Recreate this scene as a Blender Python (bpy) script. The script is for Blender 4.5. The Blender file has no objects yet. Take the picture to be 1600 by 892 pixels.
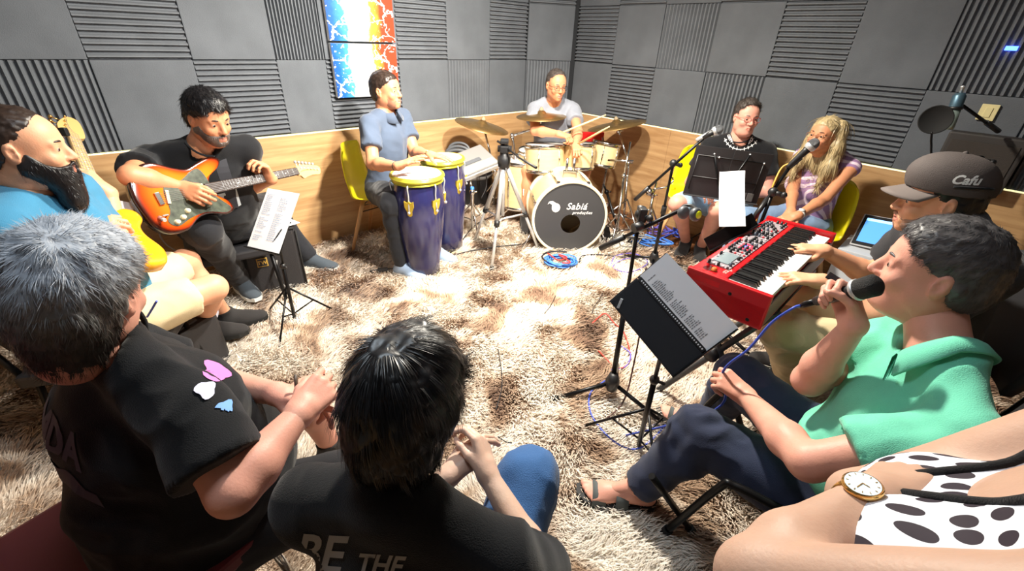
import bpy, bmesh, math, random
import numpy as np
from mathutils import Vector, Matrix
from mathutils.bvhtree import BVHTree
random.seed(7)
RNG = np.random.default_rng(7)
SC = bpy.context.scene
COL = SC.collection

# ------------------------------------------------------------ camera, world, lamps, exposure
FPX, PITCH, ROLL, HC = 686.0, 0.5125, 0.0415, 1.53
_rt = np.array([1., 0, 0]); CF = np.array([0, math.cos(PITCH), -math.sin(PITCH)]); _u0 = np.cross(_rt, CF)
CR = math.cos(ROLL)*_rt + math.sin(ROLL)*_u0
CU = -math.sin(ROLL)*_rt + math.cos(ROLL)*_u0
CO = np.array([0, 0, HC])
cam_data = bpy.data.cameras.new('camera'); cam = bpy.data.objects.new('camera', cam_data); COL.objects.link(cam)
cam.matrix_world = Matrix(((CR[0], CU[0], -CF[0], CO[0]), (CR[1], CU[1], -CF[1], CO[1]), (CR[2], CU[2], -CF[2], CO[2]), (0, 0, 0, 1)))
cam_data.sensor_width = 36; cam_data.lens = 36*FPX/1600; cam_data.clip_start = 0.02
SC.camera = cam

world = bpy.data.worlds.new('world'); SC.world = world; world.use_nodes = True
world.node_tree.nodes['Background'].inputs[0].default_value = (0.80, 0.88, 1.0, 1)
world.node_tree.nodes['Background'].inputs[1].default_value = 0.20

def area_lamp(name, loc, target, power, size, color=(1, 1, 1), spread=180, shape='DISK'):
    d = bpy.data.lights.new(name, 'AREA'); d.shape = shape; d.size = size; d.energy = power; d.color = color
    d.spread = math.radians(spread)
    o = bpy.data.objects.new(name, d); COL.objects.link(o); o.location = loc
    o.rotation_euler = (Vector(target)-Vector(loc)).to_track_quat('-Z', 'Y').to_euler()
    return o
area_lamp('ceiling_spot_lamp', (0.15, 2.45, 2.50), (0.0, 2.5, 0), 90, 0.16, (1.0, 0.93, 0.80), 175)
area_lamp('ceiling_track_lamp', (0.70, 1.60, 2.50), (-1.0, 3.4, 0.8), 56, 0.14, (1.0, 0.94, 0.84), 112)
area_lamp('ceiling_panel_lamp', (-0.5, 0.9, 2.52), (-0.3, 1.4, 0), 8, 0.5, (0.78, 0.9, 1.0), 180)
SC.view_settings.view_transform = 'Standard'; SC.view_settings.look = 'None'
SC.view_settings.exposure = 0.92; SC.view_settings.gamma = 1.0; SC.view_settings.use_curve_mapping = False

# ------------------------------------------------------------ pixel helpers
def ray(x, y): return CF + CR*((x-800)/FPX) + CU*((446-y)/FPX)
def at(x, y, z=None, d=None):
    q = ray(x, y)
    if z is not None: return CO + q*((z-HC)/q[2])
    return CO + q*d
def jt(P, x, y, L, far=False):
    """point on the sight line of pixel (x, y) at distance L from joint P (nearest such point if out of reach)"""
    q = ray(x, y); q = q/np.linalg.norm(q); w = CO-np.asarray(P); b = w@q; c = w@w-L*L; D = b*b-c
    if D <= 0: 
        X = CO-q*b; v = X-P; return np.asarray(P)+v/np.linalg.norm(v)*L
    s = math.sqrt(D); return CO+q*(-b+s if far else -b-s)
def V3(*a): return np.array(a, float)
def nrm(v): v = np.asarray(v, float); return v/max(1e-9, np.linalg.norm(v))

# ------------------------------------------------------------ materials
MATS = {}
def mat(name, col, rough=.6, metal=0., var=0., vscale=8., bump=0., bscale=60., emis=None, estr=1., spec=.5, sheen=0., aniso=None, alpha=None, trans=0., sub=0.):
    if name in MATS: return MATS[name]
    m = bpy.data.materials.new(name); m.use_nodes = True; nt = m.node_tree; b = nt.nodes['Principled BSDF']
    b.inputs['Base Color'].default_value = (*col, 1); b.inputs['Roughness'].default_value = rough
    b.inputs['Metallic'].default_value = metal; b.inputs['Specular IOR Level'].default_value = spec
    if sheen: b.inputs['Sheen Weight'].default_value = sheen
    if trans: b.inputs['Transmission Weight'].default_value = trans
    if sub: b.inputs['Subsurface Weight'].default_value = sub; b.inputs['Subsurface Radius'].default_value = (.012, .005, .003); b.inputs['Subsurface Scale'].default_value = 1.0
    tc = nt.nodes.new('ShaderNodeTexCoord')
    vec = tc.outputs['Object']
    if aniso:
        mp = nt.nodes.new('ShaderNodeMapping'); mp.inputs['Scale'].default_value = aniso
        nt.links.new(vec, mp.inputs[0]); vec = mp.outputs[0]
    if var:
        n = nt.nodes.new('ShaderNodeTexNoise'); n.inputs['Scale'].default_value = vscale; n.inputs['Detail'].default_value = 5
        r = nt.nodes.new('ShaderNodeValToRGB'); r.color_ramp.elements[0].position = .3; r.color_ramp.elements[1].position = .7
        r.color_ramp.elements[0].color = (*[c*(1-var) for c in col], 1); r.color_ramp.elements[1].color = (*[min(1, c*(1+var)) for c in col], 1)
        nt.links.new(vec, n.inputs['Vector']); nt.links.new(n.outputs[0], r.inputs[0]); nt.links.new(r.outputs[0], b.inputs['Base Color'])
    if bump:
        n = nt.nodes.new('ShaderNodeTexNoise'); n.inputs['Scale'].default_value = bscale; n.inputs['Detail'].default_value = 3
        bp = nt.nodes.new('ShaderNodeBump'); bp.inputs['Strength'].default_value = bump; bp.inputs['Distance'].default_value = .004
        nt.links.new(vec, n.inputs['Vector']); nt.links.new(n.outputs[0], bp.inputs['Height']); nt.links.new(bp.outputs[0], b.inputs['Normal'])
    if emis: b.inputs['Emission Color'].default_value = (*emis, 1); b.inputs['Emission Strength'].default_value = estr
    MATS[name] = m; return m
def S(r, g, b):   # sRGB 0..255 to linear
    return tuple(((c/255)/12.92 if c <= 10 else ((c/255+.055)/1.055)**2.4) for c in (r, g, b))
# ------------------------------------------------------------ objects
def tag(o, label=None, cat=None, group=None, kind=None):
    if label: o['label'] = label
    if cat: o['category'] = cat
    if group: o['group'] = group
    if kind: o['kind'] = kind
    return o
def empty(name, loc, label, cat, group=None):
    o = bpy.data.objects.new(name, None); COL.objects.link(o); o.location = Vector(loc); o.empty_display_size = .05
    return tag(o, label, cat, group)
def link(name, me, parent=None, mats=()):
    for m in (mats if isinstance(mats, (list, tuple)) else [mats]): me.materials.append(m)
    o = bpy.data.objects.new(name, me); COL.objects.link(o)
    if parent is not None: par(o, parent)
    return o
def wloc(p):
    L = Matrix.Identity(4); q = p
    while q is not None:
        L = q.matrix_basis @ L; q = q.parent
    return L
def par(o, p):       # keep the world place (all parents are built unscaled)
    o.parent = p; o.matrix_basis = wloc(p).inverted() @ o.matrix_basis
def mesh_np(name, V, Fq, smooth=True):
    me = bpy.data.meshes.new(name)
    V = np.asarray(V, np.float32); Fq = np.asarray(Fq, np.int32); k = Fq.shape[1]
    me.vertices.add(len(V)); me.vertices.foreach_set('co', V.ravel())
    me.loops.add(Fq.size); me.loops.foreach_set('vertex_index', Fq.ravel())
    me.polygons.add(len(Fq)); me.polygons.foreach_set('loop_start', np.arange(0, Fq.size, k, dtype=np.int32))
    me.update(calc_edges=True); me.validate()
    if smooth: me.polygons.foreach_set('use_smooth', np.ones(len(me.polygons), bool))
    return me
class MB:
    """collects simple shapes into one mesh"""
    def __init__(s): s.v = []; s.f = []; s.sm = []; s.mi = []; s.cur = 0
    def add(s, vs, fs, smooth=False):
        o = len(s.v); s.v += [tuple(map(float, v)) for v in vs]; s.f += [tuple(i+o for i in f) for f in fs]; s.sm += [smooth]*len(fs); s.mi += [s.cur]*len(fs); return s
    def box(s, c, size, R=None, taper=1.0):
        c = np.asarray(c, float); h = np.asarray(size, float)/2; R = np.eye(3) if R is None else np.asarray(R)
        P = []
        for z in (-1, 1):
            for x, y in ((-1, -1), (1, -1), (1, 1), (-1, 1)):
                t = taper if z > 0 else 1
                P.append(c + R@np.array([x*h[0]*t, y*h[1]*t, z*h[2]]))
        return s.add(P, [(3, 2, 1, 0), (4, 5, 6, 7), (0, 1, 5, 4), (1, 2, 6, 5), (2, 3, 7, 6), (3, 0, 4, 7)])
    def bbox(s, c, size, R=None, b=.004):   # box with chamfered edges
        c = np.asarray(c, float); h = np.asarray(size, float)/2; R = np.eye(3) if R is None else np.asarray(R); b = min(b, *(h*.49))
        bm = bmesh.new(); bmesh.ops.create_cube(bm, size=2)
        for v in bm.verts: v.co = Vector((v.co.x*h[0], v.co.y*h[1], v.co.z*h[2]))
        bmesh.ops.bevel(bm, geom=bm.edges[:], offset=b, segments=2, affect='EDGES', profile=.6)
        bm.verts.index_update()
        vs = [c+R@np.array(v.co) for v in bm.verts]; fs = [tuple(v.index for v in f.verts) for f in bm.faces]; bm.free()
        return s.add(vs, fs, False)
    def tube(s, pts, r, n=8, cap=True, smooth=True):
        pts = [np.asarray(p, float) for p in pts]; rr = list(r) if hasattr(r, '__len__') else [r]*len(pts)
        T = [nrm(pts[min(i+1, len(pts)-1)]-pts[max(i-1, 0)]) for i in range(len(pts))]
        a = np.cross(T[0], [0, 0, 1.]); 
        if np.linalg.norm(a) < .05: a = np.cross(T[0], [1., 0, 0])
        a = nrm(a); V = []; Fs = []
        for i, p in enumerate(pts):
            a = nrm(a-T[i]*(a@T[i])); b = np.cross(T[i], a)
            for k in range(n):
                t = 2*math.pi*k/n; V.append(p+rr[i]*(math.cos(t)*a+math.sin(t)*b))
        for i in range(len(pts)-1):
            for k in range(n):
                Fs.append((i*n+k, i*n+(k+1) % n, (i+1)*n+(k+1) % n, (i+1)*n+k))
        o = len(s.v); s.add(V, Fs, smooth)
        if cap: s.f += [tuple(o+k for k in range(n))[::-1], tuple(o+(len(pts)-1)*n+k for k in range(n))]; s.sm += [False]*2; s.mi += [s.cur]*2
        return s
    def lathe(s, prof, o=(0, 0, 0), ax=(0, 0, 1), n=32, smooth=True, a0=0, a1=2*math.pi):
        ax = nrm(ax); u = np.cross(ax, [0, 0, 1.]) if abs(ax[2]) < .95 else np.cross(ax, [0, 1., 0]); u = nrm(u); w = np.cross(ax, u); o = np.asarray(o, float)
        full = abs(a1-a0-2*math.pi) < 1e-6; m = n if full else n+1; V = []; Fs = []
        for r, z in prof:
            for k in range(m):
                t = a0+(a1-a0)*k/n; V.append(o+ax*z+r*(math.cos(t)*u+math.sin(t)*w))
        for i in range(len(prof)-1):
            for k in range(n):
                k2 = (k+1) % m; Fs.append((i*m+k, i*m+k2, (i+1)*m+k2, (i+1)*m+k))
        return s.add(V, Fs, smooth)
    def sphere(s, c, r, n=12, R=None):
        r = np.array([r]*3 if not hasattr(r, '__len__') else r, float); R = np.eye(3) if R is None else np.asarray(R); c = np.asarray(c, float)
        V = []; Fs = []; m = n//2+1
        for i in range(m):
            ph = math.pi*i/(m-1)
            for k in range(n):
                t = 2*math.pi*k/n; V.append(c+R@(r*np.array([math.sin(ph)*math.cos(t), math.sin(ph)*math.sin(t), math.cos(ph)])))
        for i in range(m-1):
            for k in range(n): Fs.append((i*n+k, (i+1)*n+k, (i+1)*n+(k+1) % n, i*n+(k+1) % n))
        return s.add(V, Fs, True)
    def prism(s, poly, o, u, v, w, th, smooth=False):     # poly in (u,v), extruded along w
        o = np.asarray(o, float); n = len(poly)
        P = [o+np.asarray(u)*a+np.asarray(v)*b for a, b in poly]; Q = [p+np.asarray(w)*th for p in P]
        Fs = [tuple(range(n))[::-1], tuple(range(n, 2*n))]+[(i, (i+1) % n, n+(i+1) % n, n+i) for i in range(n)]
        return s.add(P+Q, Fs, smooth)
    def build(s, name, m, parent=None, bevel=0):
        me = bpy.data.meshes.new(name); me.from_pydata(s.v, [], s.f)
        me.polygons.foreach_set('use_smooth', s.sm); me.polygons.foreach_set('material_index', s.mi); me.update()
        bm = bmesh.new(); bm.from_mesh(me); bmesh.ops.recalc_face_normals(bm, faces=bm.faces[:]); bm.to_mesh(me); bm.free()
        return link(name, me, parent, m)
def frame(x=None, y=None, z=None):
    """rotation matrix (columns x,y,z); z exact, x approximate, or y exact + z approx"""
    if z is not None and x is not None:
        z = nrm(z); x = nrm(np.asarray(x)-z*(np.asarray(x)@z)); return np.column_stack([x, np.cross(z, x), z])
    if y is not None and z is not None:
        y = nrm(y); z = nrm(np.asarray(z)-y*(np.asarray(z)@y)); return np.column_stack([np.cross(y, z), y, z])
def M4(R, o): 
    M = Matrix.Identity(4)
    for i in range(3):
        for j in range(3): M[i][j] = float(R[i][j])
        M[i][3] = float(o[i])
    return M
def copy_tree(o, parent=None):
    c = o.copy(); COL.objects.link(c); c.parent = parent
    for ch in KIDS(o): copy_tree(ch, c)
    return c
def KIDS(o): return [x for x in COL.objects if x.parent == o]
def bez(pts, n=8):      # catmull-rom through points
    P = [np.asarray(p, float) for p in pts]; P = [2*P[0]-P[1]]+P+[2*P[-1]-P[-2]]; out = []
    for i in range(1, len(P)-2):
        for k in range(n):
            t = k/n; a, b, c, d = P[i-1:i+3]
            out.append(.5*((2*b)+(-a+c)*t+(2*a-5*b+4*c-d)*t*t+(-a+3*b-3*c+d)*t**3))
    out.append(P[-2]); return out
FONT_CACHE = {}
def text_mesh(txt, size, bold=0., shear=0., sub=0, align='CENTER', spacing=1.):
    cu = bpy.data.curves.new('lettering', 'FONT'); cu.body = txt; cu.size = size; cu.align_x = align; cu.align_y = 'CENTER'; cu.offset = bold; cu.shear = shear; cu.resolution_u = 3; cu.space_character = spacing
    ob = bpy.data.objects.new('lettering', cu); COL.objects.link(ob); bpy.context.view_layer.update()
    me = bpy.data.meshes.new_from_object(ob.evaluated_get(bpy.context.evaluated_depsgraph_get()))
    bpy.data.objects.remove(ob)
    if sub:
        bm = bmesh.new(); bm.from_mesh(me); bmesh.ops.triangulate(bm, faces=bm.faces[:])
        for _ in range(sub): bmesh.ops.subdivide_edges(bm, edges=[e for e in bm.edges if e.calc_length() > size*.09], cuts=1)
        bmesh.ops.triangulate(bm, faces=bm.faces[:]); bm.to_mesh(me); bm.free()
    return me
def text(name, txt, size, o, R, m, parent, bold=0., shear=0., th=.0006, spacing=1.):
    me = text_mesh(txt, size, bold, shear, spacing=spacing); ob = link(name, me, None, m); ob.matrix_basis = M4(R, o); par(ob, parent); return ob
def bvh_of(o):
    Mw = wloc(o); me = o.data
    return BVHTree.FromPolygons([Mw@v.co for v in me.vertices], [tuple(p.vertices) for p in me.polygons])
def decal(name, me, o, R, target, m, parent, off=.0025, back=.3):
    """lay a flat print on a curved surface: every vertex goes along -z of frame R onto target"""
    bv = bvh_of(target); z = Vector(R[:, 2]); o = np.asarray(o, float)
    miss = set()
    for v in me.vertices:
        p = Vector(o+R@np.array(v.co)); h = bv.ray_cast(p+z*back, -z, 2*back)
        if h[0] is None or h[1].dot(z) < .12: miss.add(v.index)
        v.co = (h[0]+z*off) if h[0] is not None else p
    if miss:
        bm = bmesh.new(); bm.from_mesh(me); bm.verts.ensure_lookup_table(); bmesh.ops.delete(bm, geom=[bm.verts[i] for i in miss], context='VERTS'); bm.to_mesh(me); bm.free()
    me.update(); ob = link(name, me, None, m); par(ob, parent); return ob

# ------------------------------------------------------------ implicit surfaces (bodies, clothes, hair)
class SDF:
    def __init__(s, lo, hi, h):
        s.h = h; s.lo = np.asarray(lo, float); s.n = np.maximum(4, np.ceil((np.asarray(hi, float)-s.lo)/h).astype(int)+1)
        s.f = np.full(s.n, .2, np.float32)
    def sub(s, lo, hi, pad):
        a = np.clip(np.floor((np.asarray(lo)-pad-s.lo)/s.h).astype(int), 0, s.n); b = np.clip(np.ceil((np.asarray(hi)+pad-s.lo)/s.h).astype(int)+1, 0, s.n)
        if np.any(b-a < 1): return None, None
        g = [(s.lo[i]+s.h*np.arange(a[i], b[i])).astype(np.float32) for i in range(3)]
        return tuple(slice(a[i], b[i]) for i in range(3)), (g[0][:, None, None], g[1][None, :, None], g[2][None, None, :])
    def comb(s, sl, d, k, op):
        A = s.f[sl]
        if op == 'u':
            if k <= 0: np.minimum(A, d, out=A)
            else:
                t = np.clip(.5+.5*(A-d)/k, 0, 1); s.f[sl] = A*(1-t)+d*t-k*t*(1-t)
        else:
            d = -d
            if k <= 0: np.maximum(A, d, out=A)
            else:
                t = np.clip(.5-.5*(A-d)/k, 0, 1); s.f[sl] = A*(1-t)+d*t+k*t*(1-t)
    def cone(s, a, b, ra, rb, k=.03, op='u', cap=False, cap0=False):
        a = np.asarray(a, float); b = np.asarray(b, float); m = max(ra, rb)
        sl, g = s.sub(np.minimum(a, b)-m, np.maximum(a, b)+m, k+s.h*2)
        if sl is None: return s
        ba = b-a; L2 = max(1e-9, ba@ba); px, py, pz = (g[i]-np.float32(a[i]) for i in range(3))
        t = np.clip((px*ba[0]+py*ba[1]+pz*ba[2])/L2, 0, 1).astype(np.float32)
        d = np.sqrt((px-t*ba[0])**2+(py-t*ba[1])**2+(pz-t*ba[2])**2)-(ra+(rb-ra)*t)
        if cap: d = np.maximum(d, ((g[0]-b[0])*ba[0]+(g[1]-b[1])*ba[1]+(g[2]-b[2])*ba[2])/math.sqrt(L2))
        if cap0: d = np.maximum(d, -(px*ba[0]+py*ba[1]+pz*ba[2])/math.sqrt(L2))
        s.comb(sl, d.astype(np.float32), k, op); return s
    def ell(s, c, r, R=None, k=.03, op='u'):
        c = np.asarray(c, float); r = np.asarray(r if hasattr(r, '__len__') else [r]*3, float); R = np.eye(3) if R is None else np.asarray(R)
        e = np.sqrt((R**2)@(r**2)); sl, g = s.sub(c-e, c+e, k+s.h*2)
        if sl is None: return s
        p = [(g[i]-np.float32(c[i])) for i in range(3)]; q = [(p[0]*R[0, j]+p[1]*R[1, j]+p[2]*R[2, j]) for j in range(3)]
        k0 = np.sqrt(sum((q[j]/r[j])**2 for j in range(3))); k1 = np.sqrt(sum((q[j]/r[j]**2)**2 for j in range(3)))+1e-6
        s.comb(sl, (k0*(k0-1)/k1).astype(np.float32), k, op); return s
    def grid(s): return [(s.lo[i]+s.h*np.arange(s.n[i])).astype(np.float32).reshape([-1 if j == i else 1 for j in range(3)]) for i in range(3)]
    def clip(s, o, n, k=.0):      # cut away the side n points to
        g = s.grid(); n = nrm(n); o = np.asarray(o, float); d = ((g[0]-o[0])*n[0]+(g[1]-o[1])*n[1]+(g[2]-o[2])*n[2]).astype(np.float32)
        np.maximum(s.f, d, out=s.f); return s
    def box(s, c, hsz, R=None, r=.01, k=.01, op='u'):
        c = np.asarray(c, float); hs = np.asarray(hsz, float); R = np.eye(3) if R is None else np.asarray(R); e = np.abs(R)@hs
        sl, g = s.sub(c-e, c+e, k+s.h*2)
        if sl is None: return s
        p = [(g[i]-np.float32(c[i])) for i in range(3)]; q = [np.abs(p[0]*R[0, j]+p[1]*R[1, j]+p[2]*R[2, j])-(hs[j]-r) for j in range(3)]
        d = np.sqrt(sum(np.maximum(x, 0)**2 for x in q))+np.minimum(np.maximum(np.maximum(q[0], q[1]), q[2]), 0)-r
        s.comb(sl, d.astype(np.float32), k, op); return s
    def mesh(s):
        f = s.f; f[0] = f[-1] = .05; f[:, 0] = f[:, -1] = .05; f[:, :, 0] = f[:, :, -1] = .05
        I = f < 0; n = np.array(f.shape)-1
        cnt = np.zeros(n, np.int8)
        for dx in (0, 1):
            for dy in (0, 1):
                for dz in (0, 1): cnt += I[dx:n[0]+dx, dy:n[1]+dy, dz:n[2]+dz]
        act = (cnt > 0) & (cnt < 8); C = np.argwhere(act)
        if len(C) == 0: return np.zeros((0, 3)), np.zeros((0, 4), int)
        idx = np.full(n, -1, np.int64); idx[act] = np.arange(len(C))
        cor = [(a, b, c) for a in (0, 1) for b in (0, 1) for c in (0, 1)]
        val = {q: f[C[:, 0]+q[0], C[:, 1]+q[1], C[:, 2]+q[2]] for q in cor}
        P = np.zeros((len(C), 3)); W = np.zeros(len(C))
        for q in cor:
            for ax in range(3):
                if q[ax]: continue
                r = list(q); r[ax] = 1; r = tuple(r); a, b = val[q], val[r]; m = (a < 0) != (b < 0)
                t = np.where(m, a/np.where(m, a-b, 1), 0); e = np.tile(np.array(q, float), (len(C), 1)); e[:, ax] += t
                P[m] += e[m]; W += m
        P = s.lo+(C+P/W[:, None])*s.h
        Q = []
        for ax in range(3):
            sa = [slice(0, -1)]*3; sb = [slice(0, -1)]*3; sb[ax] = slice(1, None)
            u, v = (ax+1) % 3, (ax+2) % 3
            A = I[tuple(slice(0, n[i]) if i != ax else slice(0, n[i]) for i in range(3))]
            B = I[tuple(slice(0, n[i]) if i != ax else slice(1, n[i]+1) for i in range(3))]
            E = np.argwhere(A != B); E = E[(E[:, u] > 0) & (E[:, v] > 0)]
            fl = A[E[:, 0], E[:, 1], E[:, 2]]
            def g(du, dv):
                F = E.copy(); F[:, u] -= du; F[:, v] -= dv; return idx[F[:, 0], F[:, 1], F[:, 2]]
            q = np.stack([g(0, 0), g(1, 0), g(1, 1), g(0, 1)], 1); q[~fl] = q[~fl][:, ::-1]; Q.append(q)
        return P, np.concatenate(Q)
def vnoise(P, seed=0):      # smooth value noise, -1..1
    P = np.asarray(P, float)+seed*17.31+1000; i = np.floor(P).astype(np.int64); f = P-i; f = f*f*(3-2*f); out = 0
    for a in (0, 1):
        for b in (0, 1):
            for c in (0, 1):
                h = (i[:, 0]+a)*374761393+(i[:, 1]+b)*668265263+(i[:, 2]+c)*2147483647; h = (h ^ (h >> 13))*1274126177; h = (h ^ (h >> 16)) & 0xffff
                w = (f[:, 0] if a else 1-f[:, 0])*(f[:, 1] if b else 1-f[:, 1])*(f[:, 2] if c else 1-f[:, 2]); out = out+w*(h/32767.5-1)
    return out
def normals(V, Q):
    N = np.zeros_like(V); n = np.cross(V[Q[:, 2]]-V[Q[:, 0]], V[Q[:, 3]]-V[Q[:, 1]])
    for j in range(4): np.add.at(N, Q[:, j], n)
    return N/np.maximum(1e-12, np.linalg.norm(N, axis=1))[:, None]
def smooth(V, Q, it=1, w=.5):
    for _ in range(it):
        A = np.zeros_like(V); c = np.zeros(len(V))
        for a, b in ((0, 1), (1, 2), (2, 3), (3, 0)):
            np.add.at(A, Q[:, a], V[Q[:, b]]); np.add.at(A, Q[:, b], V[Q[:, a]]); np.add.at(c, Q[:, a], 1); np.add.at(c, Q[:, b], 1)
        V = V*(1-w)+w*A/np.maximum(c, 1)[:, None]
    return V
def wrinkle(V, Q, amp, freq=9., seed=0, ax=None, focus=None):
    """cloth folds: ridged noise, stretched along ax, stronger near focus points"""
    N = normals(V, Q); P = V*freq
    if ax is not None:
        ax = nrm(ax); P = P-np.outer(P@ax, ax)*.65
    P = P+.5*np.stack([vnoise(V*freq*.6, seed+5), vnoise(V*freq*.6, seed+6), vnoise(V*freq*.6, seed+7)], 1)
    r = 1-2*np.abs(vnoise(P, seed)); r2 = 1-2*np.abs(vnoise(P*1.9, seed+3))
    a = np.full(len(V), .45)
    if focus is not None:
        for c, rad in focus: a = np.maximum(a, 1.25*np.exp(-(np.linalg.norm(V-np.asarray(c), axis=1)/rad)**2))
    return V+N*((r*.7+r2*.3)*amp*a)[:, None]
# ------------------------------------------------------------ people
def skin_mat(name, col):
    m = mat(name, col, rough=.5, var=.07, vscale=14, bump=.12, bscale=220, spec=.4, sub=.12); return m
def hand_sdf(S, W, fd, dz, side, curl=.35, thumb=(.5, .3), sc=1., spread=0.05, elbow=None, rw=.026):
    """curl: one value or four (index..little), radians at each joint; thumb = (sideways, curl)"""
    R = frame(y=fd, z=dz); tx = -1 if side == 'R' else 1; W = np.asarray(W, float)
    P = lambda x, y, z: W+R@(np.array([x*tx, y, z])*sc)
    cs = list(curl) if hasattr(curl, '__len__') else [curl]*4
    kx = (.031, .0105, -.0095, -.0275); ky = (.088, .093, .088, .079); L = ((.042, .026, .021), (.047, .029, .022), (.043, .027, .021), (.034, .021, .019))
    for i in range(4):
        S.cone(P(kx[i]*.55, .006, 0), P(kx[i], ky[i], 0), .0165*sc, .0115*sc, .012*sc)
    S.cone(P(.012, .03, -.006), P(-.012, .03, -.008), .014*sc, .013*sc, .015*sc)
    S.cone(W, P(0, .02, 0), rw, .024*sc, .015)
    if elbow is not None: S.cone(W+nrm(np.asarray(elbow)-W)*.07, W, rw*1.12, rw, .01)
    for i in range(4):
        p = P(kx[i], ky[i], 0); a = 0.; r = (.0098, .0088, .0080, .0070) if i < 3 else (.0086, .0077, .007, .0062)
        for j in range(3):
            a += cs[i]*(.9, 1.15, .75)[j]; d = R@np.array([tx*spread*(1.5-i)*(1 if j == 0 else .6), math.cos(a), -math.sin(a)])
            q = p+nrm(d)*L[i][j]*sc; S.cone(p, q, r[j]*sc, r[j+1]*sc, .004*sc); p = q
    t0, t1 = thumb
    p = P(.018, .018, -.006); d = R@np.array([tx*math.sin(t0+.25), math.cos(t0+.25), -.25-.35*t1]); q = p+nrm(d)*.044*sc; S.cone(p, q, .016*sc, .0118*sc, .012*sc)
    d = R@np.array([tx*math.sin(t0-.25*t1), math.cos(t0-.25*t1), -.2-.6*t1]); p = q; q = p+nrm(d)*.034*sc; S.cone(p, q, .0118*sc, .0098*sc, .005*sc)
    d = R@np.array([tx*math.sin(t0-.8*t1), math.cos(t0-.8*t1), -.2-.8*t1]); p = q; q = p+nrm(d)*.025*sc; S.cone(p, q, .0098*sc, .0082*sc, .004*sc)
def hand_piece(W, fd, dz, side, h=.0045, sc=1., **kw):
    W = np.asarray(W, float); S = SDF(W-.215*sc, W+.215*sc, h); hand_sdf(S, W, fd, dz, side, sc=sc, **kw); return S.mesh()

def head_local(h=.005, chub=0., fem=False, beardy=False, nose=1., smile=0.):
    S = SDF((-.125, -.135, -.17), (.125, .15, .155), h); f = chub
    S.ell((0, -.012, .032), (.076, .097, .088), k=.0)
    S.ell((0, .025, -.03), (.062+f*.6, .066, .082), k=.03)
    S.ell((0, .035, .03), (.066, .056, .06), k=.02)
    S.ell((0, .05, -.085), (.034+f*.6, .038, .032), k=.03)
    S.ell((0, .078, -.1), (.017, .014, .014), k=.018)
    if f > 0: S.ell((0, .03, -.105), (.045+f, .05, .03+f*.4), k=.03)
    for s in (-1, 1):
        S.ell((s*(.05+f*.5), .0, -.058), (.016, .028, .026), k=.03)
        S.ell((s*.038, .066, -.034), (.021+f*.3, .02, .02), k=.02)
        S.cone((s*.014, .087, .017), (s*.045, .076, .015), .008, .006, .012)
        S.ell((s*.033, .100, -.003), (.018, .013, .011), k=.012, op='s')
        S.ell((s*.033, .0755, -.003), (.0150, .0142, .0140), k=.002)
        S.ell((s*.033, .0905, -.0048), (.0115, .006, .0034), k=.002, op='s')
        S.cone((s*.022, .088, .005), (s*.045, .080, .003), .0036, .003, .004)     # upper lid
        S.cone((s*.023, .086, -.0125), (s*.043, .080, -.0115), .0028, .0024, .004)
    S.cone((0, .088, .008), (0, .108*nose**.3, -.034), .0085, .0125*nose, .012)
    for s in (-1, 1): S.ell((s*.0125*nose, .098, -.038), (.0075*nose, .009, .007), k=.006); S.ell((s*.0065, .103, -.0475), (.004, .005, .004), k=.003, op='s')
    S.ell((0, .083, -.068), (.026, .014, .02), k=.016)
    S.cone((-.021, .085, -.0655+smile*.006), (0, .098, -.064), .0042, .0056, .005); S.cone((.021, .085, -.0655+smile*.006), (0, .098, -.064), .0042, .0056, .005)
    S.cone((-.018, .085, -.076+smile*.004), (0, .095, -.0785), .0048, .0066, .006); S.cone((.018, .085, -.076+smile*.004), (0, .095, -.0785), .0048, .0066, .006)
    S.cone((-.02, .0965, -.0708), (.02, .0965, -.0708), .0022, .0022, .003, op='s')
    for s in (-1, 1):
        R = frame(x=(0, 1, 0), z=(s, .28, 0)); 
        S.ell((s*.078, -.012, -.008), (.019, .031, .010), R=frame(y=(0, -.18, 1), z=(s, -.35, 0)), k=.006)
        S.ell((s*.088, -.006, -.004), (.010, .019, .009), R=frame(y=(0, -.18, 1), z=(s, -.35, 0)), k=.004, op='s')
        S.ell((s*.079, -.001, -.012), (.006, .008, .006), k=.004)
    S.cone((0, -.026, -.05), (0, -.036, -.10), .054+f*.4, .054+f*.4, .03)
    V, Q = S.mesh(); return V, Q
def lips_idx(V, Q):
    c = V[Q].mean(1); return ((np.abs(c[:, 0]) < .0235-.35*np.abs(c[:, 2]+.0712)) & (c[:, 1] > .083) & (np.abs(c[:, 2]+.0715) < .0125*(1-(c[:, 0]/.027)**2))).astype(np.int32)
def hairline(y, style):
    X = [-.13, -.07, -.035, -.012, .012, .03, .055, .08, .13]
    Z = {'short': [-.085, -.08, -.06, .008, .012, .024, .048, .068, .07], 'recede': [-.07, -.068, -.03, .02, .03, .055, .09, .103, .12],
         'top': [-.06, -.058, -.03, .022, .022, .04, .066, .088, .092], 'nape': [-.15, -.145, -.10, .005, .008, .016, .04, .06, .064], 'boy': [-.125, -.12, -.085, -.02, .005, .01, .03, .05, .05], 'full': [-.095, -.09, -.06, .005, .008, .016, .04, .06, .064]}[style]
    return np.interp(y, X, Z)
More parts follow.
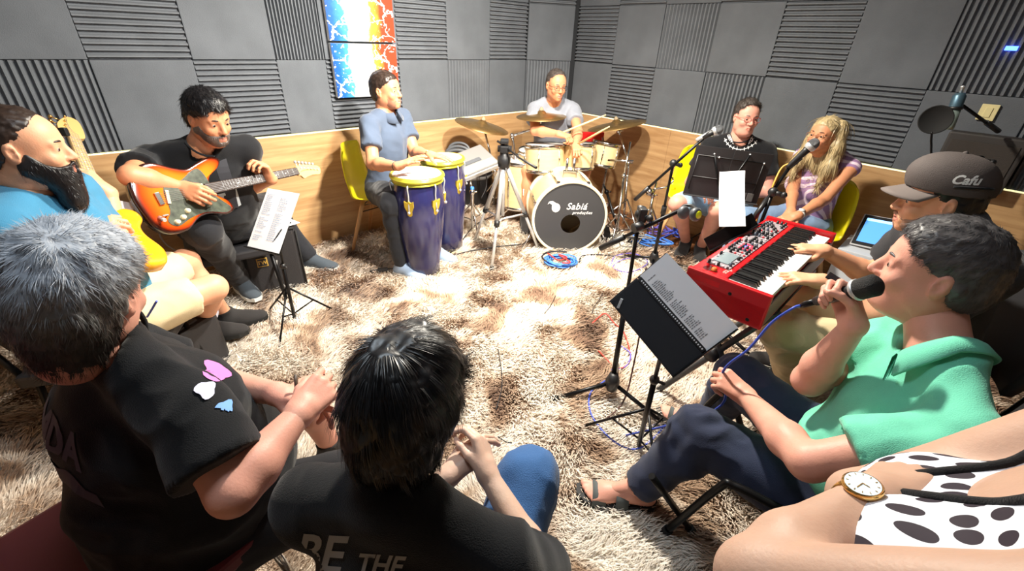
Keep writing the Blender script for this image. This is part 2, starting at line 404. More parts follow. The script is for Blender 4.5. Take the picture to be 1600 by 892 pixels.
def hair_local(style='short', thick=.012, top=0., h=.005, seed=0, rough=.003, freq=70):
    S = SDF((-.13, -.15, -.16), (.13, .15, .17+top), h)
    S.ell((0, -.012, .032), (.076+thick*.8, .097+thick, .088+thick), k=0)
    S.ell((0, -.04, -.02), (.066+thick*.6, .066+thick*.7, .075), k=.03)
    if style in ('nape', 'boy'): S.ell((0, -.035, -.075), (.060+thick*.5, .055+thick*.6, .07), k=.03)
    S.ell((0, .035, .03), (.066+thick*.6, .056+thick, .06+thick), k=.02)
    if top: S.ell((0, .0, .06), (.07, .088, .06+top), k=.03)
    g = S.grid(); zt = hairline(g[1].ravel(), style).reshape(g[1].shape)
    side = np.clip((np.abs(g[0])-.035)/.03, 0, 1)*np.clip((g[1]-.02)/.05, 0, 1)*(-.012)
    fade = 1-np.clip((g[2]-zt-side)/.030, 0, 1); S.f += (fade**1.5*(thick*.9)).astype(np.float32); np.maximum(S.f, (zt+side-g[2]).astype(np.float32)*.9, out=S.f)
    V, Q = S.mesh()
    if len(V): N = normals(V, Q); V = V+N*(rough*vnoise(V*freq, seed)+rough*.6*vnoise(V*freq*2.3, seed+1))[:, None]
    return V, Q
def strands(V, Q, n, L, w, flow, lift=.25, seed=0, jit=.35, curl=0., segs=4, keep=None, rad=.10):
    """hair locks: thin tapered ribbons rooted on the surface V,Q; flow(P, N) gives the combing direction"""
    rg = np.random.default_rng(seed); a = V[Q[:, 0]]; b = V[Q[:, 2]]; ar = np.linalg.norm(np.cross(b-a, V[Q[:, 3]]-V[Q[:, 1]]), axis=1)
    N = normals(V, Q); i = rg.choice(len(Q), n, p=ar/ar.sum()); u = rg.random((n, 1)); v = rg.random((n, 1)); q = Q[i]
    P = (V[q[:, 0]]*(1-u)+V[q[:, 1]]*u)*(1-v)+(V[q[:, 3]]*(1-u)+V[q[:, 2]]*u)*v; Nn = N[q[:, 0]]
    if keep is None: keep = lambda P_, N_: (np.abs(P_[:, 0]) < .06) | (np.linalg.norm((P_-np.array([0, -.010, -.010]))[:, 1:], axis=1) > .034)
    if keep is not None: m = keep(P, Nn); P = P[m]; Nn = Nn[m]; n = len(P)
    D = flow(P, Nn); D = D-Nn*np.sum(D*Nn, 1)[:, None]; D /= np.maximum(1e-6, np.linalg.norm(D, axis=1))[:, None]
    D = D+jit*rg.normal(size=(n, 3))*.5+Nn*lift; D /= np.linalg.norm(D, axis=1)[:, None]
    Ls = L*(.6+.8*rg.random((n, 1))); side = np.cross(D, Nn); side /= np.maximum(1e-6, np.linalg.norm(side, axis=1))[:, None]
    side = side+.5*rg.normal(size=(n, 3))*.4; pts = []; p = P-Nn*.002; d = D.copy(); ph = rg.random((n, 1))*6.28
    for k in range(segs+1):
        t = k/segs; ww = w*(1-t**2)*(.9)+w*.1; off = side*(curl*np.sin(ph+t*5))
        pts.append((p+off-side*ww/2, p+off+side*ww/2)); p = p+d*Ls/segs; d = d-Nn*((lift*1.2+Ls/rad)/segs); d /= np.linalg.norm(d, axis=1)[:, None]
    A = np.stack([x for pr in pts for x in pr], 1); nv = 2*(segs+1); base = np.arange(n)[:, None]*nv
    F = np.concatenate([base+np.array([[2*k, 2*k+1, 2*k+3, 2*k+2]]) for k in range(segs)], 0)
    return A.reshape(-1, 3), F
def xf(V, R, o, s=1.): return (V*s)@np.asarray(R).T+np.asarray(o)
def joinm(parts):
    Vs = []; Qs = []; o = 0
    for V, Q in parts: Vs.append(V); Qs.append(Q+o); o += len(V)
    return np.concatenate(Vs), np.concatenate(Qs)

def person(label, sp):
    g = sp.get; hb = g('hb', .009); hh = g('hh', .0045); skin = sp['skin']
    root = empty('person', (sp['P'][0], sp['P'][1], 0), label, 'person')
    H = np.asarray(sp['H'], float); Rh = frame(y=sp['face'], z=g('hup', (0, 0, 1))); hs = g('hs', 1.0); fat = g('fat', 1.0); arm = g('arm', 1.0); leg = g('leg', 1.0)
    Pv = np.asarray(sp['P'], float); sL, sR = np.asarray(sp['sL'], float), np.asarray(sp['sR'], float); NB = np.asarray(g('N', (sL+sR)/2+nrm((sL+sR)/2-Pv)*.068), float)
    up = nrm((sL+sR)/2-Pv); rt = nrm((sR-sL)-up*((sR-sL)@up)); fw = np.cross(up, rt); T = np.column_stack([rt, fw, up]); TL = np.linalg.norm((sL+sR)/2-Pv)
    tp = lambda x, y, z: Pv+T@np.array([x, y, z])
    sw = np.linalg.norm(sR-sL)/2; HL, HR = np.asarray(sp['hL'], float), np.asarray(sp['hR'], float)
    J = {k: np.asarray(sp[k], float) for k in ('eL', 'eR', 'wL', 'wR', 'kL', 'kR', 'aL', 'aR')}
    belly = g('belly', 0.)
    allp = np.array([H, Pv, sL, sR, HL, HR, NB]+list(J.values())); lo = allp.min(0)-.27; hi = allp.max(0)+.27; lo[2] = max(lo[2], -.06)
    base = Rh@np.array([0, -.034, -.085])*hs+H
    def torso(S, e, bel=True):
        S.ell(tp(0, 0, 0), (.165*fat+e, .125*fat+e, .12+e), T, k=.04)
        S.ell(tp(0, .01+belly*.5, TL*.30), (.145*fat+belly*.5+e, .105*fat+belly+e, .15+e), T, k=.06)
        S.ell(tp(0, .012, TL*.66), (.155*fat+e, .108*fat+e, .17+e), T, k=.06)
        S.cone(sL-up*.020+rt*.02, sR-up*.020-rt*.02, .042*arm+e*.8, .042*arm+e*.8, .05)
        for q in (sL, sR): S.cone(q+up*.002, NB+up*.004, .034+e, .040+e, .04)
        if g('bust'):
            for s_ in (-1, 1): S.ell(tp(s_*.075, .11*fat, TL*.64), (.062*g('bust')+e,)*3, T, k=.04)
    def legs(S, e, frac=1., fl=0.):
        for h_, k_, a_ in ((HL, J['kL'], J['aL']), (HR, J['kR'], J['aR'])):
            if frac < 1: S.cone(h_, h_+(k_-h_)*frac, .088*leg*fat**.5+e, (.088-.03*frac)*leg+e+fl, .03, cap=True)
            else:
                S.cone(h_, k_, .088*leg*fat**.5+e, .058*leg+e, .03); m = k_+(a_-k_)*.3
                bk = nrm(np.cross(np.cross(k_-h_, a_-k_), a_-k_)); bk = -bk if bk@(k_-h_) > 0 else bk
                S.cone(k_, m+bk*.012, .055*leg+e, .054*leg+e, .03); S.cone(m+bk*.012, k_+(a_-k_)*g('cuff', 1.0) if e else a_, .054*leg+e, .036*leg+e+fl, .03, cap=bool(e))
    # --- skin
    S = SDF(lo, hi, hb); torso(S, 0); legs(S, 0)
    for s_, e_, w_ in ((sL, J['eL'], J['wL']), (sR, J['eR'], J['wR'])):
        S.cone(s_, e_, .049*arm, .039*arm, .03); m = e_+(w_-e_)*.3; S.cone(e_, m, .039*arm, .042*arm, .02); S.cone(m, w_, .042*arm, .0265*arm**.5, .02)
    S.cone(NB-up*.03, base, .060*g('neck', 1.), .055*g('neck', 1.), .03)
    for a_, t_ in ((J['aL'], g('tL')), (J['aR'], g('tR'))):
        if t_ is not None:
            t_ = nrm(t_); S.cone(a_, a_+t_*.11-V3(0, 0, .050), .032, .022, .02); S.cone(a_, a_-t_*.03-V3(0, 0, .05), .032, .022, .02)
    parts = [S.mesh()]
    for sd in 'LR':
        hd = g('hand'+sd)
        if hd: parts.append(hand_piece(J['w'+sd], hd[0], hd[1], sd, h=hh, elbow=J['e'+sd], rw=.0265*arm**.5, sc=g('hsc', 1.), **(hd[2] if len(hd) > 2 else {})))
    hV, hQ = head_local(h=g('hres', .005), chub=g('chub', 0.), nose=g('nose', 1.), smile=g('smile', 0.)); lip = lips_idx(hV, hQ)
    n0 = sum(len(q) for _, q in parts); parts.append((xf(hV, Rh, H, hs), hQ)); V, Q = joinm(parts)
    me = mesh_np('body', V, Q); mi = np.zeros(len(Q), np.int32); mi[n0:] = lip
    if len(me.polygons) == len(mi): me.polygons.foreach_set('material_index', mi)
    body = link('body', me, root, [skin, g('lip') or LIP])
    # --- eyes, brows
    for s_ in (-1, 1):
        m = MB(); m.sphere((0, 0, 0), .0122, 14); m.cur = 1; m.sphere((0, .0052, -.001), (.0075, .0084, .0075), 12)
        e = m.build('eye', [EYEW, g('iris') or EYED]); e.matrix_basis = M4(Rh, xf(np.array([[s_*.033, .0775, -.0035]]), Rh, H, hs)[0]) @ Matrix.Scale(hs, 4); par(e, root)
        pts = [(s_*.012, .093, .016), (s_*.026, .093, .021), (s_*.040, .085, .020), (s_*.051, .074, .013)]
        m = MB(); m.tube([xf(np.array([p]), Rh, H, hs)[0] for p in bez(pts, 4)], [.0036*hs*(1-.75*abs(i/12-.35)) for i in range(13)], 6); m.build('eyebrow', g('browm') or g('hairm'), root)
    # --- hair
    hair = g('hair')
    if hair:
        hv, hq = hair_local(**hair.get('cap', {})); st = hair.get('strands')
        pr = [(hv, hq)]
        if st: pr.append(strands(hv, hq, **st))
        v, q = joinm(pr); link('hair', mesh_np('hair', xf(v, Rh, H, hs), q), root, hair['mat'])
    if g('beard'): beard(root, Rh, H, hs, **sp['beard'])
    if g('glasses'): glasses(root, Rh, H, hs, sp['glasses'])
    # --- trousers
    if g('trousers'):
        t = sp['trousers']; S = SDF(lo, hi, hb); fr = t.get('frac', 1.); e = t.get('e', .014)
        S.ell(tp(0, 0, -.01), (.165*fat+e, .125*fat+e, .125+e), T, k=.04); S.clip(tp(0, 0, .09), up); legs(S, e, fr, t.get('flare', .0))
        V, Q = S.mesh(); V = wrinkle(V, Q, 2.2*t.get('amp', .006), 11, 3, focus=[(J['kL'], .13), (J['kR'], .13), (HL, .16), (HR, .16)])
        tr = link(t.get('name', 'trousers'), mesh_np('trousers', V, Q), root, t['mat'])
    # --- shirt
    t = g('shirt'); shirt = None
    if t:
        S = SDF(lo, hi, hb); e = t.get('e', .014); torso(S, e); fr = t.get('sleeve', .62)
        if fr:
            for s_, e_ in ((sL, J['eL']), (sR, J['eR'])): S.cone(s_-up*.006, s_+(e_-s_)*fr, .046*arm+e*.6, .046*arm+e+t.get('flare', .010), .03, cap=True)
        S.clip(tp(0, 0, -t.get('hem', .07)), -up)
        if t.get('lap'): S.ell(tp(0, .10, .02), (.17*fat, .13, .10), T, k=.05)
        nd = nrm(base-NB)
        S.cone(NB+nd*.004+fw*t.get('vee', .010), NB+nd*.2+fw*.02, t.get('nr', .062)*g('neck', 1.), .078, .008, op='s')
        if t.get('cut'): t['cut'](S, tp, T, sp)
        V, Q = S.mesh(); V = wrinkle(V, Q, 2.5*t.get('amp', .007), t.get('freq', 8), 1, focus=[(tp(0, .1, TL*.1), .14), (sL*.7+J['eL']*.3, .1), (sR*.7+J['eR']*.3, .1)])
        shirt = link(t.get('name', 'shirt'), mesh_np('shirt', V, Q), root, t['mat'])
        ck = t.get('collar')
        if ck: collar(root, NB, nd, fw, t.get('nr', .062)*g('neck', 1.), ck, t.get('colm') or t['mat'])
    # --- shoes
    sh = g('shoes')
    if sh:
        for k_ in 'LR':
            if g('t'+k_) is not None: shoe(root, J['a'+k_], nrm(sp['t'+k_]), **sh)
    sp.update(root=root, body=body, shirt_o=shirt, T=T, Rh=Rh, tp=tp, up=up, fw=fw, rt=rt, TL=TL, NB=NB, J=J)
    return root
def collar(root, NB, nd, fw, r, kind, m):
    rt = np.cross(fw, nd); rt = nrm(rt); f2 = nrm(np.cross(nd, rt)); b = MB()
    if kind == 'rib':
        pts = [NB+nd*(.012-.022*math.cos(t))+rt*math.sin(t)*(r+.004)+f2*(math.cos(t)*(r+.006)+.012) for t in np.linspace(0, 2*math.pi, 37)]
        b.tube(pts, .0055, 6, cap=False); b.build('collar', m, root); return
    N = 40; rows = []
    for i in range(N+1):
        t = .22+(2*math.pi-.44)*i/N; c, s_ = math.cos(t), math.sin(t); front = max(0, c)
        o = NB+rt*s_*(r+.004)+f2*(c*(r+.004)+.010); out = rt*s_+f2*c; lift = .006-.022*front
        rows.append([o+nd*(lift-.012), o+nd*(lift+.020)+out*.001, o+nd*(lift+.027)+out*.006, o+nd*(lift+.018)+out*.016, o+nd*(lift-.014-.028*front)+out*(.030+.012*front), o+nd*(lift-.017-.028*front)+out*(.024+.012*front), o+nd*(lift+.010)+out*.010])
    V = [p for r_ in rows for p in r_]; k = len(rows[0]); F_ = [(i*k+j, (i+1)*k+j, (i+1)*k+j+1, i*k+j+1) for i in range(N) for j in range(k-1)]
    b.add(V, F_, True); b.build('collar', m, root)
def shoe(root, A, t, mat=None, solem=None, L=1., sandal=False, stripe=None):
    t = nrm(V3(t[0], t[1], 0)) if abs(t[2]) < .35 else nrm(t); R = frame(y=t, z=(0, 0, 1)); A = np.asarray(A, float)
    z0 = -.082; P = lambda x, y, z: A+R@np.array([x, y, z]); S = SDF(A-.26, A+.26, .006)
    S.ell(P(0, -.03, z0+.036), (.036, .04, .036), R, k=.03); S.ell(P(0, .10*L, z0+.026), (.046, .075, .03), R, k=.03); S.ell(P(0, .155*L, z0+.024), (.040, .045, .024), R, k=.03)
    S.cone(P(0, -.005, z0+.04), P(0, -.006, z0+.118), .040, .045, .03, cap=True); S.cone(P(0, .022, z0+.066), P(0, .1, z0+.036), .043, .038, .03)
    S.clip(P(0, 0, z0+.012), -R[:, 2]); S.cone(P(0, -.006, z0+.110), P(0, -.006, z0+.15), .036, .038, .004, op='s')
    V, Q = S.mesh(); o = link('shoe', mesh_np('shoe', V, Q), root, mat)
    b = MB(); prof = [(-.040, -.045), (-.043, .0), (-.045, .05), (-.052, .10), (-.046, .16), (-.02, .2*L), (.02, .2*L), (.046, .16), (.050, .10), (.043, .05), (.043, .0), (.038, -.05), (.02, -.072), (-.02, -.072)]
    b.prism([(x*1.02, y) for x, y in prof], P(0, 0, z0), R[:, 0], R[:, 1], R[:, 2], .024); b.build('sole', solem or mat, o)
    if stripe:
        for k in range(3):
            for sx in (-1, 1):
                b = MB(); b.tube([P(sx*.036, .045+k*.024, z0+.028), P(sx*.047, .05+k*.022, z0+.035), P(sx*.03, .035+k*.022, z0+.062)], .006, 5); b.build('stripe', stripe, o)
    b = MB()
    for k in range(4): b.tube([P(-.018, .045+k*.018, z0+.075-k*.006), P(0, .05+k*.018, z0+.100-k*.008), P(.018, .045+k*.018, z0+.075-k*.006)], .0028, 5)
    b.build('laces', mat if stripe is None else stripe, o)
def beard(root, Rh, H, hs, mat=None, L=.012, drop=0., n=2500, w=.0012, grey=None, h=.005, mous=True, full=1.):
    S = SDF((-.12, -.1, -.25), (.12, .2, .06), h)
    S.ell((0, .025, -.03), (.064+L*.5, .066+L*.4, .082+L*.7), k=0); S.ell((0, .05, -.085), (.038+L, .040+L, .034+L), k=.03); S.ell((0, .0, -.055), (.066+L*.6, .036, .035), k=.03)
    if drop: S.ell((0, .068, -.115-drop*.5), (.048, .040, .04+drop*.55), k=.03)
    g = S.grid(); X, Y, Z = g
    top = np.interp(Y.ravel(), [-.02, .02, .05, .075, .1], [.0, -.01, -.045, -.058, -.055]).reshape(Y.shape)
    d = np.maximum(S.f, (Z-top).astype(np.float32)); d = np.maximum(d, (-.014-Y-(.0)).astype(np.float32)); 
    m = (np.sqrt((X/1.15)**2+(Z+.072)**2+(np.maximum(0, .08-Y)*2)**2)-.020); S.f = np.maximum(d, -m.astype(np.float32))
    if mous: S.cone((-.026, .084, -.066), (0, .1, -.054), .006, .006, .004); S.cone((.026, .084, -.066), (0, .1, -.054), .006, .006, .004); S.cone((0, .094, -.088), (0, .088, -.098), .007, .01, .006)
    V, Q = S.mesh(); pr = [(V, Q)]
    if n: pr.append(strands(V, Q, n, max(.008, L*.9), w, lambda P, N: np.tile([0, .25, -1.], (len(P), 1)), lift=.35, seed=4))
    v, q = joinm(pr); return link('beard', mesh_np('beard', xf(v, Rh, H, hs), q), root, mat)
def glasses(root, Rh, H, hs, m):
    gl = MB(); X = lambda p: xf(np.array([p], float), Rh, H, hs)[0]
    for s_ in (-1, 1):
        pts = [X((s_*.034+.0235*math.copysign(abs(math.cos(t))**.6, math.cos(t)), .108-.10*abs(s_*.034+.0235*math.cos(t))**1.2*1.2, -.006+.0165*math.copysign(abs(math.sin(t))**.7, math.sin(t)))) for t in np.linspace(0, 2*math.pi, 25)]
        gl.tube(pts, .0016*hs, 5, cap=False); gl.tube([X((s_*.058, .098, .002)), X((s_*.074, .075, .003)), X((s_*.084, .0, .004)), X((s_*.083, -.02, -.01))], .0016*hs, 5)
    gl.tube([X((-.010, .111, -.002)), X((0, .113, .001)), X((.010, .111, -.002))], .0016*hs, 5)
    return gl.build('glasses', m, root)
LIP = mat('lip_skin', S(186, 118, 100), .45); LIPD = mat('lip_skin_dark', S(150, 85, 75), .5)
EYEW = mat('eye_white', S(170, 150, 138), .35); EYED = mat('eye_dark_iris', S(40, 25, 18), .15)
SKA = skin_mat('skin_light_tan', S(226, 165, 130)); SKB = skin_mat('skin_tan', S(205, 140, 103)); SKC = skin_mat('skin_rosy', S(222, 160, 140)); SKD = skin_mat('skin_pale', S(214, 178, 158))
# ------------------------------------------------------------ the room
PS = .475; ZT = .862; CEIL = 2.62
C1 = V3(.0284, 4.9077, 0); C2 = V3(.5649, 5.0776, 0); D1 = V3(-.7154, -.6987, 0); D2 = V3(.6741, -.7386, 0)
A3 = C1+D1*(4.15); B4 = C2+D2*(4.9)
FOAMF = mat('foam_flat_charcoal', S(100, 104, 110), .95, var=.10, vscale=5, bump=.5, bscale=260, spec=.15)
FOAMR = mat('foam_ribbed_charcoal', S(108, 112, 118), .92, var=.10, vscale=7, bump=.5, bscale=260, spec=.2)
WALLM = mat('dark_backing', S(40, 42, 46), .9)
def wood_mat(name, a, b, rough=.42, scale=(1., 1., 14.), sc=2.2):
    m = bpy.data.materials.new(name); m.use_nodes = True; nt = m.node_tree; bs = nt.nodes['Principled BSDF']; bs.inputs['Roughness'].default_value = rough
    tc = nt.nodes.new('ShaderNodeTexCoord'); mp = nt.nodes.new('ShaderNodeMapping'); mp.inputs['Scale'].default_value = scale
    n = nt.nodes.new('ShaderNodeTexNoise'); n.inputs['Scale'].default_value = sc; n.inputs['Detail'].default_value = 8; n.inputs['Roughness'].default_value = .62; n.inputs['Distortion'].default_value = .5
    r = nt.nodes.new('ShaderNodeValToRGB'); r.color_ramp.elements[0].position = .32; r.color_ramp.elements[1].position = .68
    r.color_ramp.elements[0].color = (*a, 1); r.color_ramp.elements[1].color = (*b, 1)
    nt.links.new(tc.outputs['Object'], mp.inputs[0]); nt.links.new(mp.outputs[0], n.inputs['Vector']); nt.links.new(n.outputs[0], r.inputs[0]); nt.links.new(r.outputs[0], bs.inputs['Base Color'])
    return m
OAK = wood_mat('oak_laminate', S(168, 128, 86), S(202, 164, 118), sc=1.8)
FLOORW = wood_mat('brown_floor', S(96, 60, 38), S(130, 86, 56), scale=(2, 14, 2), sc=1.5)
LEDM = mat('led_strip', (1, 1, .8), emis=(1.0, .93, .5), estr=.55)
def ribbed(t=.045, nr=15):      # profile in (s, depth) for one panel, ridges run along the other axis
    P = [(0, .0), (0, t*.55)]; w = PS*.994/nr
    for i in range(nr):
        P += [(w*(i+.12), t*.5), (w*(i+.38), t), (w*(i+.62), t), (w*(i+.88), t*.5)]
    P += [(PS*.994, t*.55), (PS*.994, 0)]; return P
_fm = {}
def foam_mesh(kind):
    if kind in _fm: return _fm[kind]
    b = MB(); w = PS*.994
    if kind == 'f': b.bbox((w/2, .02, w/2), (w, .04, w), b=.005)
    elif kind == 'h': b.prism([(d, s) for s, d in ribbed()], (0, 0, 0), (0, 1, 0), (0, 0, 1), (1, 0, 0), w)
    else: b.prism(ribbed(), (0, 0, 0), (1, 0, 0), (0, 1, 0), (0, 0, 1), w)
    o = b.build('foam_panel', FOAMF if kind == 'f' else FOAMR); me = o.data; bpy.data.objects.remove(o); _fm[kind] = me; return me
def wall(name, A, D, length, inward, cols, side_off=0., flat_w=None):
    """dark wall with an oak lower half and foam panels; cols = list of (distance, [row kinds bottom up])"""
    n = V3(*inward); R = np.column_stack([D, n, [0, 0, 1]])
    b = MB(); b.box(A+D*length/2-n*.06+V3(0, 0, CEIL/2), (length+.1, .08, CEIL), R); w = b.build(name, WALLM); w['kind'] = 'structure'
    L = length; k = max(1, round(L/1.22))
    for i in range(k):
        p = MB(); ww = L/k; p.bbox(A+D*(ww*(i+.5))+n*.0+V3(0, 0, ZT/2), (ww-.0016, .05, ZT), R, b=.001); p.build('oak_board', OAK, w)
    q = MB(); q.bbox(A+D*L/2-n*.002+V3(0, 0, ZT+.002), (L, .030, .006), R, b=.001); q.build('led_strip', LEDM, w)
    for s, rows, *wsc in cols:
        for r, kd in enumerate(rows):
            if kd == '-': continue
            o = bpy.data.objects.new('foam_panel', foam_mesh(kd)); COL.objects.link(o)
            o.matrix_basis = M4(R, A+D*s-n*.016+V3(0, 0, ZT+.012+PS*r)) @ Matrix.Diagonal((wsc[0] if wsc else 1, 1, 1, 1)); par(o, w)
    return w
n1 = V3(.6987, -.7154, 0)*1.0; n1 = n1 if n1@(V3(0, 1, 0)-C1) > 0 else -n1
n2 = V3(-.7386, -.6741, 0)
wl = wall('wall_left', C1, D1, 4.15, n1, [(0, 'fhff'), (PS, 'vfhf'), (2*PS, 'fhfv'), (3*PS, 'hfvf', 1.24), (2.119*.95, 'fvfh', .7), (2.469*.95, 'hfvf'), (2.969*.95, 'fhfv'), (3.469*.95, 'vfhf'), (3.969*.95, 'fhfv', .78)])
DC = nrm(C2-C1); nc = V3(DC[1], -DC[0], 0)
wc = wall('wall_corner', C1, DC, float(np.linalg.norm(C2-C1)), nc, [(.02, 'vfhf')])
wr = wall('wall_right', C2, D2, 4.9, n2, [(0, 'fhff'), (PS, 'hfhf'), (2*PS, 'fvff'), (3*PS, 'vfhf'), (4*PS, 'fhfv'), (5*PS, 'hffh'), (6*PS, 'fvfv'), (7*PS, 'vfvf'), (8*PS, 'fhfv'), (9*PS, 'hfvf')])
n3 = V3(.7386, .6741, 0)
w3 = wall('wall_near_left', A3, D2, 4.9, n3, [(PS*i, ('fvf', 'hfh', 'fhf', 'vfv')[i % 4]) for i in range(8)])
n4 = -n1
w4 = wall('wall_near_right', B4, D1, 4.75, -n1, [(.02+PS*i, ('fvf', 'hfh')[i % 2]) for i in range(9)])
# floor and ceiling as polygons of the room outline
E5 = B4+D1*4.4
b = MB(); b.prism([(p[0], p[1]) for p in (C1-D2*.1, C2+V3(.1, .1, 0), B4+D2*.1, B4+D1*4.7+D2*.1, A3+D1*.1)], (0, 0, -.08), (1, 0, 0), (0, 1, 0), (0, 0, 1), .08); fl = b.build('floor', FLOORW); fl['kind'] = 'structure'
b = MB(); b.prism([(p[0], p[1]) for p in (C1-D2*.1, C2+V3(.1, .1, 0), B4+D2*.1, B4+D1*4.7+D2*.1, A3+D1*.1)], (0, 0, CEIL), (1, 0, 0), (0, 1, 0), (0, 0, 1), .06); ce = b.build('ceiling', mat('ceiling_paint', S(150, 150, 152), .9)); ce['kind'] = 'structure'
# the ceiling lamps' housings
for loc, r_ in (((.15, 2.45, 2.56), .09), ((.70, 1.60, 2.56), .08)):
    b = MB(); b.lathe([(0, -.045), (r_*.85, -.045), (r_*.85, -.05), (r_, -.05), (r_*1.02, .05), (0, .05)], loc, n=20); o = b.build('ceiling_lamp', mat('lamp_housing', (.6, .6, .6), .4)); tag(o, 'round ceiling spotlight over the middle of the carpet' if r_ > .085 else 'round ceiling spotlight over the standing boom stand', 'ceiling lamp')

# ------------------------------------------------------------ shag carpet
def carpet():
    m = bpy.data.materials.new('shag_pile'); m.use_nodes = True; nt = m.node_tree; bs = nt.nodes['Principled BSDF']; bs.inputs['Roughness'].default_value = .75; bs.inputs['Sheen Weight'].default_value = .3; bs.inputs['Specular IOR Level'].default_value = .25
    tc = nt.nodes.new('ShaderNodeTexCoord')
    def noise(sc, det, dist=0.):
        n = nt.nodes.new('ShaderNodeTexNoise'); n.inputs['Scale'].default_value = sc; n.inputs['Detail'].default_value = det; n.inputs['Distortion'].default_value = dist; nt.links.new(tc.outputs['Object'], n.inputs['Vector']); return n
    a = noise(3.6, 8, .7); r = nt.nodes.new('ShaderNodeValToRGB'); e = r.color_ramp.elements
    e[0].position = .32; e[0].color = (*S(132, 102, 82), 1); e[1].position = .60; e[1].color = (*S(244, 236, 224), 1)
    k = e.new(.42); k.color = (*S(184, 156, 130), 1); k = e.new(.49); k.color = (*S(226, 210, 192), 1)
    nt.links.new(a.outputs[0], r.inputs[0])
    n2_ = noise(90, 2); mx = nt.nodes.new('ShaderNodeMix'); mx.data_type = 'RGBA'; mx.blend_type = 'MULTIPLY'; mx.inputs[0].default_value = .55
    r2 = nt.nodes.new('ShaderNodeValToRGB'); r2.color_ramp.elements[0].position = .3; r2.color_ramp.elements[0].color = (.66, .62, .58, 1); r2.color_ramp.elements[1].position = .6; r2.color_ramp.elements[1].color = (1, 1, 1, 1)
    nt.links.new(n2_.outputs[0], r2.inputs[0]); nt.links.new(r.outputs[0], mx.inputs[6]); nt.links.new(r2.outputs[0], mx.inputs[7]); nt.links.new(mx.outputs[2], bs.inputs['Base Color'])
    # outline of the carpet: a little inside the walls
    u, w = D1, D2; O = C1+D2*.0
    R2 = np.array([[D1[0], D2[0]], [D1[1], D2[1]]]); Ri = np.linalg.inv(R2)
    rg = np.random.default_rng(3)
    def inside(P):
        q = (P-C1[:2])@Ri.T; return (q[:, 0] > .0) & (q[:, 0] < 4.10) & (q[:, 1] > .07) & (q[:, 1] < 4.7) & ((P-C2[:2])@n2[:2] > .28)
    X, Y = np.meshgrid(np.arange(-3.2, 3.2, .02), np.arange(-.6, 5.2, .02)); P = np.stack([X.ravel(), Y.ravel()], 1)
    # base: heightfield
    nx, ny = X.shape[1], X.shape[0]; Z = .018+.010*vnoise(np.c_[P*9, P[:, :1]*0], 2)+.006*vnoise(np.c_[P*31, P[:, :1]*0], 4); ok = inside(P)
    idx = np.arange(len(P)).reshape(ny, nx); q = np.stack([idx[:-1, :-1], idx[:-1, 1:], idx[1:, 1:], idx[1:, :-1]], -1).reshape(-1, 4); q = q[ok[q].all(1)]
    us, inv = np.unique(q, return_inverse=True); Vb = np.c_[P[us], Z[us]]; Qb = inv.reshape(-1, 4)
    # locks
    n = 560000; P = np.c_[rg.uniform(-3.2, 3.2, n), rg.uniform(.0, 4.9, n)]
    dist = np.linalg.norm(P, axis=1); P = P[inside(P) & (rg.random(n) < np.clip(1.9-.42*dist, .32, 1.)*1.0)]; n = len(P); dist = np.linalg.norm(P, axis=1)
    fl_ = 3.2*vnoise(np.c_[P*2.6, P[:, :1]*0], 11)+1.6*vnoise(np.c_[P*7, P[:, :1]*0], 12); 
    clump = np.c_[vnoise(np.c_[P*16, P[:, :1]*0], 21), vnoise(np.c_[P*16, P[:, :1]*0], 22)]
    D = np.c_[np.cos(fl_), np.sin(fl_)]*.8+clump*.55+rg.normal(size=(n, 2))*.28; D /= np.linalg.norm(D, axis=1)[:, None]
    L = (.045+.03*rg.random(n))[:, None]; wd = ((.0010+.0010*rg.random(n))*(1+.45*dist))[:, None]
    sd = np.c_[-D[:, 1], D[:, 0]]; z0 = .012; el = np.array([.95, .75, .35, -.05]); segs = 3; p = np.c_[P, np.full(n, z0)]; pts = []
    tilt = (.75+.35*rg.random(n))[:, None]; tw = rg.normal(size=(n, 1))*.5
    for k in range(segs+1):
        t = k/segs; ww = wd*(1-.8*t*t); s3 = np.c_[sd, tw*.5]; pts += [p-s3*ww, p+s3*ww]
        e_ = el[min(k, 3)]*tilt+.1; p = p+np.c_[D*np.cos(e_), np.sin(e_)]*L/segs; D = D+.12*np.c_[-D[:, 1], D[:, 0]]*tw; D /= np.linalg.norm(D, axis=1)[:, None]; sd = np.c_[-D[:, 1], D[:, 0]]
    A = np.stack(pts, 1); nv = 2*(segs+1); base = np.arange(n)[:, None]*nv
    F_ = np.concatenate([base+np.array([[2*k, 2*k+1, 2*k+3, 2*k+2]]) for k in range(segs)], 0)
    V, Q = joinm([(Vb, Qb), (A.reshape(-1, 3), F_)])
    o = link('shag_carpet', mesh_np('shag_carpet', V, Q), None, m); tag(o, 'long shaggy carpet mottled cream and brown over the room floor', 'carpet', kind='stuff'); print('carpet', n)
    return o
if not globals().get('NOCARPET'): carpet()
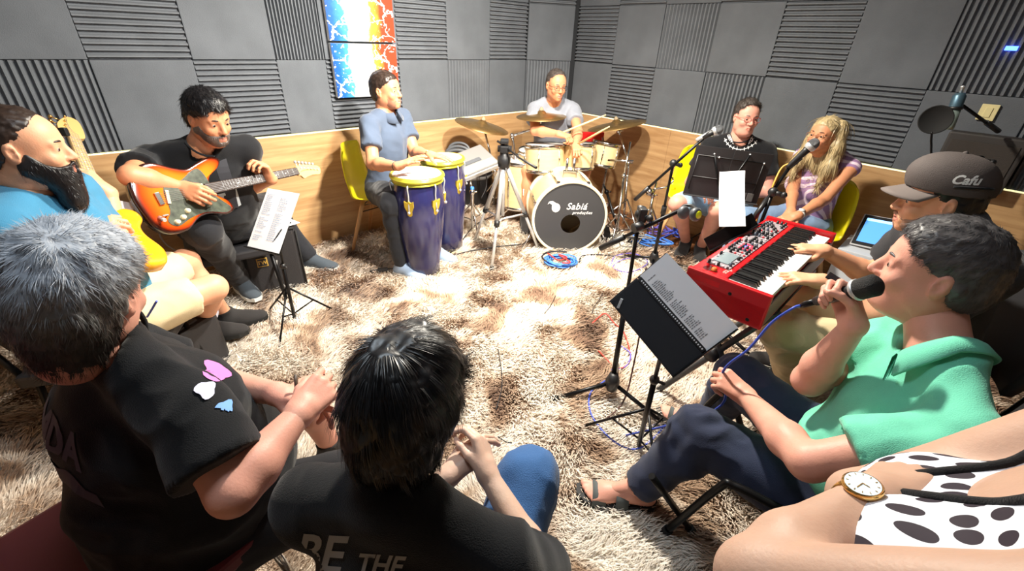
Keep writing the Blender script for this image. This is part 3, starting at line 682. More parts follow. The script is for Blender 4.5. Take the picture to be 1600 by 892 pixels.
# ------------------------------------------------------------ materials of the gear
BLK = mat('black_metal', S(24, 24, 26), .35, metal=.6, spec=.5); BLKP = mat('black_plastic', S(26, 26, 28), .45); CHR = mat('chrome', S(205, 205, 205), .16, metal=1.)
SIL = mat('brushed_silver', S(206, 208, 210), .38, metal=.6); RUB = mat('rubber', S(22, 22, 22), .8); PAPER = mat('paper', S(238, 240, 243), .8, var=.02)
INK = mat('ink', S(120, 124, 132), .8); WHITE = mat('white_print', S(240, 240, 238), .6); YEL = mat('yellow_plastic', S(236, 222, 20), .35)
BEECH = mat('beech_wood', S(196, 150, 100), .5, var=.12, vscale=12, aniso=(6, 6, 1)); MAPLE = mat('drum_maple', S(218, 190, 142), .3, var=.07, vscale=6, aniso=(1, 1, 8)); HEADW = mat('drum_head', S(236, 234, 228), .45)
BRONZE = mat('cymbal_bronze', S(186, 150, 96), .33, metal=.9, var=.12, vscale=30); REDP = mat('red_lacquer', S(206, 28, 32), .3); GREYP = mat('grey_plastic', S(120, 118, 116), .5)
SKIN_DRUM = mat('conga_head', S(240, 240, 240), .55, var=.03); CONGA = mat('conga_blue', S(36, 36, 78), .18, var=.25, vscale=5, spec=.7); CREAM = mat('conga_rim', S(196, 190, 62), .35, metal=.35); GOLD = mat('conga_plate', S(200, 172, 58), .35, metal=.5)
def yaw(a): return np.array([[math.cos(a), -math.sin(a), 0], [math.sin(a), math.cos(a), 0], [0, 0, 1.]])
def tow(v): return math.atan2(v[1], v[0])-math.pi/2       # yaw that turns +y to v
# ------------------------------------------------------------ moulded yellow chairs
def yellow_chair(loc, face, label, zs=1.):
    a = tow(face); root = empty('shell_chair', loc, label, 'chair', 'yellow moulded shell chairs with beech legs'); R = yaw(a); o = np.asarray(loc, float)
    prof = bez([(-.235, .80), (-.235, .70), (-.215, .56), (-.175, .46), (-.08, .425), (.06, .43), (.17, .445), (.215, .43)], 4); n = len(prof); NV = 15
    V = []; 
    for i, (y, z) in enumerate([(p[0], p[1]) for p in [np.array(q) for q in prof]]):
        t = i/(n-1); w = np.interp(t, [0, .05, .25, .45, .7, .9, 1], [.15, .19, .225, .235, .23, .20, .16])
        for j in range(NV):
            v = -1+2*j/(NV-1); bk = np.interp(t, [0, .35, .55, 1], [1, 1, .2, 0]); st = 1-bk
            V.append((v*w*(1-.03*v*v), y+bk*.055*v*v, z+st*.045*abs(v)**2.5*(1-.6*max(0, t-.7)/.3)+(.012*bk*(1-v*v) if i == 0 else 0)))
    V = np.array(V); F_ = [(i*NV+j, i*NV+j+1, (i+1)*NV+j+1, (i+1)*NV+j) for i in range(n-1) for j in range(NV-1)]
    N = normals(V, np.array(F_)); W = V-N*.007; m = n*NV; F2 = [tuple(q+m for q in f)[::-1] for f in F_]
    edge = [j for j in range(NV)]+[i*NV+NV-1 for i in range(1, n)]+[(n-1)*NV+j for j in range(NV-2, -1, -1)]+[i*NV for i in range(n-2, 0, -1)]
    F3 = [(edge[i], edge[(i+1) % len(edge)], edge[(i+1) % len(edge)]+m, edge[i]+m) for i in range(len(edge))]
    b = MB(); b.add(np.concatenate([V, W])*np.array([1, 1, zs])@R.T+o, F_+F2+F3, True); b.build('seat_shell', YEL, root)
    for sx in (-1, 1):
        for sy in (-1, 1):
            b = MB(); p0 = o+R@V3(sx*.13, sy*.10, .41*zs); p1 = o+R@V3(sx*.225, sy*.21, .0)
            b.tube([p0, p0*.5+p1*.5, p1], [.016, .0145, .011], 10); b.build('leg', BEECH, root)
    b = MB()
    for s_ in (-1, 1):
        b.tube([o+R@V3(-s_*.15, -.12, .33*zs), o+R@V3(s_*.15, .12, .33*zs)], .004, 6); b.tube([o+R@V3(-.13, s_*.12, .36*zs), o+R@V3(.13, s_*.12, .36*zs)], .004, 6)
    b.tube([o+R@V3(-.14, -.11, .30*zs), o+R@V3(.14, -.11, .38*zs)], .004, 6); b.build('wire_brace', BLK, root)
    return root
ch3 = at(585, 300, z=.45); ch3[2] = 0
yellow_chair(ch3+V3(.04, .02, 0), (1, .0), 'yellow shell chair under the conga player in the grey polo')
ch5 = V3(1.49, 3.58, 0)
yellow_chair(ch5, (-.45, -1), 'yellow shell chair mostly hidden behind the man at the black music desk')
ch6 = V3(1.92, 2.85, 0)
yellow_chair(ch6, (-1, -.35), 'yellow shell chair under the woman with the striped purple top')
# ------------------------------------------------------------ congas
def conga(top, base, r, label, lr=1., hm=None):
    root = empty('conga', (base[0], base[1], 0), label, 'conga drum', 'pair of dark blue congas'); ax = nrm(np.asarray(top)-np.asarray(base)); H = np.linalg.norm(np.asarray(top)-np.asarray(base))
    prof = [(0, .012), (.100*lr, .012), (.112*lr, .016), (.122*lr, .12), (.140*lr, .26), (.160*lr, .42), (.170*lr, .54), (.166*lr, .62), (.152*lr, H-.06), (r*.95, H-.03), (r*.95, H-.012)]
    b = MB(); b.lathe(prof, base, ax, 40); sh = b.build('shell', CONGA, root)
    b = MB(); b.lathe([(.104*lr, .0), (.118*lr, .0), (.119*lr, .022), (.115*lr, .028), (.104*lr, .028)], base, ax, 36); b.build('bottom_ring', CREAM, root)
    b = MB(); b.lathe([(0, H-.002), (r*.8, H-.003), (r*.93, H-.008), (r*.99, H-.018)], base, ax, 40); b.build('drum_head', hm or SKIN_DRUM, root)
    b = MB(); pr = []
    for k in range(9):
        t = 2*math.pi*k/8; pr.append((r*1.045+.013*math.cos(t), H-.026+.016*math.sin(t)))
    pr += [(r*1.0, H-.04), (r*1.02, H-.062), (r*1.07, H-.06)]; b.lathe(pr, base, ax, 40); b.build('rim', CREAM, root)
    u = nrm(np.cross(ax, [0, 0, 1.]) if abs(ax[2]) < .95 else np.cross(ax, [0, 1., 0])); w = np.cross(ax, u)
    for k in range(6):
        t = 2*math.pi*(k+.35)/6; d = u*math.cos(t)+w*math.sin(t); side = np.cross(ax, d)
        hk = MB(); p = lambda rr, z, s_=0: np.asarray(base)+ax*z+d*rr+side*s_
        hk.tube([p(r*1.09, H-.052), p(r*1.13, H-.075), p(r*1.08, H-.12), p(.175*lr, H-.18), p(.180*lr, H-.225)], .0048, 6); hk.sphere(p(.181*lr, H-.225), .010, 8); hk.build('lug', SIL, root)
        pl = MB(); poly = [(-.030, .05), (-.012, .04), (0, .052), (.012, .04), (.030, .05), (.030, .01), (.018, -.02), (.016, -.045), (0, -.06), (-.016, -.045), (-.018, -.02), (-.030, .01)]
        tz = -.10; ax2 = nrm(ax+d*.13); pl.prism(poly, p(.162*lr, H-.20), side, ax2, d, .012); pl.build('lug_plate', GOLD, root)
    return root, sh
c1b = at(658, 440, z=0)+V3(0, .11, 0); c1t = c1b+V3(-.00, .0, .76)
_, cs1 = conga(c1t, c1b, .158, 'dark blue conga with a bright white head, nearest to the camera', 1.)
c2b = at(702, 402, z=0)+V3(-.02, .14, 0); c2t = c2b+V3(-.03, 0, .76)
_, cs2 = conga(c2t, c2b, .150, 'dark blue conga with a dull grey head, behind the bright-headed one', .97, mat('worn_conga_head', S(176, 172, 160), .6, var=.12))
for cs, cb in ((cs1, c1b), (cs2, c2b)):
    me = text_mesh('Liverpool' if False else 'Xpro', .052, .0, .3, sub=2); R = frame(x=(1, -.35, 0), z=nrm(V3(.45, -1, 0))); decal('brand_lettering', me, cb+V3(.10, -.22, .46), R, cs, GOLD, cs.parent, .002, .05)
# ------------------------------------------------------------ drum kit
def lug(b, p, ax, d, L=.05):
    b.tube([p-ax*L/2+d*.008, p+ax*L/2+d*.008], .0065, 6); b.sphere(p+d*.006, .008, 6)
def drum(name, c, ax, r, L, label, nl=6, headm=None, shellm=None, badge=True):
    ax = nrm(ax); c = np.asarray(c, float); root = empty(name, (c[0], c[1], c[2]-L/2), label, 'drum', 'maple drums of the drum kit')
    b = MB(); b.lathe([(r, -L/2), (r, L/2)], c, ax, 36); b.build('shell', shellm or MAPLE, root)
    for s_ in (-1, 1):
        b = MB(); b.lathe([(0, s_*(L/2+.006)), (r*.97, s_*(L/2+.006)), (r*.985, s_*(L/2+.002))], c, ax, 36); b.build('drum_head', headm or HEADW, root)
        b = MB(); b.lathe([(r*.98, s_*(L/2-.012)), (r*1.035, s_*(L/2-.012)), (r*1.035, s_*(L/2+.012)), (r*1.015, s_*(L/2+.016)), (r*.99, s_*(L/2+.012))], c, ax, 36); b.build('hoop', CHR, root)
    u = nrm(np.cross(ax, [0, 1., .1])); w = np.cross(ax, u)
    for k in range(nl):
        t = 2*math.pi*(k+.2)/nl; d = u*math.cos(t)+w*math.sin(t); b = MB(); lug(b, c+d*r, ax, d, L*.45); b.tube([c+d*(r*1.03)-ax*L/2, c+d*(r*1.03)+ax*L/2], .003, 5); b.build('lug', CHR, root)
    return root
bc = at(890, 341, z=.305); bax = nrm(V3(.10, -1, 0)); BRd, BL = .292, .42
root = empty('bass_drum', (bc[0], bc[1], 0), 'maple bass drum lying on its side with a black front head and round port', 'drum', 'maple drums of the drum kit')
bb = bc-bax*BL/2
b = MB(); b.lathe([(BRd*.98, -BL/2), (BRd*.98, BL/2)], bb, bax, 56); b.build('shell', MAPLE, root)
for s_ in (-1, 1):
    b = MB(); q = s_*BL/2; b.lathe([(BRd*.965, q-s_*.03), (BRd*1.02, q-s_*.03), (BRd*1.035, q-s_*.02), (BRd*1.035, q+s_*.012), (BRd*1.0, q+s_*.016), (BRd*.965, q+s_*.010)], bb, bax, 56); b.build('hoop', mat('hoop_maple', S(238, 226, 196), .35), root)
FRONT = mat('front_head_black', S(60, 60, 62), .5)
# front head with a real round port: ring around an off-centre hole
u_ = nrm(np.cross([0, 0, 1.], bax)); w_ = V3(0, 0, 1); hc_ = (.01, -.045); hr = .078; b = MB(); N_ = 64; Vv = []
for k in range(N_):
    t = 2*math.pi*k/N_
    for rr, c_ in ((BRd*.965, (0, 0)), (hr, hc_)):
        Vv.append(bc+bax*.004+u_*(c_[0]+rr*math.cos(t))+w_*(c_[1]+rr*math.sin(t)))
b.add(Vv, [(2*k, 2*((k+1) % N_), 2*((k+1) % N_)+1, 2*k+1) for k in range(N_)]); b.build('front_head', FRONT, root)
b = MB(); b.lathe([(0, -BL/2), (BRd*.96, -BL/2)], bb, bax, 40); b.build('batter_head', HEADW, root)
for k in range(8):
    t = 2*math.pi*(k+.5)/8; d = u_*math.cos(t)+w_*math.sin(t); b = MB(); b.tube([bb+d*BRd*1.03-bax*BL/2, bb+d*BRd*1.03+bax*BL/2], .004, 6); lug(b, bb+d*BRd*.99, bax, d, .10); b.bbox(bb+d*BRd*1.035+bax*(BL/2-.005), (.03, .03, .03), frame(x=u_, z=w_), .006); b.build('tension_rod', CHR, root)
for s_ in (-1, 1):
    b = MB(); p = bb+bax*.12+u_*s_*.26-w_*.10; b.tube([p, p+u_*s_*.13+bax*.12-w_*.195], .007, 8); b.sphere(p+u_*s_*.13+bax*.12-w_*.195, .012, 8); b.build('spur', CHR, root)
RB = frame(x=u_, z=bax)
# front normal is bax, up is z; text frame x right as seen from the front
RT = np.column_stack([np.cross(V3(0, 0, 1), bax), V3(0, 0, 1), bax])
text('lettering', 'Sabiá', .074, bc+bax*.007+RT@V3(.045, .098, 0), RT, WHITE, root, bold=.0012, shear=.25, spacing=1.08)
text('lettering', 'produções', .034, bc+bax*.007+RT@V3(.095, .048, 0), RT, WHITE, root, bold=.0005, shear=.25, spacing=1.08)
b = MB(); pts = [(math.cos(t)*.036, math.sin(t)*.036) for t in np.linspace(math.pi*.95, -math.pi*.75, 18)]
poly = [(-.118+.033*math.cos(t), .088+.036*math.sin(t)) for t in np.linspace(math.pi*.6, -math.pi, 20)]+[(-.150, .112), (-.172, .126), (-.186, .113), (-.176, .137), (-.150, .142), (-.122, .128)]
b.add([bc+bax*.0065+RT@V3(x, y, 0) for x, y in poly], [tuple(range(len(poly)))]); b.build('bird_emblem', WHITE, root)
# tom mount on the bass drum
b = MB(); tp0 = bb+V3(0, 0, BRd)+bax*.05; b.bbox(tp0+V3(0, 0, .012), (.11, .07, .024), RB, .006); 
for s_, q in ((-1, at(850, 255, d=3.62)), (1, at(898, 255, d=3.62))):
    b.tube([tp0+u_*s_*-.028, tp0+u_*s_*-.028+V3(0, 0, .14)], .011, 8)
b.build('tom_mount', CHR, root)
upt = nrm(V3(.02, .16, 1)); 
t1 = at(851, 246, d=3.78); t2 = at(904, 243, d=3.80); t3 = at(944, 241, d=3.95)
drum('rack_tom', t1, nrm(V3(-.05, .10, 1)), .168, .20, 'maple rack tom on the left over the bass drum', 6)
drum('rack_tom', t2, nrm(V3(.0, .12, 1)), .140, .19, 'maple rack tom in the middle, right over the bass drum port', 6)
drum('rack_tom', t3, nrm(V3(.14, .12, 1)), .125, .18, 'small maple rack tom on the right, leaning outward', 6)
ftm = at(815, 288, d=4.05); drum('floor_tom', ftm+V3(0, 0, .02), (0, 0, 1), .19, .40, 'tall maple floor tom standing behind the silver tripod', 8)
b = MB()
for k in range(3):
    t = 2*math.pi*(k+.1)/3+.4; d = V3(math.cos(t), math.sin(t), 0); b.tube([ftm+d*.205+V3(0, 0, .02), ftm+d*.205-V3(0, 0, .15), V3(ftm[0]+d[0]*.24, ftm[1]+d[1]*.24, .03)], .006, 6)
rt_ = b.build('tom_legs', CHR); rt_.parent = [o for o in COL.objects if o.name.startswith('floor_tom')][0]; rt_.matrix_basis = wloc(rt_.parent).inverted()
snare = V3(.18, 3.98, .60); drum('snare_drum', snare, nrm(V3(0, -.05, 1)), .17, .13, 'maple snare drum in front of the drummer, behind the rack toms', 8)
def cymbal(c, n, r, label, group='bronze cymbals'):
    n = nrm(n); root = empty('cymbal', c, label, 'cymbal', group); b = MB()
    pr = [(.006, .0), (.012, .022), (.03, .018), (.042, .004), (.05, .0), (r*.5, -.010), (r, -.028)]; b.lathe([(a_, z_) for a_, z_ in pr]+[(r, -.0295), (r*.5, -.012), (.04, -.001)], c, n, 44); b.build('plate', BRONZE, root)
    b = MB(); b.lathe([(0, .05), (.010, .05), (.012, .04), (.02, .035), (.02, .022), (0, .022)], c, n, 12); b.build('felt_and_nut', mat('felt', S(150, 135, 110), .9), root); return root
def stand_base(b, p, h0=.30, r=.28, a0=.4, n=3, rr=.008):
    for k in range(n):
        t = a0+2*math.pi*k/n; d = V3(math.cos(t), math.sin(t), 0); f = p+d*r; f[2] = .02
        b.tube([V3(p[0], p[1], h0), f], rr, 6); b.tube([V3(p[0], p[1], h0*.45), (f+V3(p[0], p[1], h0))*.5], rr*.8, 6); b.sphere(f, rr*1.8, 8)
def stand(name, pts, label, m=CHR, base=True, cat='cymbal stand', group=None, r0=.012, a0=.4, br=.28, knobs=True):
    p = np.asarray(pts[0], float); root = empty(name, (p[0], p[1], 0), label, cat, group)
    if base: b = MB(); stand_base(b, p, r=br, a0=a0); b.build('tripod_base', m, root)
    for i in range(len(pts)-1):
        b = MB(); q = np.asarray(pts[i], float).copy(); 
        if i == 0 and base: q[2] = .07
        b.tube([q, pts[i+1]], r0*(1-.22*i), 8); b.build('tube', m, root)
        if knobs and i < len(pts)-2:
            b = MB(); b.sphere(pts[i+1], r0*1.9, 10); b.tube([np.asarray(pts[i+1])+V3(.0, -.0, 0), np.asarray(pts[i+1])+V3(.035, -.02, .01)], .006, 6); b.build('wing_knob', m, root)
    return root
cy1 = at(754, 192, d=3.75); cy2 = at(846, 177, d=3.75); cy3 = at(963, 191, d=3.95)
cymbal(cy1, nrm(V3(.22, -.02, 1)), .235, 'dark bronze cymbal on the left of the kit, tilted down to the right')
cymbal(cy2, nrm(V3(-.05, -.03, 1)), .215, 'pale cymbal held level in front of the drummer')
cymbal(cy3, nrm(V3(-.22, .05, 1)), .26, 'wide cymbal on the right of the kit, tilted up to the right')
s1 = at(772, 330, z=0)
stand('cymbal_stand', [V3(s1[0], s1[1], 0), at(773, 268, d=3.85), cy1], 'chrome stand carrying the dark bronze cymbal', a0=.2)
s2 = V3(.08, 3.86, 0); stand('cymbal_stand', [s2, at(800, 212, d=3.85), cy2+V3(0, 0, -.11), cy2], 'chrome boom stand carrying the pale level cymbal', a0=1.)
s3 = at(972, 360, z=0); stand('cymbal_stand', [V3(s3[0], s3[1], 0), at(982, 255, d=3.95), at(967, 205, d=3.95), cy3], 'chrome stand carrying the wide cymbal on the right', a0=.9)
s4 = at(958, 392, z=0); stand('hardware_stand', [V3(s4[0]+.03, s4[1]+.1, 0), at(975, 275, d=3.7), at(985, 222, d=3.7)], 'chrome double-braced stand right of the bass drum', a0=.1, br=.22)
b = MB(); q = at(985, 222, d=3.7); b.tube([at(950, 250, d=3.8), at(990, 252, d=3.7)], .010, 8); b.build('side_arm', CHR, [o for o in COL.objects if o.name.startswith('hardware_stand')][-1])
s5 = at(1022, 395, z=0)+V3(0, .3, 0); rs5 = stand('hardware_stand', [V3(s5[0], s5[1], 0), at(1020, 305, d=3.75), at(1026, 285, d=3.75)], 'short chrome stand with a bent crank, between the kit and the boom stand', a0=.6, br=.2)
b = MB(); b.tube([at(1020, 296, d=3.72), at(1042, 292, d=3.7), at(1052, 283, d=3.7), at(1051, 277, d=3.7)], .008, 6); b.sphere(at(1015, 300, d=3.72), .035, 8); b.build('crank', CHR, rs5)
s6 = V3(s4[0]-.10, s4[1]+.35, 0); r6 = stand('hi_hat_stand', [s6, at(948, 262, d=4.0), at(942, 215, d=4.05)], 'chrome hi-hat stand with a black foot board behind the bass drum', cat='hi-hat stand', a0=.3, br=.2)
b = MB(); b.bbox((s6[0]+.06, s6[1]-.18, .05), (.09, .28, .02), np.array(Matrix.Rotation(.3, 3, 'X'))); b.build('foot_board', BLK, r6)
s7 = at(942, 330, d=3.95); r7 = stand('drum_pedal', [V3(s4[0]+.12, s4[1]+.3, 0), at(948, 300, d=3.95), at(943, 288, d=3.9)], 'black beater pedal arm leaning right of the bass drum', m=BLK, cat='drum pedal', br=.12, base=False)
# throne with a red back
th = V3(.44, 4.42, 0); rth = empty('drum_throne', th, 'red padded chair the drummer sits on', 'chair')
b = MB(); b.lathe([(0, .44), (.17, .44), (.19, .47), (.18, .51), (.0, .52)], th, n=28); b.build('seat', REDP, rth)
b = MB(); b.bbox(at(925, 216, d=4.35)+V3(-.03, 0, -.05), (.30, .05, .22), np.array(Matrix.Rotation(.25, 3, 'Z')), .02); b.build('backrest', REDP, rth)
b = MB(); stand_base(b, th, .3, .25, 1.1); b.tube([th+V3(0, 0, .08), th+V3(0, 0, .45)], .016, 8); b.build('tripod_base', CHR, rth)
# ------------------------------------------------------------ silver camera tripod
th_ = at(788, 236, d=2.98); root = empty('camera_tripod', (th_[0], th_[1], 0), 'tall silver camera tripod with a black head and pan handle', 'tripod')
feet = [at(768, 424, z=.01), at(842, 391, z=.01), at(740, 379, z=.01)]; top_ = th_-V3(0, 0, .06)
for i, f in enumerate(feet):
    k = f*.42+top_*.58
    b = MB(); b.tube([top_+nrm(f-top_)*.02, f*.55+top_*.45], .0165, 10); b.build('upper_leg', SIL, root)
    b = MB(); b.tube([f*.52+top_*.48, f], .0115, 10); b.build('lower_leg', SIL, root)
    b = MB(); q = f*.55+top_*.45; b.tube([q-nrm(f-top_)*.02, q+nrm(f-top_)*.02], .021, 8); b.build('leg_clamp', BLKP, root)
    b = MB(); b.tube([f+nrm(top_-f)*.04, f], .016, 8); b.build('rubber_foot', RUB, root)
    cc = V3(top_[0], top_[1], (top_*.5+feet[0]*.5)[2]-.03); b = MB(); b.tube([cc, q], .0075, 6); b.build('brace', SIL, root)
b = MB(); b.tube([V3(top_[0], top_[1], .40), top_+V3(0, 0, .05)], .013, 8); b.build('centre_column', SIL, root)
b = MB(); b.lathe([(0, -.045), (.04, -.045), (.045, -.02), (.045, .02), (.03, .035), (.03, .05), (0, .05)], top_, n=14); b.bbox(top_+V3(0, 0, .075), (.06, .07, .05), b=.01); b.tube([top_+V3(-.045, 0, .075), top_+V3(.05, 0, .075)], .022, 10); b.bbox(top_+V3(.0, 0, .125), (.055, .075, .025), b=.006); b.tube([top_+V3(0, 0, .1), top_+V3(-.05, .02, .12)], .008, 6); b.build('pan_head', BLKP, root)
b = MB(); b.tube([top_+V3(.02, -.02, .085), at(812, 247, d=2.85), at(838, 262, d=2.75)], [.006, .006, .010], 8); b.build('pan_handle', BLKP, root)
# ------------------------------------------------------------ grey mixer-like device on a stand, with a looped hose over a black case
g0 = at(730, 257, d=3.45); root = empty('stage_keyboard', (g0[0], g0[1], g0[2]-.03), 'short grey keyboard tilted on a slim chrome stand behind the congas', 'keyboard')
RG = frame(x=nrm(V3(1, .9, .12)), z=nrm(V3(.1, -.45, 1)))
b = MB(); b.bbox(g0, (.44, .26, .055), RG, .01); b.build('body', GREYP, root)
b = MB(); b.bbox(g0+RG@V3(0, -.09, .028), (.40, .07, .012), RG, .003); b.build('control_panel', mat('panel_grey', S(160, 158, 154), .4), root)
b = MB(); b.bbox(g0+RG@V3(.03, -.02, .031), (.16, .035, .006), RG, .002); b.build('display', mat('display_dark', S(90, 92, 96), .2), root)
b = MB(); b.bbox(g0+RG@V3(0, -.139, .0), (.43, .012, .035), RG, .004); b.build('front_strip', SIL, root)
gs = at(738, 366, z=0); rg_ = stand('keyboard_stand', [V3(gs[0], gs[1], 0), at(738, 300, d=3.42), g0-RG[:, 2]*.03], 'slim chrome stand with a blue tape band behind the congas', cat='stand', a0=.9, br=.2)
b = MB(); q = at(738, 296, d=3.42); b.tube([q-V3(0, 0, .02), q+V3(0, 0, .02)], .0145, 8); b.build('blue_tape', mat('blue_tape', S(40, 110, 190), .5), rg_)
cs_ = at(742, 330, z=0)+V3(-.06, .25, 0); root = empty('drum_case', cs_, 'round black drum case on the carpet behind the grey keyboard', 'case')
b = MB(); b.lathe([(0, 0), (.20, 0), (.215, .02), (.215, .44), (.20, .46), (0, .46)], cs_, n=30); b.build('body', BLKP, root)
b = MB(); b.lathe([(.216, .30), (.221, .30), (.221, .33), (.216, .33)], cs_, n=30); b.tube(bez([cs_+V3(-.05, -.215, .30), cs_+V3(-.05, -.25, .24), cs_+V3(-.05, -.25, .14), cs_+V3(-.05, -.215, .08)]), .012, 6); b.build('strap', GREYP, root)
p0 = at(715, 250, d=3.6); hs_ = MB(); 
for k in range(3):
    rr = .12-.018*k; hs_.tube([p0+V3(rr*math.cos(t), .05*k+.02*math.sin(t), rr*.62*math.sin(t)+.03*k) for t in np.linspace(-.6, math.pi+.5, 22)], .016-.002*k, 8)
ho = hs_.build('hose', mat('grey_rubber_hose', S(70, 72, 76), .5)); tag(ho, 'looped dark grey hose lying behind the short grey keyboard', 'hose')
# ------------------------------------------------------------ posters
def poster(t0, t1, z0, z1, label, lower):
    o = C1+D1*t1+n1*.075; x = -D1; b = MB(); R = frame(x=x, z=n1); w = t1-t0; root = empty('canvas_poster', C1+D1*(t0+t1)/2+n1*.05+V3(0, 0, z0), label, 'poster', 'two canvases of blue lightning and flames')
    b.bbox(C1+D1*(t0+t1)/2+n1*.055+V3(0, 0, (z0+z1)/2), (w, .034, z1-z0), np.column_stack([x, -n1, [0, 0, 1]]), .002); b.build('stretcher', WHITE, root)
    m = bpy.data.materials.new('flame_and_lightning_print'); m.use_nodes = True; nt = m.node_tree; bs = nt.nodes['Principled BSDF']; bs.inputs['Roughness'].default_value = .35
    tc = nt.nodes.new('ShaderNodeTexCoord'); sp = nt.nodes.new('ShaderNodeSeparateXYZ'); nt.links.new(tc.outputs['Object'], sp.inputs[0])
    def N(t, **k):
        n = nt.nodes.new(t)
        for a, v in k.items(): setattr(n, a, v)
        return n
    n1_ = N('ShaderNodeTexNoise'); n1_.inputs['Scale'].default_value = 5; n1_.inputs['Detail'].default_value = 7; n1_.inputs['Roughness'].default_value = .65; nt.links.new(tc.outputs['Object'], n1_.inputs['Vector'])
    a = N('ShaderNodeMath', operation='MULTIPLY_ADD'); a.inputs[1].default_value = .42; nt.links.new(n1_.outputs[0], a.inputs[0])
    dv = N('ShaderNodeMath', operation='MULTIPLY'); dv.inputs[1].default_value = 1/w; nt.links.new(sp.outputs[0], dv.inputs[0]); nt.links.new(dv.outputs[0], a.inputs[2])
    r = N('ShaderNodeValToRGB'); e = r.color_ramp.elements; e[0].position = .10; e[0].color = (*S(12, 34, 90), 1); e[1].position = 1.28 if False else 1.0; e[1].color = (*S(214, 66, 40), 1)
    for p_, c_ in ((.30, S(28, 96, 180)), (.44, S(70, 150, 220)), (.52, S(245, 248, 252)), (.74, S(255, 250, 235)), (.84, S(252, 214, 70)), (.93, S(240, 130, 50))):
        k = e.new(p_); k.color = (*c_, 1)
    nt.links.new(a.outputs[0], r.inputs[0])
    v = N('ShaderNodeTexVoronoi', feature='DISTANCE_TO_EDGE'); v.inputs['Scale'].default_value = 7; mp = N('ShaderNodeVectorMath', operation='MULTIPLY_ADD'); mp.inputs[1].default_value = (.25,)*3; nt.links.new(n1_.outputs[1], mp.inputs[0]); nt.links.new(tc.outputs['Object'], mp.inputs[2]); nt.links.new(mp.outputs[0], v.inputs['Vector'])
    lt = N('ShaderNodeMath', operation='LESS_THAN'); lt.inputs[1].default_value = .022; nt.links.new(v.outputs['Distance'], lt.inputs[0])
    n3_ = N('ShaderNodeTexNoise'); n3_.inputs['Scale'].default_value = 38; n3_.inputs['Detail'].default_value = 3; nt.links.new(tc.outputs['Object'], n3_.inputs['Vector']); g3 = N('ShaderNodeMath', operation='GREATER_THAN'); g3.inputs[1].default_value = .62 if lower else .66; nt.links.new(n3_.outputs[0], g3.inputs[0])
    mxm = N('ShaderNodeMath', operation='MAXIMUM'); nt.links.new(lt.outputs[0], mxm.inputs[0]); nt.links.new(g3.outputs[0], mxm.inputs[1])
    mx = N('ShaderNodeMix', data_type='RGBA'); mx.inputs[7].default_value = (.95, .97, 1, 1); nt.links.new(mxm.outputs[0], mx.inputs[0]); nt.links.new(r.outputs[0], mx.inputs[6]); nt.links.new(mx.outputs[2], bs.inputs['Base Color'])
    b = MB(); b.add([(0, 0, 0), (w, 0, 0), (w, z1-z0, 0), (0, z1-z0, 0)], [(0, 1, 2, 3)]); me = bpy.data.meshes.new('print'); me.from_pydata(b.v, [], b.f)
    pr = link('print', me, None, m); pr.matrix_basis = M4(np.column_stack([x, [0, 0, 1], n1]), C1+D1*t1+n1*.0735+V3(0, 0, z0)); par(pr, root)
    return root
poster(1.47, 1.98, 1.10, 1.455, 'lower canvas of blue lightning and orange flames, behind the conga player', True)
poster(1.47, 1.98, 1.47, 2.03, 'upper canvas of blue lightning and yellow flames on the foam wall', False)
# ------------------------------------------------------------ the musicians and listeners
UPV = V3(0, 0, 1)
def trunk(M, f, off=(0, 0, -.47), sw=.19, hw=.095, lean=None, tilt=0.):
    f = nrm(f); r = nrm(np.cross(f, UPV)); P = M+np.asarray(off, float); r2 = nrm(r+UPV*tilt)
    return dict(P=P, sR=M+r2*sw, sL=M-r2*sw, hR=P+r*hw+f*.03-UPV*.02, hL=P-r*hw+f*.03-UPV*.02), f, r
def arm(sp, sd, e, w, La=.285, Lf=.25, fe=False, fw_=False):
    sp['e'+sd] = jt(sp['s'+sd], *e, La, fe) if len(e) == 2 else np.asarray(e, float)
    sp['w'+sd] = jt(sp['e'+sd], *w, Lf, fw_) if len(w) == 2 else np.asarray(w, float)
def ik(s_, w, La, Lf, bend):
    s_ = np.asarray(s_, float); w = np.asarray(w, float); v = w-s_; D = min(np.linalg.norm(v), (La+Lf)*.995); u = nrm(v); a = (La*La-Lf*Lf+D*D)/(2*D); h = math.sqrt(max(0, La*La-a*a)); b_ = nrm(np.asarray(bend, float)-u*(np.asarray(bend, float)@u)); return s_+u*a+b_*h
def cloth(name, c, **k):
    d = dict(rough=.85, var=.10, vscale=9, bump=.35, bscale=420, sheen=.15, spec=.25); d.update(k); return mat(name, c, **d)
TBLACK = cloth('black_cotton', S(19, 20, 24)); TNAVY = cloth('near_black_cotton', S(9, 11, 16)); POLO = cloth('slate_blue_pique', S(78, 90, 110)); TGREY = cloth('light_grey_cotton', S(136, 140, 150))
TEAL = cloth('teal_cotton', S(64, 130, 166)); MINT = cloth('mint_pique', S(112, 206, 176)); NAVYT = cloth('navy_trousers_cloth', S(40, 48, 72)); JBLK = cloth('black_jeans_cloth', S(32, 33, 38)); JBLUE = cloth('blue_denim', S(58, 98, 150), bump=.5); JLIGHT = cloth('light_denim', S(150, 184, 212)); JMID = cloth('washed_denim', S(124, 152, 186))
BEIGE = cloth('beige_cotton', S(226, 206, 164)); KHAKI = cloth('khaki_cotton', S(202, 184, 146)); DSHOE = cloth('dark_canvas', S(44, 42, 42)); GSHOE = cloth('grey_mesh', S(66, 74, 82)); LSHOE = cloth('light_mesh', S(150, 170, 196)); SOLEW = mat('white_sole', S(215, 215, 210), .6); SOLEB = mat('black_sole', S(24, 24, 24), .7)
def hm(name, c, r=.42): return mat(name, c, r, var=.25, vscale=40, spec=.5)
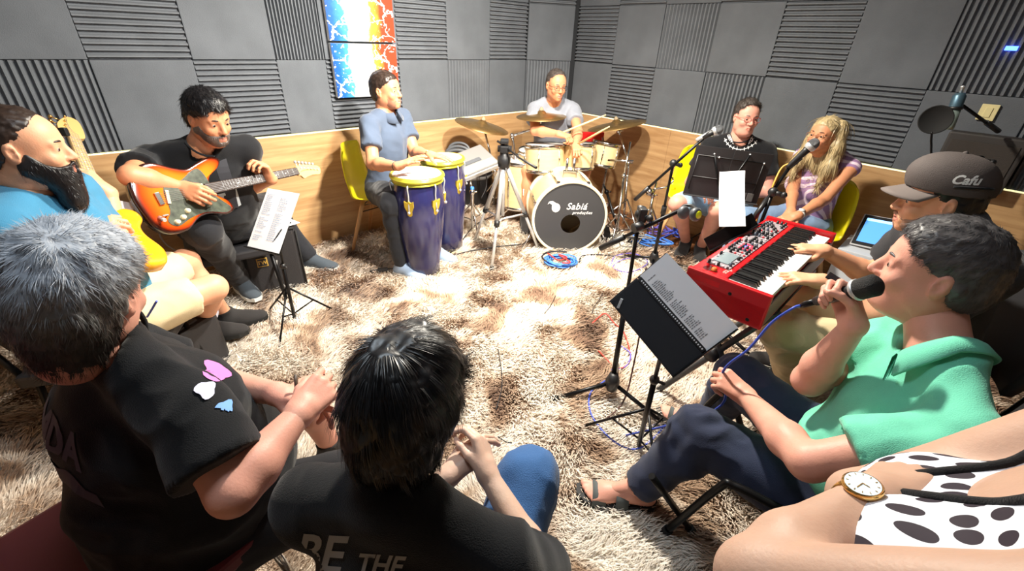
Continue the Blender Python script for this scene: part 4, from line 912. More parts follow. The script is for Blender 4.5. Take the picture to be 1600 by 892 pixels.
HBLK = hm('black_hair', S(22, 20, 22)); HBRN = hm('dark_brown_hair', S(46, 34, 28)); HGRY = None; HSALT = hm('salt_and_pepper_hair', S(84, 82, 84)); HBEARD = hm('grizzled_beard', S(92, 80, 74)); HBBLK = hm('black_beard', S(26, 24, 26)); HBLOND = hm('ash_blond_hair', S(178, 158, 118))
def silver_mat():
    m = bpy.data.materials.new('silver_hair'); m.use_nodes = True; nt = m.node_tree; bs = nt.nodes['Principled BSDF']; bs.inputs['Roughness'].default_value = .5
    tc = nt.nodes.new('ShaderNodeTexCoord'); gd = nt.nodes.new('ShaderNodeSeparateXYZ'); nt.links.new(tc.outputs['Object'], gd.inputs[0]); n = nt.nodes.new('ShaderNodeTexNoise'); n.inputs['Scale'].default_value = 60; nt.links.new(tc.outputs['Object'], n.inputs['Vector'])
    a = nt.nodes.new('ShaderNodeMath'); a.operation = 'MULTIPLY_ADD'; a.inputs[1].default_value = .06; nt.links.new(n.outputs[0], a.inputs[0]); nt.links.new(gd.outputs[2], a.inputs[2])
    mr = nt.nodes.new('ShaderNodeMapRange'); mr.inputs[1].default_value = HZ[0]; mr.inputs[2].default_value = HZ[1]; nt.links.new(a.outputs[0], mr.inputs[0])
    r = nt.nodes.new('ShaderNodeValToRGB'); r.color_ramp.elements[0].color = (*S(52, 47, 44), 1); r.color_ramp.elements[1].color = (*S(158, 164, 174), 1); k = r.color_ramp.elements.new(.5); k.color = (*S(112, 110, 108), 1)
    nt.links.new(mr.outputs[0], r.inputs[0]); nt.links.new(r.outputs[0], bs.inputs['Base Color']); return m
HZ = (at(128, 455, d=.84)[2]-.06+.03, at(128, 455, d=.84)[2]+.07+.03)
HGRY = silver_mat()
def swept(d, crown=(0, -.03, .11), mixr=.5):
    d = np.asarray(d, float); c = np.asarray(crown, float)
    def f(P, N):
        r = P-c; r /= np.maximum(1e-6, np.linalg.norm(r, axis=1))[:, None]; return r*mixr+d*(1-mixr)+.18*np.stack([vnoise(P*35, 1), vnoise(P*35, 2), vnoise(P*35, 3)], 1)
    return f
PEOPLE = {}
# 3 --- conga player
M = at(604, 188, z=1.00); t, f, r = trunk(M, (1, -.42, 0), off=(-.05, .02, -.47), sw=.185)
sp = dict(t, N=M+V3(.0, 0, .05), H=at(603, 141, z=1.195), face=(1, -.32, .06), hs=.98, skin=SKB, hair=dict(cap=dict(style='short', thick=.009), mat=HBRN, strands=dict(n=1500, L=.018, w=.0016, flow=swept((0, .6, -.4)))),
          beard=dict(mat=mat('stubble', S(150, 102, 78), .7), L=.000, n=0), shirt=dict(mat=POLO, sleeve=.62, collar='polo', hem=.12, name='polo_shirt'), trousers=dict(mat=JBLK, name='jeans'), shoes=dict(mat=LSHOE, solem=SOLEW), hairm=HBRN)
arm(sp, 'R', (585, 258), (619, 262)); arm(sp, 'L', (648, 238), (668, 243), La=.28, Lf=.25)
sp['eR'] = jt(sp['sR'], 583, 256, .285); sp['wR'] = jt(sp['eR'], 622, 260, .27); sp['wL'] = jt(sp['eL'], 672, 242, .27)
sp['kR'] = jt(sp['hR'], 612, 318, .41); sp['aR'] = V3(sp['kR'][0]+.02, sp['kR'][1]+.02, .10); sp['kL'] = sp['kR']-r*.30+f*.05; sp['aL'] = V3(sp['kL'][0]+.04, sp['kL'][1]+.05, .10)
sp['tR'] = sp['tL'] = f; sp['handR'] = (nrm(V3(.9, -.1, .42)), nrm(V3(-.42, -.2, .8)), dict(curl=.12, thumb=(.6, .2))); sp['handL'] = (nrm(V3(.9, -.45, .02)), nrm(V3(0, 0, 1)), dict(curl=.12, thumb=(.5, .2)))
PEOPLE['conga'] = sp; person('man in a slate blue polo shirt playing the two congas from a yellow chair', sp)
# 4 --- drummer
M = at(865, 170, z=1.0); t, f, r = trunk(M, (.12, -1, 0), off=(.0, .04, -.46), sw=.175)
sp = dict(t, H=at(869, 133, z=1.20), face=(.38, -1, -.12), hs=.98, skin=SKB, hair=dict(cap=dict(style='recede', thick=.006, rough=.004), mat=mat('greying_brown_hair', S(70, 62, 58), .6, var=.3, vscale=50), strands=dict(n=2500, L=.016, w=.0016, flow=swept((0, .3, .4)), lift=.7)), glasses=BLK,
          shirt=dict(mat=TGREY, sleeve=.55, collar='rib', hem=.12, name='t_shirt'), trousers=dict(mat=JBLK, name='shorts', frac=.8), shoes=dict(mat=DSHOE, solem=SOLEB), hairm=HSALT, tL=f, tR=f)
arm(sp, 'R', (836, 204), (874, 207)); arm(sp, 'L', (903, 206), (903, 226)); sp['wR'] = sp['eR']+nrm(V3(.72, -.55, .02))*.24; sp['wL'] = sp['eL']+nrm(V3(-.12, -.75, -.22))*.24
for k, s_ in (('R', 1), ('L', -1)): sp['k'+k] = sp['h'+k]+f*.30+r*s_*.16+V3(0, 0, .02); sp['a'+k] = V3(*(sp['k'+k]+f*.05)[:2], .10)
sp['handR'] = (nrm(V3(.85, -.5, -.1)), nrm(V3(0, -.2, 1)), dict(curl=1.1, thumb=(.1, .8))); sp['handL'] = (nrm(V3(.1, -.95, -.2)), nrm(V3(-.1, -.2, 1)), dict(curl=1.1, thumb=(.1, .8)))
PEOPLE['drummer'] = sp; person('grey-haired drummer with glasses and a light grey T-shirt behind the drum kit', sp)
# 2 --- guitarist
M = at(312, 240, z=.97); t, f, r = trunk(M, (.62, -.85, 0), off=(-.11, .17, -.40), sw=.215, hw=.11, tilt=-.05)
sp = dict(t, N=M+V3(.03, -.03, .04), H=at(325, 183, d=2.08), face=(.95, -.42, -.30), hs=.97, fat=1.18, arm=1.12, belly=.03, chub=.008, skin=SKB, hair=dict(cap=dict(style='full', thick=.014, top=.012), mat=HBLK, strands=dict(n=3500, L=.028, w=.0022, flow=swept((0, .3, 0)), lift=.45)),
          beard=dict(mat=HBEARD, L=.012, n=2500, w=.0012), shirt=dict(mat=TBLACK, sleeve=.66, collar='rib', hem=.12, name='t_shirt', e=.018), trousers=dict(mat=JBLK, e=.02), shoes=dict(mat=GSHOE, solem=SOLEW), hairm=HBLK)
sp['eR'] = jt(sp['sR'], 205, 275, .29); sp['wR'] = at(282, 292, d=2.02); sp['eL'] = jt(sp['sL'], 386, 290, .28, True); sp['wL'] = jt(sp['eL'], 424, 280, .24)
sp['kR'] = jt(sp['hR'], 316, 358, .36); sp['aR'] = at(375, 436, z=.14); sp['kL'] = jt(sp['hL'], 418, 320, .44, True); sp['aL'] = at(484, 402, z=.10)
sp['tR'] = (.8, -.6, 0); sp['tL'] = (1, -.05, 0)
sp['handR'] = (nrm(V3(.85, -.25, -.25)), nrm(V3(.35, -.85, .45)), dict(curl=.75, thumb=(.3, .5))); sp['handL'] = (nrm(V3(-.1, -.25, .85)), nrm(V3(.45, .75, .35)), dict(curl=.9, thumb=(.9, .3)))
PEOPLE['guitarist'] = sp; person('bearded man in a black T-shirt playing the sunburst electric guitar', sp)
# 5 --- man with the black desk
M = at(1152, 232, z=.895); t, f, r = trunk(M, (-.35, -1, 0), off=(.04, .10, -.40), sw=.185, hw=.10)
sp = dict(t, H=at(1166, 183, d=3.03), face=(.0, -1, .0), hs=.92, fat=1.15, arm=1.05, chub=.01, skin=SKC, hair=dict(cap=dict(style='recede', thick=.007, top=.008, rough=.005), mat=mat('greying_brown_hair', (0, 0, 0)), strands=dict(n=3000, L=.024, w=.0018, flow=swept((0, .3, .2)), lift=.7)), glasses=mat('red_frames', S(150, 60, 60), .4),
          shirt=dict(mat=TBLACK, sleeve=.6, collar='rib', hem=.12, name='t_shirt', e=.018), trousers=dict(mat=JLIGHT, name='shorts', frac=.92, e=.02), shoes=dict(mat=DSHOE, solem=SOLEB), hairm=HSALT)
sp['eR'] = sp['sR']+V3(-.10, -.06, -.26); sp['eL'] = sp['sL']+V3(.06, -.10, -.26); sp['wR'] = jt(sp['eR'], 1086, 290, .25); sp['wL'] = jt(sp['eL'], 1112, 296, .26)
sp['kR'] = jt(sp['hR'], 1058, 318, .42); sp['aR'] = at(1072, 378, z=.10); sp['kL'] = jt(sp['hL'], 1122, 328, .42); sp['aL'] = at(1095, 385, z=.10)
sp['tR'] = (-.5, -.8, 0); sp['tL'] = (-.3, -.9, 0); sp['handR'] = (nrm(V3(.6, -.6, -.3)), nrm(V3(-.2, -.5, .8)), dict(curl=.5)); sp['handL'] = (nrm(V3(-.8, -.3, -.3)), nrm(V3(0, -.6, .8)), dict(curl=.5))
PEOPLE['desk'] = sp; person('man in a black T-shirt with white lettering seated behind the black music desk', sp)
# 6 --- woman singing
M = at(1290, 252, z=.92); t, f, r = trunk(M, (-1, -.50, 0), off=(.05, .06, -.42), sw=.165, hw=.095)
sp = dict(t, H=at(1288, 212, z=1.085), face=(-1, -.50, .10), hs=.90, arm=.82, fat=.92, bust=.9, neck=.8, nose=.85, smile=1., skin=SKB, hair=None, glasses=mat('thin_gold_frames', S(170, 130, 100), .3, metal=.5),
          shirt=dict(mat=None, sleeve=0, hem=-.06, name='halter_top', e=.010, nr=.05, amp=.003), trousers=dict(mat=JMID, name='jeans', e=.016), shoes=dict(mat=LSHOE, solem=SOLEW), hairm=HBRN, tL=f, tR=f)
sp['eL'] = jt(sp['sL'], 1288, 312, .27); sp['wL'] = jt(sp['eL'], 1247, 337, .25); sp['eR'] = jt(sp['sR'], 1238, 296, .27); sp['wR'] = jt(sp['eR'], 1236, 330, .25)
for k, s_ in (('R', 1), ('L', -1)): sp['k'+k] = sp['h'+k]+f*.40+r*s_*.05+V3(0, 0, .03); sp['a'+k] = V3(*(sp['k'+k]+f*.06)[:2], .10)
sp['handL'] = (nrm(V3(-.9, -.1, -.3)), nrm(V3(-.2, -.3, .9)), dict(curl=.5, sc=.9) if False else dict(curl=.5)); sp['handR'] = (nrm(V3(-.6, -.7, -.3)), nrm(V3(-.2, 0, .9)), dict(curl=.5)); sp['hsc'] = .9
def stripe_mat():
    m = bpy.data.materials.new('purple_striped_knit'); m.use_nodes = True; nt = m.node_tree; bs = nt.nodes['Principled BSDF']; bs.inputs['Roughness'].default_value = .85
    tc = nt.nodes.new('ShaderNodeTexCoord'); w = nt.nodes.new('ShaderNodeTexWave'); w.wave_type = 'BANDS'; w.bands_direction = 'DIAGONAL'; w.inputs['Scale'].default_value = 9; w.inputs['Distortion'].default_value = 1.2; w.inputs['Detail Scale'].default_value = 2
    r_ = nt.nodes.new('ShaderNodeValToRGB'); e = r_.color_ramp.elements; e[0].color = (*S(222, 200, 214), 1); e[0].position = .25; e[1].color = (*S(150, 116, 156), 1); e[1].position = .45
    nt.links.new(tc.outputs['Object'], w.inputs['Vector']); nt.links.new(w.outputs[0], r_.inputs[0]); nt.links.new(r_.outputs[0], bs.inputs['Base Color']); return m
sp['shirt']['mat'] = stripe_mat(); PEOPLE['woman'] = sp; person('woman with long ash blond hair, glasses and a purple striped halter top', sp)
def long_hair(sp, m, under=None):
    H, Rh, hs = sp['H'], sp['Rh'], sp['hs']; root = sp['root']; hv, hq = hair_local('full', thick=.008, rough=.003); pr = [(xf(hv, Rh, H, hs), hq)]; rg = np.random.default_rng(5)
    S_ = SDF(H-.42, H+.25, .009)
    X = lambda p: xf(np.array([p], float), Rh, H, hs)[0]
    for s_ in (-1, 1):
        S_.cone(X((s_*.062, -.03, .07)), X((s_*.088, -.035, -.05)), .036, .034, .02); S_.cone(X((s_*.088, -.035, -.05)), X((s_*.108, -.02, -.19)), .034, .036, .03); S_.cone(X((s_*.108, -.02, -.19)), X((s_*.095, .01, -.29)), .036, .014, .03)
    S_.cone(X((0, -.07, .03)), X((0, -.09, -.16)), .07, .07, .03); S_.cone(X((0, -.09, -.16)), X((0, -.09, -.25)), .07, .03, .03)
    V, Q = S_.mesh(); V = V+normals(V, Q)*(.005*vnoise(V*np.array([60, 60, 9]), 3))[:, None]; pr.append((V, Q)); dn = -Rh[:, 2]
    pr.append(strands(V, Q, 2600, .11, .003, lambda P, N: np.tile(dn, (len(P), 1)), lift=.10, seed=2, jit=.2, segs=5))
    V0, Q0 = pr[0]; pr.append(strands(V0, Q0, 1500, .05, .003, lambda P, N: (P-X((0, -.02, .13)))*1.0+dn*.04-Rh[:, 1]*.08, lift=.04, seed=3, jit=.12, keep=lambda P, N: ((P-H)@Rh[:, 1] < .03) | ((P-H)@Rh[:, 2] > .09)))
    v, q = joinm(pr); return link('hair', mesh_np('hair', v, q), root, m)
mh = mat('ash_blond_long_hair', S(178, 158, 118), .4, var=.3, vscale=14, aniso=(5, 5, 1)); long_hair(sp, mh)
# 1 --- bassist
M = at(62, 322, z=.98); t, f, r = trunk(M, (.95, .30, 0), off=(-.02, .04, -.44), sw=.205, hw=.11)
sp = dict(t, N=M+V3(.01, 0, .055), H=at(38, 229, d=1.37), face=(.86, .50, -.05), hs=.98, fat=1.15, arm=1.12, belly=.02, chub=.004, skin=SKA, hair=dict(cap=dict(style='recede', thick=.004), mat=HBRN, strands=dict(n=3000, L=.008, w=.0010, flow=swept((0, .3, -.4)), lift=.5)),
          beard=dict(mat=HBBLK, L=.018, drop=.07, n=5000, w=.0014), shirt=dict(mat=TEAL, sleeve=.62, collar='rib', hem=.12, name='t_shirt', e=.02), trousers=dict(mat=BEIGE, name='shorts', frac=.80, e=.022), shoes=dict(mat=DSHOE, solem=SOLEB), hairm=HBRN)
sp['eR'] = jt(sp['sR'], 30, 425, .29); sp['wR'] = at(122, 352, d=1.56); sp['eR'] = ik(sp['sR'], sp['wR'], .29, .26, (-.3, -.3, -1)); sp['wL'] = at(170, 302, d=1.78); sp['eL'] = ik(sp['sL'], sp['wL'], .29, .26, (.2, .3, -1))
sp['kR'] = at(332, 450, z=.50); sp['kL'] = at(290, 408, z=.50); sp['aR'] = at(318, 508, z=.15); sp['aL'] = at(352, 492, z=.13)
for k in 'RL':
    v_ = sp['k'+k]-sp['h'+k]; print('bass thigh', k, np.linalg.norm(v_), np.linalg.norm(sp['k'+k]-sp['a'+k]))
sp['tR'] = (1, .35, 0); sp['tL'] = (.9, .7, 0)
sp['handR'] = (nrm(V3(.85, .45, -.15)), nrm(V3(.2, -.55, .8)), dict(curl=.7)); sp['handL'] = (nrm(V3(-.35, -.15, .85)), nrm(V3(.8, .5, .3)), dict(curl=.85, thumb=(.8, .3)))
PEOPLE['bassist'] = sp; person('bald-browed man with a long black beard and teal T-shirt playing bass', sp)
# 11 --- silver haired man, left foreground
M = at(205, 575, d=.98); t, f, r = trunk(M, (.50, .87, 0), off=(-.01, -.03, -.46), sw=.225, hw=.12)
sp = dict(t, hb=.008, N=at(146, 522, d=.895), H=at(126, 458, d=.84), face=(-.18, .98, -.20), hup=(.10, .22, 1), hs=1.06, fat=1.42, arm=1.12, belly=.07, chub=.01, neck=1.1, hres=.0045, skin=SKC, 
          hair=dict(cap=dict(style='nape', thick=.018, top=.004, rough=.004), mat=HGRY, strands=dict(n=30000, L=.022, w=.0009, flow=swept((0, 0, -.2), crown=(.012, -.062, .10), mixr=.85), lift=.14, jit=.38)), 
          shirt=dict(mat=TNAVY, sleeve=.72, collar='rib', hem=.14, name='t_shirt', e=.022, amp=.009), trousers=dict(mat=JBLK, name='shorts', frac=.85, e=.02), shoes=dict(mat=DSHOE, solem=SOLEB), hairm=HGRY)
sp['eR'] = at(364, 768, d=.85); sp['wR'] = at(466, 648, d=.99); print('bass silver', np.linalg.norm(sp['eR']-sp['sR']), np.linalg.norm(sp['wR']-sp['eR'])); sp['eL'] = sp['sL']+V3(.12, .12, -.24); sp['wL'] = at(432, 615, d=1.12)
sp['kR'] = sp['hR']+nrm(V3(.9, .45, .05))*.43; sp['kL'] = sp['hL']+nrm(V3(.55, .85, .05))*.43; sp['aR'] = V3(*(sp['kR']+f*.03)[:2], .10); sp['aL'] = V3(*(sp['kL']+f*.03)[:2], .10); sp['tL'] = sp['tR'] = f
sp['handR'] = (nrm(V3(.35, .85, .15)), nrm(V3(.5, -.4, .75)), dict(curl=(.75, .9, 1.0, 1.0), thumb=(.3, .5))); sp['handL'] = (nrm(V3(1, -.1, .0)), nrm(V3(0, .3, .9)), dict(curl=(.05, .5, .8, .9), thumb=(.3, .5)))
PEOPLE['silver'] = sp; person('silver-haired man in a black T-shirt on the dark red chair, nearest left', sp)
# 10 --- boy, centre foreground
M = at(628, 826, d=.76); t, f, r = trunk(M, (.22, 1, 0), off=(-.01, -.08, -.42), sw=.182, hw=.09, tilt=-.04)
sp = dict(t, hb=.008, N=M+V3(0, .0, .068), H=at(638, 630, d=.745), face=(.30, 1, -.30), hup=(.05, .2, 1), hs=.97, fat=.92, arm=.8, neck=.82, hres=.0045, skin=SKD,
          hair=dict(cap=dict(style='boy', thick=.026, top=.010, rough=.006, freq=34), mat=mat('glossy_black_hair', S(17, 16, 19), .38, spec=.5), strands=dict(n=24000, L=.042, w=.0010, flow=swept((.25, .2, -.75), crown=(-.01, -.05, .11), mixr=.6), lift=.015, jit=.10, segs=5)),
          shirt=dict(mat=TNAVY, sleeve=.8, collar='rib', hem=.12, name='t_shirt', e=.02, nr=.060), trousers=dict(mat=JBLUE, name='jeans', e=.018), shoes=dict(mat=DSHOE, solem=SOLEW), hairm=HBLK)
sp['kR'] = at(826, 752, z=.53); sp['hR'] = sp['P']+r*.09; sp['kL'] = sp['hL']+nrm(V3(-.10, 1, .10))*.36; sp['aR'] = V3(*(sp['kR']+V3(-.02, .06, 0))[:2], .10); sp['aL'] = V3(*(sp['kL']+V3(0, .06, 0))[:2], .10); sp['tL'] = sp['tR'] = f
sp['wR'] = at(762, 742, d=1.04); sp['wL'] = at(700, 745, d=1.05); sp['eR'] = ik(sp['sR'], sp['wR'], .26, .235, (.6, -.2, -.8)); sp['eL'] = ik(sp['sL'], sp['wL'], .26, .235, (-.6, -.2, -.8))
print('boy thigh', np.linalg.norm(sp['kR']-sp['hR']), 'fore', np.linalg.norm(sp['wR']-sp['eR']), np.linalg.norm(sp['wL']-sp['eL']))
sp['handR'] = (nrm(V3(-.25, .75, .45)), nrm(V3(.85, -.1, .45)), dict(curl=(.7, .7, .75, .8), thumb=(.2, .6))); sp['handL'] = (nrm(V3(.45, .75, .35)), nrm(V3(-.6, -.1, .75)), dict(curl=(.5, .5, .55, .6), thumb=(.15, .5))); sp['hsc'] = .92
PEOPLE['boy'] = sp; person('dark-haired boy in a black T-shirt seen from behind with clasped hands', sp)
# 8 --- man in mint polo with the microphone
M = at(1455, 592, d=1.10); t, f, r = trunk(M, (-1, .42, 0), off=(.05, -.03, -.45), sw=.205, hw=.11)
sp = dict(t, hb=.008, N=M+V3(.0, 0, .065), H=at(1462, 423, d=1.09), face=(-.80, .62, .04), hs=1.06, fat=1.22, arm=1.1, belly=.05, chub=.008, neck=1.1, hres=.0045, skin=SKC, lip=LIP,
          hair=dict(cap=dict(style='short', thick=.010, top=.006), mat=HSALT, strands=dict(n=22000, L=.016, w=.0009, flow=swept((0, .4, -.1), mixr=.4), lift=.22, jit=.30)),
          shirt=dict(mat=MINT, sleeve=.66, collar='polo', hem=.12, name='polo_shirt', e=.022, amp=.009), trousers=dict(mat=NAVYT, e=.024, amp=.009, cuff=.97), shoes=None, hairm=HSALT)
sp['eL'] = jt(sp['sL'], 1262, 722, .30); sp['wL'] = at(1168, 622, d=1.38); MIC0, MIC1 = at(1285, 468, d=1.17), at(1372, 444, d=1.03); ma_ = nrm(MIC1-MIC0); hy_ = nrm(UPV*.85+nrm(np.cross(UPV, ma_))*.0-ma_*(UPV@ma_)*.85); hx_ = -ma_; hz_ = np.cross(hx_, hy_); sp['wR'] = MIC0+ma_*.035-hy_*.082+hz_*.030; sp['eR'] = ik(sp['sR'], sp['wR'], .29, .25, (-.2, .2, -1))
sp['kL'] = jt(sp['hL'], 1080, 672, .50); sp['aL'] = at(1000, 758, z=.13); sp['kR'] = jt(sp['hR'], 1152, 587, .47, True); sp['aR'] = at(1110, 650, z=.12)
for k in 'RL': print('green thigh', k, np.linalg.norm(sp['k'+k]-sp['h'+k]), np.linalg.norm(sp['k'+k]-sp['a'+k]), 'fore', np.linalg.norm(sp['w'+k]-sp['e'+k]))
sp['tL'] = nrm(V3(-1, .12, -.05)); sp['tR'] = nrm(V3(-1, .5, 0))
sp['handL'] = (nrm(V3(-.65, .65, .25)), nrm(V3(-.35, -.35, .85)), dict(curl=(1.1, 1.15, 1.2, 1.2), thumb=(.0, .9))); sp['handR'] = (hy_, hz_, dict(curl=(1.1, 1.15, 1.2, 1.2), thumb=(.25, 1.1), spread=.02))
PEOPLE['mint'] = sp; person('man in a mint green polo shirt singing into the black handheld microphone', sp)
# 7 --- keyboard player with the cap
M = at(1490, 385, z=.97); t, f, r = trunk(M, (-1, .22, 0), off=(.10, -.0, -.44), sw=.20, hw=.10)
sp = dict(t, H=at(1468, 312, d=1.46), face=(-.9, .50, -.10), hs=1.0, fat=1.1, arm=1.05, skin=SKA, hair=dict(cap=dict(style='short', thick=.008), mat=HBLK, strands=dict(n=2500, L=.012, w=.001, flow=swept((0, 0, -1)))),
          beard=dict(mat=mat('stubble_grey', S(160, 120, 98), .7), L=.000, n=0), shirt=dict(mat=cloth('charcoal_cotton', S(52, 52, 56)), sleeve=.6, collar='rib', hem=.12, name='t_shirt', e=.018), trousers=dict(mat=KHAKI, e=.02, amp=.008), shoes=dict(mat=DSHOE, solem=SOLEW, stripe=SOLEW), hairm=HBLK)
sp['wL'] = at(1285, 440, z=.80); sp['wR'] = at(1288, 392, z=.80); sp['eL'] = ik(sp['sL'], sp['wL'], .29, .26, (.3, -.5, -.8)); sp['eR'] = ik(sp['sR'], sp['wR'], .29, .26, (.4, .2, -.8))
sp['kL'] = at(1222, 512, z=.55); sp['kR'] = at(1250, 470, z=.55); sp['aL'] = at(1232, 588, z=.12); sp['aR'] = at(1240, 560, z=.12)
for k in 'RL': print('cap thigh', k, np.linalg.norm(sp['k'+k]-sp['h'+k]), np.linalg.norm(sp['k'+k]-sp['a'+k]), 'fore', np.linalg.norm(sp['w'+k]-sp['e'+k]), 'ua', np.linalg.norm(sp['s'+k]-sp['e'+k]))
sp['tL'] = (-1, .8, 0); sp['tR'] = (-1, .5, 0)
sp['handL'] = (nrm(V3(-1, .25, .0)), nrm(V3(-.1, .0, 1)), dict(curl=.30, thumb=(.5, .2), spread=.09)); sp['handR'] = (nrm(V3(-1, .15, .05)), nrm(V3(-.1, .0, 1)), dict(curl=.30, thumb=(.5, .2), spread=.09))
PEOPLE['cap'] = sp; person('man in a grey cap with white embroidery playing the red keyboard', sp)
# ------------------------------------------------------------ instruments and stands around the people
def boomstand(name, base, top, b0, b1, label, m=BLK, cat='microphone stand', cw=True, group=None, a0=.5, mic=None, br=.30, feet=None):
    base = np.asarray(base, float); top = np.asarray(top, float); root = empty(name, (base[0], base[1], 0), label, cat, group)
    hub = V3(base[0], base[1], .13)
    for k in range(3):
        if feet is not None: f = np.asarray(feet[k], float); f = V3(f[0], f[1], .025)
        else: t = a0+2*math.pi*k/3; f = V3(base[0]+br*math.cos(t), base[1]+br*math.sin(t), .025)
        b = MB(); b.tube([hub, f], .010, 8); b.build('leg', m, root); b = MB(); b.tube([f+nrm(hub-f)*.03, f], .014, 8); b.build('rubber_foot', RUB, root)
    b = MB(); b.lathe([(0, -.045), (.022, -.045), (.034, -.02), (.034, .01), (.020, .05), (0, .05)], hub, n=14); b.build('hub', BLKP, root)
    mid = hub*.45+top*.55; b = MB(); b.tube([hub, mid], .0125, 10); b.build('lower_tube', m, root); b = MB(); b.tube([mid, top], .0085, 10); b.build('upper_tube', m, root); b = MB(); b.tube([mid-nrm(top-hub)*.03, mid+nrm(top-hub)*.03], .017, 10); b.build('height_clutch', BLKP, root)
    if b0 is not None:
        b = MB(); b.sphere(top, .024, 12); b.tube([top, top+V3(.02, -.03, .0)*1.2], .012, 8); b.sphere(top+V3(.03, -.045, 0), .016, 8); b.build('boom_clutch', BLKP, root)
        b = MB(); b.tube([b0, b1], .0085, 8); b.build('boom', m, root)
        if cw: b = MB(); b.tube([b0, np.asarray(b0)+nrm(np.asarray(b1)-b0)*.13], .013, 10); b.build('counterweight_grip', BLKP, root)
        if mic is not None:
            b = MB(); d = nrm(np.asarray(mic)); b.tube([np.asarray(b1)-d*.02, np.asarray(b1)+d*.05], [.013, .018], 10); b.build('microphone_clip', BLKP, root)
    return root
def microphone(p, d, label, L=.17, body=None):
    d = nrm(d); p = np.asarray(p, float); root = empty('microphone', p, label, 'microphone')
    b = MB(); b.lathe([(0, 0), (.010, 0), (.0115, .01), (.0165, L*.85), (.019, L), (0, L)], p, d, 18); b.build('handle', body or BLKP, root)
    b = MB(); b.lathe([(.019, L-.004), (.0245, L+.004), (.0255, L+.012), (.0245, L+.018)], p, d, 20); b.build('collar_ring', SIL, root)
    b = MB(); b.sphere(p+d*(L+.026), (.0255, .0255, .027), 18, frame(z=d, x=(0, .1, 1) if abs(d[2]) < .9 else (1, 0, 0))); b.build('grille', mat('mic_grille', S(110, 112, 116), .35, metal=.8, bump=1., bscale=900), root)
    return root
def cable(name, pts, r, m, label, grp=None, n=8, under=None):
    b = MB(); b.tube(bez(pts, n), r, 6); o = b.build(name, m); tag(o, label, 'cable', grp); return o
BLUEC = mat('blue_cable', S(60, 84, 190), .5); VIOC = mat('violet_cable', S(110, 96, 190), .5); BLACKC = mat('black_cable', S(28, 26, 30), .55); REDC = mat('red_cable', S(196, 60, 50), .5); ORC = mat('orange_cable', S(222, 160, 60), .5)
# --- front boom stand (with the folded headphones hanging from the boom)
fb = at(957, 597, z=.13); ft = at(1000, 335, d=1.86); fk = fb*.35+ft*.65
bs0 = boomstand('boom_stand', fb, ft, at(938, 388, d=2.0), at(1072, 324, d=1.72), 'black boom stand in mid carpet, with headphones hanging from its boom end', feet=[at(862, 625, z=.02), at(1045, 670, z=.02), fb+V3(.1, .28, 0)])
b = MB(); b.tube([at(1000, 335, d=1.86), at(1002, 322, d=1.86)], .016, 8); b.bbox(at(1003, 335, d=1.85), (.035, .05, .06), b=.008); b.tube([at(1003, 352, d=1.85), at(990, 357, d=1.84)], .02, 8); b.build('clamp', BLKP, bs0)
hp = at(1080, 333, d=1.69); root = empty('headphones', hp, 'grey headphones with a yellow disc hung on the boom end', 'headphones')
for s_, q in ((-1, at(1068, 332, d=1.72)), (1, at(1087, 335, d=1.66))):
    b = MB(); ax_ = nrm(V3(.5, -.8, .2)); b.lathe([(0, -.012), (.022, -.012), (.026, -.005), (.026, .006), (.020, .012), (0, .012)], q, ax_, 18); cu_ = b.build('ear_cup', mat('dark_grey_plastic', S(74, 76, 80), .45), root)
    if s_ > 0: b = MB(); b.lathe([(0, .016), (.014, .016), (.015, .012), (.015, .008)], q, ax_, 18); b.build('yellow_disc', mat('yellow_disc', S(220, 225, 30), .4), cu_)
b = MB(); b.tube(bez([at(1065, 330, d=1.72), at(1068, 322, d=1.75), at(1082, 322, d=1.73), at(1089, 331, d=1.66)]), .007, 6); b.build('headband', BLKP, root)
# --- far boom stand reaching to the man in the black T-shirt
kb_ = at(1022, 402, z=.13); kt = at(1052, 255, d=2.75)
boomstand('boom_stand', kb_, kt, at(992, 312, d=2.95), at(1104, 212, d=2.53), 'black boom stand reaching over the music desk to the man in glasses', a0=.2, mic=at(1135, 194, d=2.45)-at(1115, 205, d=2.50))
microphone(at(1088, 219, d=2.57), at(1136, 196, d=2.46)-at(1088, 219, d=2.57), 'silver vocal microphone in front of the man in red-framed glasses', body=SIL, L=.10)
# --- woman's stand
wb_ = at(1165, 345, z=.13); wb_ = V3(1.50, 2.45, .13); wt = at(1208, 300, d=2.15)
boomstand('boom_stand', V3(wt[0]-.06, wt[1]-.02, .13), wt, at(1175, 345, d=2.2), at(1236, 258, d=2.15), 'black boom stand holding the microphone at the woman in the striped top', a0=1.2, mic=at(1262, 233, d=2.1)-at(1247, 247, d=2.12))
microphone(at(1230, 262, d=2.15), at(1262, 233, d=2.09)-at(1230, 262, d=2.15), 'black vocal microphone with grey grille at the mouth of the blond woman', L=.115)
cable('microphone_cable', [at(1238, 254, d=2.14), at(1222, 262, d=2.16), at(1210, 285, d=2.16), at(1198, 318, d=2.2), at(1182, 345, d=2.3), V3(1.35, 2.3, .04)], .0045, ORC, 'orange cable running down the stand of the blond woman')
